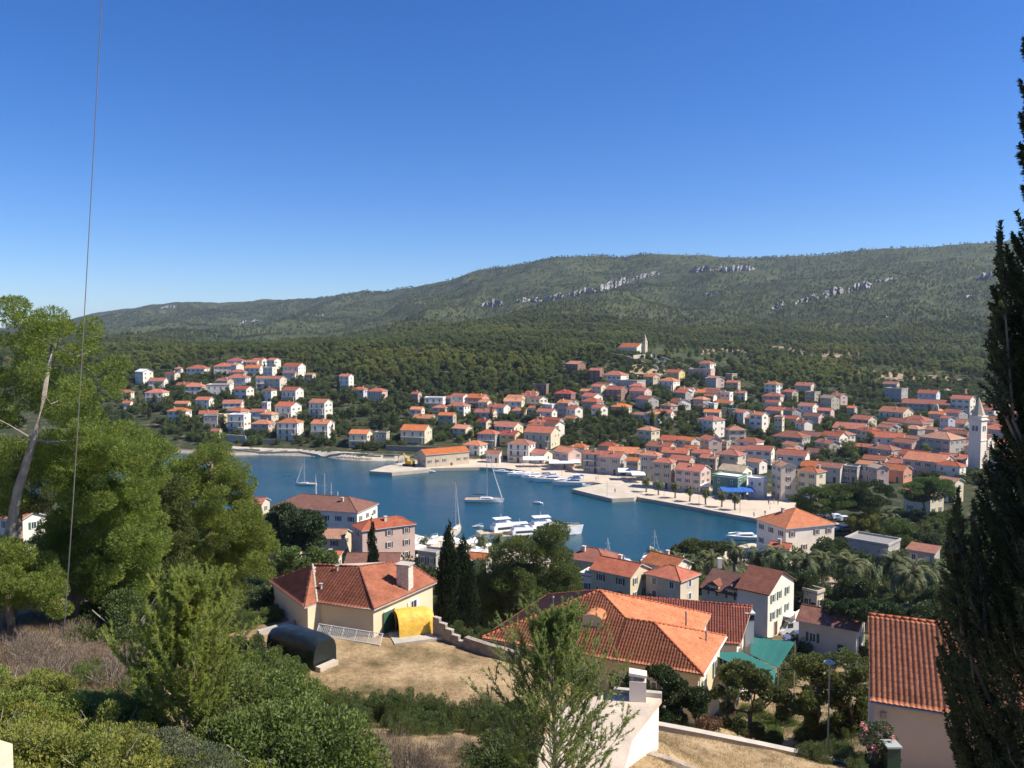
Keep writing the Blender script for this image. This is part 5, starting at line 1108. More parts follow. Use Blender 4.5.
def sailboat(L, mast, loc, rz, label, boom='b', group='boats in the harbour', furl=True):
    r = empty('sailing_boat', loc, rz); tag(r, label, 'sailboat', group); hb = hull(L, L * .3, L * .085); hb.build('hull', [HULL, DECK], r)
    c = MB(); cabin(c, -L * .1, L * .25, L * .09, L * .085, L * .045, 0, 1.2, 1); c.build('cabin', [HULL, GLASS], r)
    c = MB(); c.tube([(L*.08,0,.3),(L*.08,0,mast)], [.10,.07], 7)
    for z in (mast*.42, mast*.7): c.tube([(L*.08,-.75,z),(L*.08,.75,z)], [.03,.03], 5)
    mt = c.build('mast', ALU, r); s = MB()
    for p, q in (((L*.08,0,mast),(L*.52,0,L*.1)),((L*.08,0,mast),(-L*.48,0,L*.1)),((L*.08,0,mast*.98),(L*.05,-L*.13,.9)),((L*.08,0,mast*.98),(L*.05,L*.13,.9))): s.tube([p,q],[.022,.022],4)
    s.build('stay', METAL, r)
    if furl: f = MB(); f.tube([(L*.47,0,L*.13),(L*.3,0,mast*.45),(L*.12,0,mast*.9)],[.16,.13,.06],7); f.build('furled_sail', HULL, r)
    b = MB(); b.tube([(L*.06,0,L*.17),(-L*.32,0,L*.18)],[.06,.06],6); b.tube([(L*.03,0,L*.19),(-L*.3,0,L*.195)],[.18,.13],8,1); b.build('boom', [ALU, NAVY if boom == 'n' else BLUEC], r)
    return r
def motor(L, loc, rz, label, fly=True, canopy=None, group='boats in the harbour', nm='motor_yacht'):
    r = empty(nm, loc, rz); tag(r, label, 'boat', group); H = L * .10; hull(L, L * .29, H).build('hull', [HULL, DECK if L > 9 else HULL], r)
    c = MB(); cabin(c, -L*.28, L*.28, L*.115, H * 1.02, L * .085, 0, 1.5, 1); c.build('cabin', [HULL, GLASS], r)
    if fly:
        c = MB(); cabin(c, -L*.25, L*.08, L*.09, H * 1.02 + L*.085, L*.045, 0, 1.2, None); c.box((-L*.12, 0, H + L*.19), (L*.26, L*.17, .10)); 
        for s in (-1, 1): c.tube([(-L*.2, s*L*.07, H + L*.1), (-L*.16, s*L*.07, H + L*.19)], [.06,.06], 5); 
        c.tube([(-L*.12,0,H+L*.19),(-L*.14,0,H+L*.27)],[.05,.03],5); c.build('flybridge', HULL, r)
    if canopy: c = MB(); c.box((-L*.2,0,H+L*.17),(L*.3,L*.22,.12)); [c.tube([(-L*.2+a*L*.13,b*L*.1,H),(-L*.2+a*L*.13,b*L*.1,H+L*.17)],[.03,.03],4) for a in(-1,1) for b in(-1,1)]; c.build('canopy', canopy, r)
    s = MB(); n = 9
    for sd in (-1, 1):
        pts = [(L*(.05+.47*i/n), sd*L*.145*(1-max(0,(.55+.5*i/n-.35)/.65)**2.2)*.95, H*1.32+.55) for i in range(n)]
        s.tube(pts, [.025]*n, 4)
        for p in pts[::2]: s.tube([p,(p[0],p[1],H*1.05)],[.02,.02],4)
    s.build('railing', ALU, r); return r
def sea(px, py): return P(px, py, 0.0)
sailboat(12.2, 17.5, sea(484,502), R(-4), 'white sailing yacht with furled sails anchored alone in the middle of the bay', 'n')
sailboat(7.4, 9.5, sea(306,485), R(176), 'small white sailboat moored left of the bay beyond the dark red roof', 'b')
for i, (px, py, top, L) in enumerate(((316,513,474,10),(325,514.5,473,10.5),(331.5,515,483,9),(338,516,491,8))):
    p = sea(px, py); sailboat(L, (py - top) * p.y / F, p, R(100), ORD[i+1] + ' from the left of four masts rising behind the long dark red roof', 'b', 'boats behind the dark red roof', i == 0)
p = sea(455, 533); sailboat(11, 51 * p.y / F, p, R(80), 'sailboat with tall mast at the near quay behind the cypress pair', 'n')
p = sea(655, 553); sailboat(7, 23 * p.y / F, p, R(100), 'small sailboat with bare mast off the near quay beside small tenders', 'b', furl=False)
p = sea(608, 556); sailboat(6.5, 18 * p.y / F, p, R(95), 'small sailboat showing only its mast above the dull red hipped roof', 'b', furl=False)
motor(17, sea(509, 536), R(20), 'large white motor yacht with flybridge, left one of the three big yachts')
motor(15, sea(527, 539), R(12), 'white motor yacht in the middle of the three big yachts', True)
motor(18, sea(549, 535.5), R(14), 'white motor yacht on the right of the three, pointing its bow into the bay')
M_ = [(501,472.6,6,180),(517,475.5,8,200),(524,476.3,9,195),(533,477.6,9.5,200),(541,480.4,10,190),(550,481.8,12,188),(559,481,8,190),(571,485.3,13,187)]
for i, (px, py, L, a) in enumerate(M_):
    motor(L, sea(px, py), R(a), ORD[i+1] + ' from the left of the white boats moored along the far promenade', L > 11, BLUEC if i == 7 else (NAVY if i == 4 else None), 'boats along the far promenade', 'motor_boat')
for i, (px, py, L, a, lb) in enumerate(((423,471.8,6,185,'small pinkish-decked boat beside the warehouse quay'),(431,472.2,3.6,180,'tiny white boat right of the warehouse quay corner'),(413,472.6,4,170,'tiny boat moored against the stone jetty'),(538,503.5,3.2,160,'white tender floating right of the anchored sailing yacht'),
     (645,560,5,70,'small boat at the near quay, left of the bare-masted sailboat'),(661,558.5,5,75,'small boat at the near quay, right of the bare-masted sailboat'),(628,564,5.5,100,'small boat tied by the red hipped roofs near the quay'),(744,539.5,9,182,'long white boat moored beside the big orange hipped roof'),(696,551.6,3.5,10,'little dinghy floating off the near quay trees'),(705,548.6,3.5,30,'little white buoy boat left of the long white boat'),
     (478,527,3,10,'tiny white tender left of the big yachts'),(587,487,4,190,'small open boat beside the square stone pier'),(434,541.5,7,80,'white boat at the near quay left of the cypress pair'),(445,543,7,84,'white boat at the near quay just behind the cypress pair'),(472,545,8,82,'white boat moored between the cypress pair and the big yachts'))):
    motor(L, sea(px, py), R(a), lb, False, None, 'small boats in the bay', 'small_boat')
# ------------------------------------------------------------------ quay furniture
AWN = mat('awning_white', (.74,.72,.68), .9, .05); CAN = mat('canvas_cream', (.66,.60,.48), .9, .06)
def awning(px0, px1, py, depth, h, m, label, rz=None, tilt=.35):
    a, b = hit(px0, py), hit(px1, py); d = b - a; L = d.length; r = empty('awning', (a + b) / 2, math.atan2(d.y, d.x)); tag(r, label, 'awning', 'awnings on the promenade')
    mb = MB(); n = max(2, int(L / 3.5))
    for i in range(n):
        x0, x1 = -L/2 + L*i/n + .05, -L/2 + L*(i+1)/n - .05; mb.add([(x0,0,h-tilt),(x1,0,h-tilt),(x1,depth,h+tilt),(x0,depth,h+tilt),(x0,0,h-tilt-.3),(x1,0,h-tilt-.3),(x1,depth,h+tilt-.06),(x0,depth,h+tilt-.06)],[(0,1,2,3),(0,4,5,1),(5,6,2,1),(4,0,3,7),(7,6,5,4),(2,6,7,3)])
    mb.build('canopy', m, r); p = MB()
    for i in range(n + 1):
        for y in (.1, depth - .1): p.tube([(-L/2+.1+(L-.2)*i/n, y, 0),(-L/2+.1+(L-.2)*i/n, y, h - tilt*.8)],[.05,.05],6)
    p.build('pole', METAL, r)
awning(523,547,467.5,5,3.4,AWN,'long white awning on the promenade left of the stepped pink facade'); awning(549,581,470.5,5,3.2,AWN,'long white awning in front of the stepped pink facade')
awning(618,633,480.5,5,3.4,AWN,'left white awning on the promenade behind the square pier'); awning(632,646,483,5,3.2,AWN,'right white awning on the promenade behind the square pier'); awning(723,756,500,5,3.0,BLUEC,'bright blue awning in front of the green house'); awning(700,712,494,4,3.0,AWN,'small white awning left of the green house')
def umbrella(p, r, h, m, label, group):
    o = empty('parasol', p, rng.uniform(0, 1)); tag(o, label, 'parasol', group); c = MB(); n = 8
    top = [(r*math.cos(2*math.pi*i/n), r*math.sin(2*math.pi*i/n), h) for i in range(n)]; c.add(top + [(0,0,h+.75)] + [(x,y,z-.22) for x,y,z in top], [(i,(i+1)%n,n) for i in range(n)] + [(i,n+1+i,n+1+(i+1)%n,(i+1)%n) for i in range(n)]); c.build('canopy', m, o)
    t = MB(); t.tube([(0,0,0),(0,0,h+.7)],[.05,.05],6); t.build('pole', METAL, o)
US = [(402,556),(412,552),(421,549),(430,552),(441,549),(452,550),(463,553),(474,551),(484,555),(420,558),(433,560),(447,558),(462,561),(425,566),(440,568),(476,560),(488,562)]
for i, (a, b) in enumerate(sorted(US)):
    umbrella(PD(a, b, 1) if 0 else Vector((*P(a, b, 1.2)[:2], 1.2)), 2.1, 2.5, AWN if i % 4 else CAN, 'pale cafe parasol on the near quay, ' + ORD[i+1] + ' from the left', 'cafe parasols on the near quay')
def lamp(px, py, h, label, group=None, disc=.16, loc=None):
    o = empty('street_lamp', loc or hit(px, py)); tag(o, label, 'street lamp', group); t = MB(); t.tube([(0,0,-.3),(0,0,h)],[.07,.045],7); t.build('post', METAL, o)
    c = MB(); c.tube([(0,0,h),(0,0,h+.10),(0,0,h+.2)],[disc*.4,disc,disc*.8],12); c.build('lamp_head', mat('lamp_shade', (.7,.7,.68), .5, .05), o)
for i, (a, b) in enumerate(((440,467.5),(497,468),(530,470.5),(562,476),(598,482),(607,496.5),(664,500),(699,506.5),(740,513),(770,510))): lamp(a, b, 5.0, 'thin grey lamp post on the far promenade, ' + ORD[i+1] + ' from the left', 'lamp posts on the far promenade')
p0 = PD(829, 695, 46); lamp(0, 0, 0, '', loc=p0) if False else None
o = empty('street_lamp', Vector((p0.x, p0.y, tz(p0.x, p0.y)))); tag(o, 'garden lamp with a wide white disc shade above the bushes by the beige house', 'street lamp'); zt = CH - (670 - HY) * p0.y / F - o.location.z
t = MB(); t.tube([(0,0,-.3),(0,0,zt)],[.05,.04],8); t.build('post', ALU, o); t = MB(); t.tube([(0,0,zt-.02),(0,0,zt+.08),(0,0,zt+.2)],[.18,.34,.12],16); t.build('lamp_shade', mat('disc_shade', (.55,.6,.55), .5, .05), o)
# cars
def car(p, rz, m, label, van=False, group='parked cars by the park'):
    r = empty('parked_car' if not van else 'parked_van', p, rz); tag(r, label, 'van' if van else 'car', group); L, W_, h = (4.9, 1.9, 2.1) if van else (4.2, 1.7, 1.45)
    pr = [(-L/2,.35),(-L/2,.9 if not van else h*.95),(-L*.36,h) if not van else (-L*.47,h),(L*.08,h) if not van else (L*.22,h),(L*.24,.95) if not van else (L*.36,1.15),(L*.47,.82),(L/2,.6),(L/2,.35)]
    b = MB(); n = len(pr); b.add([(x,-W_/2,z) for x,z in pr] + [(x,W_/2,z) for x,z in pr], [tuple(range(n)), tuple(reversed(range(n,2*n)))] + [(i,n+i,n+(i+1)%n,(i+1)%n) for i in range(n)]); bo = b.build('body', m, r)
    g = MB(); zlo, zhi = (.92, h - .12) if not van else (1.2, h - .2)
    for s in (-1, 1): g.box((-L*.10 if not van else L*.18, s*(W_/2+.005), (zlo+zhi)/2), (L*.46 if not van else L*.2, .02, zhi-zlo))
    g.add([(L*.10,-W_*.43,h-.06),(L*.10,W_*.43,h-.06),(L*.245,W_*.43,.99),(L*.245,-W_*.43,.99)] if not van else [(L*.235,-W_*.43,h-.06),(L*.235,W_*.43,h-.06),(L*.365,W_*.43,1.2),(L*.365,-W_*.43,1.2)],[(0,3,2,1)]); g.build('window', GLASS, r)
    for x in (-L*.3, L*.3):
        for s in (-1, 1): w_ = MB(); w_.tube([(x, s*(W_/2-.2), .32),(x, s*(W_/2+.03), .32)],[.32,.32],14); w_.build('wheel', DARK, r)
    for s in (-1, 1): l = MB(); l.box((L/2+.005, s*W_*.36, .66), (.04,.32,.14)); l.build('headlight', FRAMEW, r)
    return r
CW = mat('car_white', (.72,.73,.74), .3, .02, spec=.6); CG = mat('car_grey', (.22,.23,.25), .3, .02, spec=.6); CB = mat('car_blue', (.05,.09,.2), .3, .02, spec=.6)
CARS = [(822,515,CW,20),(830,517,CG,20),(838,519,CW,15),(846,521,CW,10),(824,527,CB,200),(833,529,CW,190),(843,531,CG,185),(858,527,CW,15),(866,524,CW,20)]
for i, (a, b, m, z) in enumerate(sorted(CARS, key=lambda q: q[0])): car(hit(a, b), R(z), m, f"{'white' if m is CW else 'grey' if m is CG else 'dark blue'} car parked behind the big orange hipped roof, {ORD[i+1]} car from the left")
p = hit(791, 633); car(p, R(200), CW, 'white van parked in the lane beside the tall white house', True, None)
p = hit(798, 642); car(p, R(185), CB, 'dark blue car parked in the lane before the beige house with white windows', False, None)
# yellow excavator on the jetty root
p = Vector((*P(409, 466, 1.3)[:2], 1.3)); r = empty('excavator', p, R(150)); tag(r, 'yellow excavator with raised arm standing at the root of the stone jetty', 'excavator'); YEL = mat('machine_yellow', (.55,.36,.05), .5, .15)
for s in (-1, 1): m = MB(); m.tube([(-1.8,s*1.1-.3,.45),(-1.8,s*1.1+.3,.45)],[.45,.45],10); m.box((0,s*1.1,.45),(3.6,.6,.88)); m.tube([(1.8,s*1.1-.3,.45),(1.8,s*1.1+.3,.45)],[.45,.45],10); m.build('track', DARK, r)
m = MB(); m.box((-.5,0,1.55),(3.2,2.4,1.3)); m.build('body', YEL, r); m = MB(); m.box((.6,.6,2.75),(1.4,1.1,1.3),m=0); m.box((1.32,.6,2.85),(.06,.9,.9),m=1); m.build('cab', [YEL, GLASS], r)
m = MB(); m.tube([(.9,-.4,1.8),(3.0,-.4,4.8),(5.4,-.4,3.6)],[.32,.3,.22],6); m.tube([(5.4,-.4,3.6),(5.9,-.4,1.4)],[.2,.16],6); m.build('arm', YEL, r); m = MB(); m.prism([(5.4,-.9),(6.5,-.9),(6.5,.1),(5.4,.1)],.7,1.5); m.build('bucket', METAL, r)
# ------------------------------------------------------------------ the yard
def Pt(px, py): 
    q = hit(px, py); return q
TARPD = mat('tarpaulin_black_green', (.012,.018,.018), .33, .25, 2.5, .5, 5, spec=.5); TARPY = mat('tarpaulin_yellow', (.72,.45,.07), .55, .2, 1.6, .9, 4, spec=.35)
def tarp(name, L, W_, H, loc, rz, m, label, cat, seed, flare=.0, opening=False):
    r = empty(name, loc, rz); tag(r, label, cat); n, k = 26, 22; V_ = []; rg = np.random.default_rng(seed)
    for i in range(n):
        t = i / (n - 1); sx = 1 - .5 * max(0, (t - .82) / .18) ** 2 - (.35 * max(0, (.15 - t) / .15) ** 2 if not opening else 0)
        for j in range(k):
            a = math.pi * j / (k - 1); c, s_ = math.cos(a), math.sin(a); p = .55
            y = math.copysign(abs(c) ** p, c) * W_ / 2 * (.9 + .1 * sx) * (1 + flare * (1 - s_)); z = abs(s_) ** p * H * (.80 + .2 * sx) * (1 - .10 * abs(t - .4))
            wr = .018 * (vnoise(np.array([t * 9 + seed]), np.array([a * 4.])) - .5)[0] * 2 + .012 * math.sin(j * 2.1 + i * .35)
            V_.append((-L / 2 + L * t + .12 * s_ * (t - .5), y * (1 + wr), max(-.1, z * (1 + wr * .6) - (.1 if j in (0, k-1) else 0))))
    idx = np.arange(n * k).reshape(n, k); Fq = np.stack([idx[:-1,:-1], idx[1:,:-1], idx[1:,1:], idx[:-1,1:]], -1).reshape(-1, 4)
    me = npmesh('cover', np.array(V_), Fq, m, True); link('cover', me, r); c = MB()
    for e, off in ((n - 1, 0.0), (0, 0.0)):
        if e == 0 and opening: 
            c.add([V_[idx[3, j]] for j in range(k)], [tuple(range(k))], 1); continue  # flat dark sheet painted in for the shade inside the open end
        c.add([V_[idx[e, j]] for j in range(k)], [tuple(range(k)) if e else tuple(reversed(range(k)))], 0)
    c.build('end_flap_or_shade', [m, DARK], r); return r
q = Pt(303, 664); tarp('covered_car', 5.0, 2.5, 2.25, q + Vector((-.4, 1.1, 0)), R(-32), TARPD, 'car wrapped in a black-green tarpaulin at the left edge of the dry yard', 'covered car', 3)
q = Pt(412, 636); tarp('covered_trailer', 3.0, 2.2, 1.95, q + Vector((.0, .9, .1)), R(22), TARPY, 'trailer under a bright yellow tarpaulin on a slab in the yard', 'covered trailer', 9, .12, True)
m = MB(); m.box((0,0,.05),(4.6,2.6,.22)); o = m.build('concrete_slab', CONC, None, Pt(414, 640) + Vector((.3,.8,0)), R(20)); tag(o, 'flat concrete slab under the yellow-covered trailer', 'slab')
r = empty('lattice_fence', (0,0,0)); tag(r, 'white lattice fence panel leaning beside the house with the square chimney', 'fence'); a, b = Pt(316, 635), Pt(380, 646); d = b - a; L = d.length; r.location = a; r.rotation_euler = (0, 0, math.atan2(d.y, d.x))
m = MB(); 
for i in range(int(L / .22) + 1):
    x = i * .22; 
    m.tube([(x,0,.05),(min(L, x+.75),.45,.8)],[.018,.018],4); m.tube([(x,0.02,.05),(max(0, x-.75),.47,.8)],[.018,.018],4)
m.build('lattice', FRAMEW, r); m = MB()
for y, z in ((0,.05),(.45,.8)): m.tube([(0,y,z),(L,y,z)],[.035,.035],5)
for x in np.linspace(0, L, 6): m.tube([(x,0,0),(x,.47,.84)],[.03,.03],5)
m.build('rail', FRAMEW, r)
wall_seg('concrete_wall', [(258,636),(305,622)], .45, .4, CONC, 'low pale concrete wall running left from the covered car', 'wall')
wall_seg('stone_edge', [(318,672),(336,664)], .35, .5, STONE, 'short row of pale stone blocks beside the covered car', 'kerb')
m = MB(); a, b = Pt(434, 637), Pt(466, 648); d = b - a; n = 5; ang = math.atan2(d.y, d.x)
for i in range(n): h = 1.7 - i * .32; c = a.lerp(b, (i + .5) / n); m.box((c.x, c.y, c.z + h / 2 - .3), (d.length / n - .01, .3, h + .6), ang, 0); m.box((c.x, c.y, c.z + h + .04), (d.length / n - .01, .36, .08), ang, 1)
o = m.build('stepped_wall', [STONE2, CONC]); tag(o, 'stepped masonry wall going down right of the yellow-covered trailer', 'wall')
wall_seg('dry_stone_wall', [(466,648),(490,656),(518,664)], .95, .5, STONE2, 'dark dry-stone wall between the yard and the big orange roof', 'wall')
wall_pd([(657,723,37.4),(700,731,36.9),(760,743,36.2),(820,756,35.3),(872,767,34.8)], .3, CONC, 'long low retaining wall with pale coping at the bottom right')
wall_seg('stone_edge', [(628,752),(670,763),(700,775)], .18, .35, STONE2, 'rough stone edging in the grass below the white chimney terrace', 'kerb')
# green shade nets, lane wall, dish
NET = mat('shade_net_green', (.02,.13,.11), .8, .12, 3, .3, 30)
r = empty('shade_net', (0,0,0)); tag(r, 'teal green shade netting stretched over poles beside the red tiled roof', 'shade net')
def cloth(pts, nm='netting', m=NET):
    mb = MB(); n = 12; A = [Vector(p) for p in pts]; vs = []
    for sgn in (0, -.03):
        for i in range(n + 1):
            for j in range(n + 1):
                s, t_ = i / n, j / n; p = A[0].lerp(A[1], s).lerp(A[3].lerp(A[2], s), t_); vs.append(p + Vector((0, 0, sgn - .12 * math.sin(math.pi * s) * math.sin(math.pi * t_) + .02 * math.sin(s * 23) )))
    N1 = (n + 1) ** 2; mb.v = [tuple(v) for v in vs]
    for o_ in (0, N1):
        for i in range(n):
            for j in range(n): a = o_ + i * (n + 1) + j; mb.f.append((a, a + n + 1, a + n + 2, a + 1) if o_ == 0 else (a + 1, a + n + 2, a + n + 1, a)); mb.m.append(0)
    return mb.build(nm, m, r, smooth=True)
cloth([PD(750,654,70), PD(778,668,66), PD(795,642,74), PD(751,637,76)]); cloth([PD(706,652,66), PD(752,672,60), PD(776,668,66), PD(742,652,70)]); cloth([PD(744,680,60), PD(774,684,62), PD(776,670,66), PD(750,668,62)])
m = MB()
for a, b, D in ((750,654,70),(778,668,66),(795,642,74),(751,637,76),(706,652,66),(752,672,60)):
    p = PD(a, b, D); m.tube([(p.x, p.y, tz(p.x, p.y)-.3), tuple(p + Vector((0,0,.1)))], [.05,.05], 6)
m.build('pole', METAL, r)
m = MB(); a, b = PD(794,672,64), PD(798,716,50); m.prism([(a.x-.1,a.y),(a.x+.1,a.y),(b.x+.1,b.y),(b.x-.1,b.y)], [15,15,18,18], [a.z,a.z,b.z,b.z]); 
p = PD(877, 765, 33.9); g0 = tz(p.x, p.y); r = empty('wheelie_bin', (p.x + .6, p.y, g0)); tag(r, 'dark green wheelie bin with a pale lid against the plain beige wall', 'bin'); h0 = 1.15
m = MB(); m.prism([(-.28,-.3),(.28,-.3),(.28,.3),(-.28,.3)], 0.05, h0); m.build('body', mat('bin_green', (.03,.07,.05), .5, .1), r); m = MB(); m.box((0,0,h0+.04),(.66,.7,.08)); m.build('lid', mat('bin_lid', (.35,.38,.36), .5, .1), r)
m = MB(); p = Vector(P(-2, 762, 50.9)); p = PD(-6, 780, 3.0); m.prism([(-2.4, 2.9), (-1.86, 2.9), (-2.0, 3.12), (-2.4, 3.3)], 49.0, 50.385); o = m.build('parapet_corner', WALL['c']); tag(o, 'cream corner of the balcony parapet at the very bottom left', 'parapet')
# people strolling on the promenade
def person_mesh():
    pv = [(0,0,.95),(0,0,1.2),(0,0,1.42),(0,0,1.52),(0,.01,1.62),(0,.01,1.74),(.1,0,.9),(.12,.05,.5),(.13,.02,.08),(.13,-.12,.03),(-.1,0,.9),(-.12,-.08,.5),(-.13,-.02,.08),(-.13,-.16,.03),(.19,0,1.4),(.24,.04,1.12),(.24,-.06,.88),(-.19,0,1.4),(-.24,-.02,1.12),(-.23,-.12,.9)]
    pe = [(0,1),(1,2),(2,3),(3,4),(4,5),(0,6),(6,7),(7,8),(8,9),(0,10),(10,11),(11,12),(12,13),(2,14),(14,15),(15,16),(2,17),(17,18),(18,19)]
    pr = [.15,.14,.15,.06,.10,.09,.09,.065,.045,.04,.09,.065,.045,.04,.055,.042,.032,.055,.042,.032]
    me = bpy.data.meshes.new('person'); me.from_pydata(pv, pe, []); ob = bpy.data.objects.new('tmp', me); COL.objects.link(ob); sk = ob.modifiers.new('s', 'SKIN')
    for i, v in enumerate(me.skin_vertices[0].data): v.radius = (pr[i], pr[i] * (.75 if i < 3 else 1))
    me.skin_vertices[0].data[0].use_root = True; ss = ob.modifiers.new('u', 'SUBSURF'); ss.levels = 1; ss.render_levels = 1
    out = bpy.data.meshes.new_from_object(ob.evaluated_get(bpy.context.evaluated_depsgraph_get())); bpy.data.objects.remove(ob); return out
PM = person_mesh(); SKIN = mat('skin', (.5,.3,.2), .6, .05)
PPL = [(754,517.5,'white shirt and dark shorts',(.7,.7,.68),(.04,.05,.08)),(765,516,'red shirt and pale shorts',(.5,.06,.05),(.5,.45,.38)),(766,499,'blue shirt and jeans',(.08,.16,.4),(.06,.08,.14)),(768.5,505,'black shirt and black trousers',(.03,.03,.03),(.03,.03,.03)),
       (774,504,'yellow shirt and white shorts',(.6,.45,.08),(.6,.6,.58)),(778,505,'green shirt and grey shorts',(.08,.25,.1),(.25,.25,.25)),(615,493,'orange shirt and dark trousers',(.6,.2,.05),(.05,.05,.06)),(596,481,'white dress-like long shirt',(.7,.68,.64),(.7,.68,.64)),(520,468.5,'grey shirt and blue shorts',(.3,.3,.3),(.06,.1,.3))]
for i, (a, b, ds, c1_, c2_) in enumerate(PPL):
    me = PM.copy(); me.materials.clear(); [me.materials.append(q) for q in (SKIN, mat('shirt_%d' % i, c1_, .9, .05), mat('trousers_%d' % i, c2_, .9, .05))]
    for f in me.polygons: z = f.center.z; f.material_index = 1 if .95 < z < 1.5 and (abs(f.center.x) < .22 or z > 1.15) else (2 if .45 < z <= .95 and abs(f.center.x) < .2 else 0); f.use_smooth = True
    o = link('person', me, None, hit(a, b), rng.uniform(0, 6)); tag(o, 'tiny person in ' + ds + ', walking on the far promenade', 'person', 'people on the promenade')
# cable
r0 = PD(104, -40, 13); r1 = hit(62, 655); m = MB(); pts = [r0.lerp(r1, i / 14) + Vector((0, 0, -.55 * math.sin(math.pi * i / 14))) for i in range(15)]; m.tube(pts, [.006 + .012 * i / 14 for i in range(15)], 6); o = m.build('cable', mat('cable_grey', (.38,.36,.35), .7, .1)); tag(o, 'thin grey cable hanging down across the sky and the left pines', 'cable')
# ------------------------------------------------------------------ big trees one by one
def outline_crown(name, poly, D, spread, nc, rm, leaves, leaf, m, base, seed, flat=.6, aspect=.4, pal=None):
    """clumps filling the crown outline, spread in depth like a real round crown"""
    r = random.Random(seed); q = np.array(poly, float); x0, y0 = q.min(0); x1, y1 = q.max(0); cx, cy = q.mean(0); cs = []; t = 0
    while len(cs) < nc and t < 20000:
        t += 1; px, py = r.uniform(x0, x1), r.uniform(y0, y1)
        if not inpoly(np.array([px]), np.array([py]), q)[0]: continue
        k = max(0.15, 1 - (abs((px - cx) / (x1 - x0) * 2) ** 2 + abs((py - cy) / (y1 - y0) * 2) ** 2) * .8); d = D + r.uniform(-1, 1) * spread * math.sqrt(k)
        p = PD(px, py, d) - Vector(base); rr_ = rm * r.uniform(.6, 1.25)
        if any((p - Vector(c[:3])).length < (rr_ + c[3]) * .30 for c in cs): continue
        cs.append((p.x, p.y, p.z, rr_))
    return cs, crown_mesh('crown', cs, leaves, leaf, m, flat=flat, seed=seed, aspect=aspect, fill=.3)
def bigtree(name, label, cat, px_base, D, trunk_pts, radii, poly, spread, nc, rm, leaves, leaf, m, seed, flat=.6, aspect=.4, tm=None, limbs=10):
    b0 = PD(px_base, 500, D); base = Vector((b0.x, b0.y, tz(b0.x, b0.y))); o = empty(name, base); tag(o, label, cat)
    cs, me = outline_crown(name, poly, D, spread, nc, rm, leaves, leaf, m, base, seed, flat, aspect); link('crown', me, o)
    t = MB(); pts = [Vector((0, 0, -.5))] + [PD(a, b, D + dd) - base for a, b, dd in trunk_pts]; t.tube(pts, radii, 10); r = random.Random(seed)
    for c in r.sample(cs, min(limbs, len(cs))):
        p = min(pts[1:], key=lambda q: (q - Vector(c[:3])).length if q.z < c[2] + .5 else 99); e = Vector(c[:3])
        if (e - p).length > 2.6 * max(1, D / 60): continue
        mid = (p + e) / 2 + Vector((r.uniform(-.15, .15), r.uniform(-.15, .15), -.25 + r.uniform(-.2, .3))); t.tube([p, mid, e], [radii[-1] * .8, radii[-1] * .5, .03], 6)
    t.build('trunk', tm or BARK, o, smooth=True); return o
PN = leafmat('near_pine_needles', (0.185, 0.245, 0.052), 0.5, 0.06, 0.008, 1.1)
bigtree('pine_tree', 'tallest bright green pine at the left edge with a bare grey trunk', 'pine tree', 2, 31, [(5,560,-1.5),(18,490,-1.9),(34,440,-2.1),(44,395,-1.8),(52,345,-1.0)], [.22,.19,.16,.13,.09,.05],
        [(-90,340),(-30,322),(0,322),(14,300),(44,292),(62,318),(92,322),(104,350),(124,372),(128,400),(118,420),(135,440),(140,480),(128,520),(70,510),(45,470),(20,500),(-90,520)], 3.0, 215, .50, 150000, .062, PN, 101, .72, .26, BARKG, 16)
bigtree('pine_tree', 'broad bright green pine leaning right below the tallest left pine', 'pine tree', 70, 34, [(74,590,0),(84,540,0),(96,490,0)], [.24,.2,.16,.10],
        [(40,440),(108,424),(150,430),(166,452),(160,478),(150,500),(165,540),(140,590),(90,600),(30,590),(40,530),(70,500)], 3.4, 230, .52, 160000, .064, PN, 102, .72, .26)
bigtree('pine_tree', 'low bright green pine at the left frame edge under the bare trunk', 'pine tree', 10, 29, [(8,600,0),(0,560,0)], [.16,.12,.08],
        [(-60,560),(0,540),(40,545),(60,580),(60,610),(0,608),(-60,600)], 2.2, 80, .42, 50000, .062, PN, 103, .7, .26)
bigtree('pine_tree', 'dense green pine whose top stands before the far rocky shore', 'pine tree', 205, 47, [(208,570,0),(210,510,0),(212,462,0)], [.28,.22,.16,.08],
        [(160,476),(185,462),(204,434),(222,432),(236,462),(250,488),(247,505),(262,520),(272,548),(268,575),(240,592),(190,598),(150,585),(146,540),(160,510)], 3.8, 210, .64, 150000, .078, PN, 104, .7, .28)
bigtree('pine_tree', 'dark green pine filling the gap between the two bright left pines', 'pine tree', 150, 43, [(150,580,0),(152,520,0)], [.22,.18,.1],
        [(128,478),(160,470),(186,500),(190,560),(176,610),(120,612),(110,540)], 3.0, 150, .62, 100000, .085, leafmat('deep_pine', (.085,.11,.03), .35, .1), 105, .7, .3)
bigtree('pine_tree', 'big round pine between the cypress pair and the large orange roof', 'pine tree', 527, 90, [(528,600,0),(526,570,0)], [.34,.28,.16],
        [(476,566),(492,548),(520,540),(545,528),(562,524),(566,540),(574,566),(580,596),(560,612),(520,622),(484,616),(470,592)], 5.5, 170, 1.05, 100000, .13, leafmat('round_pine_needles', (.115,.145,.042), .4, .1, .01, .4), 106, .7, .3)
bigtree('carob_tree', 'dense round dark green tree among the red roofs by the left shore', 'tree', 292, 128, [(292,540,0),(292,530,0)], [.4,.3,.2],
        [(262,520),(275,509),(295,507),(314,512),(322,528),(316,545),(295,550),(270,546)], 4.2, 40, 1.5, 24000, .2, leafmat('carob_leaves', (.045,.075,.03), .25, .1, .01, .4), 107, .8, .6)
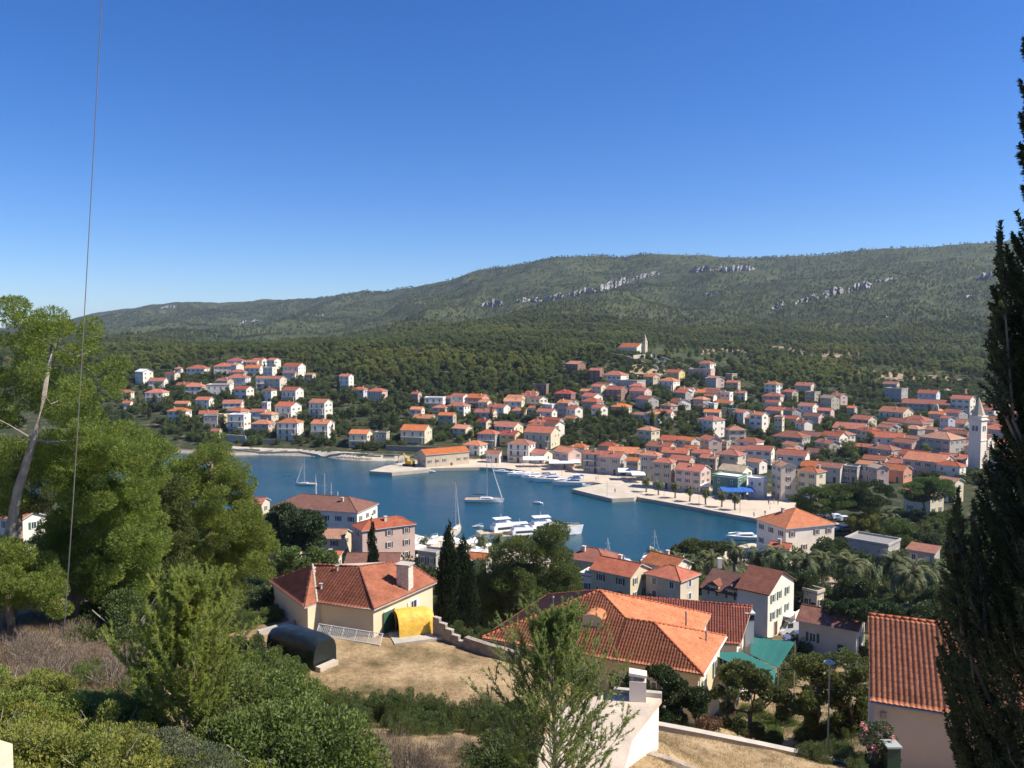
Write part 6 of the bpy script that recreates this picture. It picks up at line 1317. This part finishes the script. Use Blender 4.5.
bigtree('bushy_tree', 'dark bushy tree below the round tree, left of the weathered red roof', 'tree', 300, 98, [(300,562,0),(300,555,0)], [.3,.2,.15],
        [(276,560),(290,550),(310,548),(330,553),(334,570),(305,577),(276,574)], 2.6, 26, 1.0, 14000, .15, LEAF, 108, .8, .6)
def cypress(px, py_top, D, wpx, label, seed, n=26000, py_base=None):
    b = PD(px, 600, D); zb = tz(b.x, b.y); zt = CH - (py_top - HY) * D / F; H = zt - zb; R_ = wpx / 2 * D / F; r = random.Random(seed); cs = []
    for i in range(70):
        t = (i / 69) ** .9; rad = R_ * min(1, (t * 5) ** .5 + .25) * (1 - t ** 2.6) + .05; a = r.uniform(0, 6.28); cs.append((math.cos(a) * rad * .45, math.sin(a) * rad * .45, .4 + (H - .6) * t, rad * .72))
    o = empty('cypress_tree', (b.x, b.y, zb)); tag(o, label, 'cypress tree'); link('crown', crown_mesh('crown', cs, n, .10 * D / 74 + .03, CYPM, flat=1.3, seed=seed, up=1.3, aspect=.35, fill=.2), o)
    t = MB(); t.tube([(0,0,-.5),(0,0,H*.5),(0,0,H*.9)], [.2,.12,.04], 8); t.build('trunk', BARKG, o)
cypress(449.5, 519, 74, 26, 'taller dark cypress of the pair beside the dry yard', 201); cypress(463, 533, 75, 30, 'shorter fuller cypress of the pair beside the dry yard', 202)
cypress(372.5, 513, 102, 16, 'single slim cypress in front of the long pink house', 203, 14000); cypress(483, 556, 96, 10, 'small thin cypress right behind the cypress pair', 204, 6000)
bigtree('pine_tree', 'dark pine behind the bare trunk at the left edge, over the bay', 'pine tree', 20, 58, [(20,560,0),(20,500,0)], [.3,.22,.14],
        [(-70,440),(0,448),(40,440),(70,452),(78,500),(60,512),(0,508),(-70,500)], 4.0, 110, .85, 70000, .11, leafmat('deep_pine', (.085,.11,.03)), 109, .7, .3)
# palms
PLM = [(712,594,1.25,1,'tall date palm standing alone behind the beige red-hipped house'),(735,572,1.2,0,'date palm left below the big orange hipped roof'),(757,580,1.25,0,'date palm in front of the big orange hipped roof corner'),(776,590,1.3,1,'date palm behind the tall white house'),(804,604,1.45,1,'large date palm right of the tall white house'),
       (823,585,1.2,0,'date palm behind the large one right of the white house'),(850,606,1.45,1,'large date palm above the beige house with brown roof'),(872,590,1.2,2,'date palm under the grey pavilion'),(893,600,1.35,1,'date palm right of the grey pavilion'),(911,618,1.4,1,'date palm just above the plain right roof'),(932,606,1.35,0,'date palm near the dark right cypress'),
       (944,590,1.3,2,'date palm deepest in the shade by the right cypress'),(694,585,1.1,0,'date palm left of the lone tall palm'),(676,574,1.0,2,'leftmost short palm of the near quay trees'),(655,566,.9,2,'short palm by the tenders on the near quay'),(905,548,1.15,0,'palm left of the orange-roofed cream house by the park'),(888,540,1.1,1,'palm between the umbrella pines'),
       (425,552,.85,2,'palm among the cafe parasols, left'),(482,556,.95,0,'palm among the cafe parasols, near the big yachts'),(500,560,1.0,1,'palm in front of the big white yachts'),(470,560,.8,2,'short palm right behind the cypress pair'),(745,598,1.15,2,'palm at the left corner of the tall white house')]
for a, b, s, k, lb in PLM: o = plant('date_palm', ('palm', k), hit(a, b), s); tag(o, lb, 'palm tree', 'date palms by the near quay and park')
QP = [(646.5,492),(658.6,495),(675,498),(690,501.5),(705.5,504.5),(722,507),(735,510)]
for i, (a, b) in enumerate(QP): o = plant('date_palm', ('palm', 1), hit(a, b), .78); tag(o, 'short palm on the waterfront terrace, ' + ORD[i+1] + ' from the left', 'palm tree', 'palms on the waterfront terrace')
# umbrella pines and park trees
def umbrella_pine(px, py_base, poly, D, label, seed, nleaf=26000, mt=None):
    bigtree('umbrella_pine', label, 'pine tree', px, D, [(px, py_base - 12, 0), (px - 3, py_base - 22, 0)], [.38,.3,.22], poly, 5.0, 46, 1.55, nleaf, .20, mt or STONEPINE, seed, .45, .35, BARK, 12)
umbrella_pine(833,534,[(790,506),(796,494),(815,487),(838,486),(852,494),(850,508),(825,512),(800,513)],200,'left umbrella pine directly behind the big orange hipped roof',301)
umbrella_pine(874,536,[(838,500),(846,484),(866,479),(888,484),(893,498),(880,510),(858,510),(842,506)],202,'middle umbrella pine with dark crown in the park',302,26000,leafmat('stone_pine_dark', (.042,.072,.022), .3, .1))
umbrella_pine(926,524,[(903,492),(912,479),(930,476),(948,482),(955,494),(935,500),(910,499)],215,'right umbrella pine in front of the long beige building',303)
def blob(name, label, cat, poly, D, rm, n, leaf, m, seed, flat=.8, aspect=.6, group=None):
    q = np.array(poly, float); cx = q[:, 0].mean(); bb = bigtree(name, label, cat, cx, D, [(cx, q[:, 1].max() - 3, 0), (cx, q[:, 1].mean(), 0)], [.25,.2,.12], poly, (q[:,0].max()-q[:,0].min())/2*D/F*.8, 34, rm, n, leaf, m, seed, flat, aspect, BARK, 5)
    if group: bb['group'] = group
PK = 'trees of the park and near quay'
blob('round_pine','round bright green pine by the grey pavilion','pine tree',[(883,534),(890,523),(903,521),(913,530),(911,544),(893,547),(884,543)],178,1.3,14000,.17,STONEPINE,311,group=PK)
blob('bushy_tree','dark bushy tree left of the grey pavilion','tree',[(812,556),(820,541),(836,538),(850,548),(851,566),(830,574),(814,570)],165,1.4,14000,.2,LEAFD,312,group=PK)
blob('bushy_tree','low yellow-green clipped tree under the middle umbrella pine','tree',[(845,522),(852,515),(866,514),(878,519),(875,528),(850,529)],200,1.2,9000,.2,YELM,313,group=PK)
blob('bushy_tree','wide green tree row on the near quay left of the orange hipped roof','tree',[(672,562),(678,548),(695,543),(715,540),(733,541),(738,552),(730,566),(700,572)],172,1.6,24000,.2,LEAF,314,group=PK)
blob('bushy_tree','dark tree behind the date palms at the park corner','tree',[(900,540),(912,532),(930,534),(942,548),(935,562),(908,560)],185,1.4,12000,.2,LEAFD,315,group=PK)
blob('bushy_tree','dark tree mass beside the right cypress foot','tree',[(915,600),(930,588),(955,592),(962,612),(940,625),(915,618)],120,1.0,14000,.16,LEAFD,316,group=PK)
blob('hedge','long clipped dark hedge above the plain right roof','hedge',[(820,604),(850,600),(900,606),(930,612),(925,624),(880,622),(835,615)],104,.9,22000,.14,leafmat('hedge_leaves',(.05,.08,.028),.25,.1),317,group=PK)
blob('bushy_tree','dark shady tree in the middle of the palms','tree',[(836,590),(846,580),(868,580),(880,592),(870,606),(840,604)],128,1.1,12000,.17,LEAFD,318,group=PK)
blob('bushy_tree','dark tree left of the garden between the white house and palms','tree',[(776,580),(790,570),(812,574),(815,592),(795,598),(778,594)],135,1.1,12000,.17,LEAFD,319,group=PK)
# gardens in front of the netting
GR = 'garden trees between the near houses'
blob('garden_tree','green leafy tree in the garden right of the netting','tree',[(795,672),(802,655),(818,650),(835,656),(840,690),(838,740),(800,740)],56,.55,16000,.09,LEAF,321,group=GR)
blob('garden_tree','yellow-green tree around the garden lamp','tree',[(828,672),(842,660),(862,662),(870,690),(868,740),(838,740)],55,.5,14000,.085,leafmat('garden_yellow',(.11,.14,.04),.35,.1),322,group=GR)
blob('garden_tree','olive-green tree right of the big orange roof corner','tree',[(712,690),(722,672),(745,668),(770,676),(792,700),(792,760),(750,770),(716,760)],46,.5,22000,.07,leafmat('garden_olive',(.12,.13,.045),.35,.1),323,group=GR)
blob('garden_tree','dense dark green bush tree behind the white chimney','tree',[(622,678),(640,668),(668,664),(692,672),(706,690),(704,718),(680,728),(655,722),(640,712),(622,700)],43,.5,30000,.065,leafmat('garden_dark',(.05,.075,.028),.3,.1),324,group=GR)
blob('garden_tree','small green tree under the netting by the red tiled roof','tree',[(722,668),(735,660),(748,666),(750,684),(730,690),(722,682)],60,.4,7000,.08,LEAF,325,group=GR)
blob('garden_tree','bush with reddish leaves by the low retaining wall','bush',[(695,724),(704,717),(718,720),(722,730),(702,733)],38.6,.2,2600,.05,leafmat('red_leaves',(.20,.11,.06),.3,.1),326,group=GR)
blob('oleander','oleander with pink flower heads beside the wheelie bin','shrub',[(858,742),(866,726),(880,722),(894,736),(896,770),(866,772)],34.5,.28,8000,.045,leafmat('oleander_leaves',(.12,.14,.07),.3,.1),327)
r = random.Random(4); m = MB(); ol = [o for o in bpy.data.objects if o.name.startswith('oleander')][0]
for px, py in ((862,724),(866,729),(860,736),(873,747),(877,751),(887,728),(893,738)):
    p = PD(px, py, 34) - ol.location
    for k in range(26): d = Vector((r.gauss(0,.05), r.gauss(0,.05), r.gauss(0,.05))); q = p + d; m.box(q, (.045,.045,.02), r.uniform(0,3), 0, Matrix.Rotation(r.uniform(-1,1),3,'X'))
m.build('flower', mat('pink_petals', (.70,.28,.26), .7, .1), ol)
GT = []
for i in range(26):
    px = rng.choice([rng.uniform(240, 345), rng.uniform(405, 500), rng.uniform(560, 720), rng.uniform(770, 960)]); py = rng.uniform(560, 612) if px > 500 else rng.uniform(548, 590); q = hit(px, py)
    if q is None or q.y < 92 or not free(q.x, q.y, .8) or q.z < 1.4: continue
    GT.append((px, plant('broadleaf_tree', ('broad', rng.randrange(4)), q - Vector((0,0,.2)), rng.uniform(.5,.85))))
for i, (px, o) in enumerate(sorted(GT, key=lambda q: q[0])): tag(o, 'small rounded tree among the near roofs and gardens, ' + ORD[i+1] + ' from the left', 'tree', 'small trees on the near slope')
# undergrowth on the near slope and around near houses
r_ = np.random.default_rng(8); n = 9000; D = 70 + 155 * np.sqrt(r_.random(n)); u = -60 + 1120 * r_.random(n); x = (u - 512) / F * D; z = TZ(x, D); k = np.ones(n, bool)
for a, b, c in FOOT: k &= (x - a) ** 2 + (D - b) ** 2 > (c * .95) ** 2
s_ = sdist(x, D); k &= (s_ > 22) & (fbm(x / 9, D / 9, 3) < .22); px, py = proj(x, D, z)
k &= ~((px > 300) & (px < 505) & (D < 82)) & ~((px > 470) & (px < 760) & (D < 82)) & ~((px > 830) & (px < 870) & (py > 535) & (py < 560)) & ~((px>770)&(px<800)&(py>610)&(py<650)) & ~((px > 400) & (px < 500) & (s_ < 30)) & ~((px > 808) & (px < 872) & (py > 506) & (py < 536))
forest('near_scrub', np.stack([x[k], D[k], z[k] - .5], 1), .22 + .24 * r_.random(k.sum()), CRB, 'green scrub and garden bushes filling the slope between the near houses')
# ------------------------------------------------------------------ young pines
def young_pine(px, D, py_top, wpx, label, seed, m, nb, needles, loose):
    b = PD(px, 768, D); zb = tz(b.x, b.y); H = CH - (py_top - HY) * D / F - zb; Rm = wpx / 2 * D / F; r = random.Random(seed); g = np.random.default_rng(seed)
    o = empty('young_pine', (b.x, b.y, zb)); tag(o, label, 'pine tree'); t = MB(); t.tube([(0,0,-.3),(.05,0,H*.4),(-.04,0,H*.75),(0,0,H*.97)], [.075,.055,.03,.012], 8); C, U = [], []
    for i in range(nb):
        h = (i + .5) / nb; z = H * (.05 + .84 * h); L = Rm * (1.5 * (1 - h ** 1.6) ** .75 * min(1, .6 + h * 2) + .10) * r.uniform(.6, 1.15); a = i * 2.399 + r.uniform(-.4, .4); e = .55 + .6 * h + r.uniform(-.15, .2); p = Vector((0, 0, z)); pts = [p.copy()]
        d = Vector((math.cos(a) * math.cos(e), math.sin(a) * math.cos(e), math.sin(e)))
        for k in range(6): p = p + d * L / 6 * 1.15; d = (d + Vector((r.uniform(-.12,.12), r.uniform(-.12,.12), .13))).normalized(); pts.append(p.copy())
        t.tube(pts, [.018 - .0024 * k for k in range(7)], 4, cap=False)
        tw = [(pts[k], (pts[min(k+1,6)] - pts[max(k-1,0)]).normalized(), .10) for k in range(2, 7)]
        for k in range(2, 7):
            for q in range(loose):
                dd = ((pts[min(k+1,6)] - pts[k-1]).normalized() + Vector((r.uniform(-1,1), r.uniform(-1,1), r.uniform(-.3,1))) * .75).normalized(); l = L * .26 * r.uniform(.5, 1.2); e_ = pts[k] + dd * l; t.tube([pts[k], e_], [.006, .003], 3, cap=False)
                for s in (.35, .7, 1.0): tw.append((pts[k].lerp(e_, s), dd, .10))
        for p_, d_, l in tw:
            n_ = needles; dr = np.array(d_) * 1.15 + g.normal(size=(n_, 3)) * .55; dr /= np.linalg.norm(dr, axis=1)[:, None]; C.append(np.array(p_) + dr * .05 + np.array(d_) * g.uniform(-.09, .04, (n_, 1))); U.append(dr)
    C = np.concatenate(C); U = np.concatenate(U); W = np.cross(U, rand_unit(len(U), g)); W /= np.linalg.norm(W, axis=1)[:, None]; l = .055 * (.7 + .6 * g.random(len(C))); Vq, Fq = quads(C, U, W, l, np.full(len(C), .0100))
    link('crown', npmesh('crown', Vq, Fq, m), o); t.build('trunk', BARKG, o)
young_pine(187, 20.5, 582, 112, 'bushy light green young pine in the left foreground', 401, SAPM, 150, 22, 3)
young_pine(553, 21.5, 606, 128, 'airy young pine before the large orange roof', 402, leafmat('sapling_needles', (.27,.33,.10), .62, .05, .01, 1.5), 95, 17, 3)
# ------------------------------------------------------------------ the dark cypress at the right edge
b = PD(1075, 600, 9.2); zb = tz(b.x, b.y); o = empty('cypress_tree', (b.x, b.y, zb)); tag(o, 'very dark tall cypress filling the right edge of the view', 'cypress tree'); g = np.random.default_rng(77); r = random.Random(77)
LB = lambda py: np.interp(py, [-120, 0, 60, 200, 235, 260, 300, 360, 420, 470, 520, 600, 680, 740, 800, 900], [1026, 1017, 1012, 1014, 1010, 994, 992, 1002, 1002, 994, 974, 954, 952, 960, 975, 990])
t = MB(); t.tube([(0,0,-.5),(0,0,4),(0,0,9),(0,0,14),(0,0,18)], [.24,.20,.15,.09,.03], 9); C, U = [], []
for bx_, b0_, b1_ in ((957,600,510),(994,420,330),(1000,420,240),(962,700,560),(950,640,540),(974,640,520)):      # loose side shoots
    for s in range(26):
        tt_ = s / 25; py = b0_ + (b1_ - b0_) * tt_; q0 = PD(bx_ + 14 * (1 - tt_) + r.uniform(-2, 2), py, 9.1) - o.location; q1 = PD(bx_ + r.uniform(-15, 13) * (1.1 - tt_), py - r.uniform(8, 26), 9.1 + r.uniform(-.3, .3)) - o.location; t.tube([q0, q1], [.007, .003], 3, cap=False)
        for k in range(9):
            p_ = q0.lerp(q1, (k + 1) / 9); d_ = (q1 - q0).normalized(); dr = np.array(d_) * .9 + g.normal(size=(6, 3)) * .6; dr /= np.linalg.norm(dr, axis=1)[:, None]; C.append(np.array(p_) + dr * .03); U.append(dr)
    t.tube([PD(bx_ + 40, b0_ + 60, 9.2) - o.location, PD(bx_ + 13, b0_, 9.1) - o.location, PD(bx_, b1_, 9.1) - o.location], [.03, .02, .004], 5)
for i in range(1250):
    py = r.uniform(-160, 860) if i % 3 else r.uniform(230, 800); z = CH - (py - HY) * 9.2 / F - zb; Rz = (1075 - float(LB(py))) * 9.2 / F * r.choice([1.0, 1.0, .9, .75, .6, r.uniform(.5, 1.0)]); 
    if z < .3: continue
    a = r.uniform(0, 2 * math.pi); a = a if r.random() < .5 else r.uniform(math.pi * .75, math.pi * 1.45); L = min(Rz, 1.5) * r.uniform(.35, .6) + .12; tip = Vector((math.cos(a) * Rz, math.sin(a) * Rz, z)); st = tip * 1 - Vector((math.cos(a) * L * .75, math.sin(a) * L * .75, L * 1.1)); mid = (st + tip) / 2 + Vector((math.cos(a), math.sin(a), -.3)) * L * .12
    pts = [st, mid, tip]; t.tube(pts, [.014, .009, .003], 3, cap=False)
    for k in range(26):
        s = (k + 1) / 26; p_ = (st.lerp(mid, s * 2) if s < .5 else mid.lerp(tip, s * 2 - 1)); d_ = (tip - st).normalized(); n_ = 9; dr = np.array(d_) * .8 + g.normal(size=(n_, 3)) * .7; dr /= np.linalg.norm(dr, axis=1)[:, None]
        C.append(np.array(p_) + dr * .05 * (1.25 - s) * 1.6); U.append(dr)
C = np.concatenate(C); U = np.concatenate(U); W = np.cross(U, rand_unit(len(U), g)); W /= np.linalg.norm(W, axis=1)[:, None]; Vq, Fq = quads(C, U, W, .030 * (.6 + .8 * g.random(len(C))), np.full(len(C), .011))
link('crown', npmesh('crown', Vq, Fq, CYPN), o); t.build('trunk', BARK, o)
# ------------------------------------------------------------------ shrubs in the foreground
SHR = {}
def shrub_mesh(key, m, leaf, n, seed, H=1.0, spiky=False, aspect=.5): # irregular dome
    r = random.Random(seed); cs = []
    for i in range(30): a = r.uniform(0, 6.28); q = r.random() ** .5 * 1.0; z = r.uniform(.05, 1.15) * H * (1 - q * .5); cs.append((q * math.cos(a), q * math.sin(a), z, r.uniform(.14, .34)))
    V_, F_ = clumps(cs, n, leaf, flat=.9 if not spiky else 1.5, seed=seed, up=.4 if not spiky else 1.6, aspect=aspect, fill=.45)
    t = MB()
    for i in range(14): a = r.uniform(0, 6.28); t.tube([(0,0,-.2),(math.cos(a)*.3,math.sin(a)*.3,H*.45),(math.cos(a)*.6,math.sin(a)*.6,H*.85)],[.02,.013,.005],4)
    SHR[key] = (npmesh('foliage', V_, F_, m), t.mesh('stem', BARKG))
shrub_mesh('yel', YELM, .030, 15000, 1); shrub_mesh('grn', leafmat('shrub_green', (.14,.19,.05), .35, .1, .01, 1.2), .030, 16000, 2, .9); shrub_mesh('drk', leafmat('shrub_dark', (.095,.13,.04), .3, .1, .01, 1.2), .030, 16000, 3, .95)
shrub_mesh('spk', leafmat('shrub_upright', (.12,.16,.055), .35, .1, .01, 1.2), .045, 15000, 4, 1.1, True, .22); shrub_mesh('oli', leafmat('shrub_olive', (.15,.175,.095), .3, .1, .01, 1.2), .028, 12000, 5)
shrub_mesh('dry', TWIGM, .06, 9000, 6, .7, True, .06)
LK = {'yel': 'yellow-green leafy shrub', 'grn': 'fresh green shrub', 'drk': 'dark green shrub', 'spk': 'upright green shrub', 'oli': 'greyish olive-green shrub', 'dry': 'dead grey-brown brush bush'}
REG = [('yel',[(-20,700),(60,690),(110,720),(130,790),(-20,800)],17,.8,'at the bottom left corner'),('grn',[(50,676),(130,670),(150,700),(110,715),(60,700)],6,.42,'behind the yellow-green shrubs on the left'),('grn',[(105,720),(165,715),(175,800),(110,800)],6,.5,'left of the bushy young pine foot'),
       ('oli',[(135,760),(200,750),(215,800),(140,800)],5,.6,'at the foot of the bushy young pine'),('grn',[(230,650),(285,660),(300,690),(330,730),(330,780),(250,790),(225,720)],22,1.25,'right of the bushy young pine'),('drk',[(225,655),(262,648),(290,672),(260,700),(230,690)],5,1.0,'behind the green shrubs right of the young pine'),
       ('spk',[(340,712),(400,708),(450,716),(500,722),(500,738),(420,735),(345,730)],15,.85,'along the front edge of the dry yard'),('drk',[(490,715),(525,722),(535,790),(500,790)],7,.95,'left of the airy young pine'),('dry',[(290,735),(400,745),(495,750),(500,790),(330,790)],9,.7,'at the bottom centre'),
       ('drk',[(90,600),(180,590),(240,600),(250,632),(150,650),(95,632)],16,1.25,'under the left pines above the dry slope'),('drk',[(60,590),(110,585),(120,615),(70,615)],5,1.1,'behind the dry slope at the left'),('grn',[(235,600),(262,596),(300,612),(262,622),(238,618)],8,.8,'left of the house with the square chimney'),
       ('dry',[(0,640),(60,632),(140,665),(120,690),(0,680)],8,.7,'on the dry slope at the left'),('spk',[(805,745),(858,748),(862,770),(808,765)],6,.5,'left of the pink oleander'),('drk',[(800,722),(850,722),(855,742),(800,738)],5,.7,'behind the low retaining wall'),('grn',[(735,712),(790,718),(795,742),(740,735)],5,.7,'behind the retaining wall by the olive-green tree'),
       ('drk',[(462,622),(480,628),(500,640),(478,650),(455,636)],5,.9,'below the cypress pair'),('yel',[(150,788),(260,780),(300,800),(150,805)],6,.45,'at the very bottom beneath the young pine'),('grn',[(640,716),(700,726),(690,735),(650,726)],4,.5,'behind the white chimney terrace')]
for key, poly, n, s, where in REG:
    q = np.array(poly, float); cnt_ = []; t_ = 0
    n = int(n * 1.5)
    while len(cnt_) < n and t_ < 3000:
        t_ += 1; px, py = rng.uniform(q[:,0].min(), q[:,0].max()), rng.uniform(q[:,1].min(), q[:,1].max())
        if not inpoly(np.array([px]), np.array([py]), q)[0] or any(abs(px - a) + abs(py - b) < 9 for a, b in cnt_): continue
        cnt_.append((px, py))
    for i, (px, py) in enumerate(sorted(cnt_)):
        p = hit(px, py)
        if p is None: continue
        k = s * rng.uniform(.9, 1.7); o = empty('shrub', p - Vector((0, 0, .12)), rng.uniform(0, 6.28)); o.scale = (k, k, k * rng.uniform(.8, 1.15)); tag(o, f"{LK[key]}, {ORD[i+1]} from the left {where}", 'shrub', 'shrubs ' + where)
        link('foliage', SHR[key][0], o); link('stem', SHR[key][1], o)
# ------------------------------------------------------------------ dry grass, twigs and litter on the slopes
def blades(name, poly, n, h, wd, m, label, seed, lean=.5, Dr=(12, 75)):
    g = np.random.default_rng(seed); q = np.array(poly, float); D = Dr[0] * (Dr[1] / Dr[0]) ** g.random(n * 6); px = q[:,0].min() + (q[:,0].max() - q[:,0].min()) * g.random(n * 6); x = (px - 512) / F * D; z = TZ(x, D); a, b = proj(x, D, z)
    k = inpoly(a, b, q) & (fbm(x * 1.3, D * 1.3, 3) > -.25); x, D, z = x[k][:n], D[k][:n], z[k][:n]; n = len(x); U = g.normal(size=(n, 3)) * lean + np.array([0, 0, 1]); U[:, 2] = np.abs(U[:, 2]); U /= np.linalg.norm(U, axis=1)[:, None]
    W = np.cross(U, rand_unit(n, g)); W /= np.linalg.norm(W, axis=1)[:, None]; hh = h * (.4 + .9 * g.random(n)); V_, F_ = quads(np.stack([x, D, z], 1) + U * hh[:, None] * .8, U, W, hh, np.full(n, wd)); tag(link(name, npmesh(name, V_, F_, m)), label, None, None, 'stuff')
blades('dry_grass', [(-20,625),(60,615),(150,655),(170,710),(90,700),(-20,690)], 26000, .13, .006, DRYM, 'dry yellow grass on the slope at the left', 1)
blades('dry_twigs', [(-20,612),(70,610),(150,655),(130,700),(-20,700)], 24000, .16, .006, TWIGM, 'grey-brown dead twigs lying over the left slope', 2, 1.6)
blades('dry_grass', [(265,640),(320,640),(345,700),(330,735),(280,720)], 12000, .16, .007, DRYM, 'tall dry grass around the covered car', 3)
blades('dry_twigs', [(240,725),(520,730),(540,800),(230,800)], 40000, .15, .006, TWIGM, 'dead brush and twigs at the bottom centre', 4, 1.3)
blades('green_grass', [(-20,680),(330,690),(520,720),(540,800),(-20,800)], 26000, .12, .006, leafmat('grass_blades', (.16,.17,.06), .3, .1), 'green and yellow grass between the foreground shrubs', 5)
blades('dry_grass', [(318,640),(520,655),(510,705),(330,705)], 22000, .06, .008, DRYM, 'short dry grass tufts over the yard', 6)
blades('dry_grass', [(650,728),(870,762),(870,800),(620,800)], 26000, .08, .006, DRYM, 'short dry grass below the low retaining wall', 7)
blades('green_grass', [(700,700),(870,700),(870,750),(700,735)], 9000, .2, .012, leafmat('garden_grass', (.09,.12,.045), .3, .1), 'rough green garden growth behind the retaining wall', 9)
# ------------------------------------------------------------------ air
hm = bpy.data.materials.new('haze_air'); hm.use_nodes = True; t = hm.node_tree; t.nodes.remove(t.nodes['Principled BSDF'])
pv = N(t, 'ShaderNodeVolumePrincipled'); pv.inputs['Color'].default_value = (0.62, 0.76, 1.0, 1); pv.inputs['Density'].default_value = 0.00007; pv.inputs['Anisotropy'].default_value = 0.2
t.links.new(pv.outputs[0], t.nodes['Material Output'].inputs['Volume'])
zlo = float(V[:, 2].min()) - 1.0; zhi = float(V[:, 2].max()) + 25
mb = MB(); mb.box((0, 4200, (zlo + zhi) / 2), (19600, 9200, zhi - zlo)); tag(mb.build('haze', hm), kind='stuff')
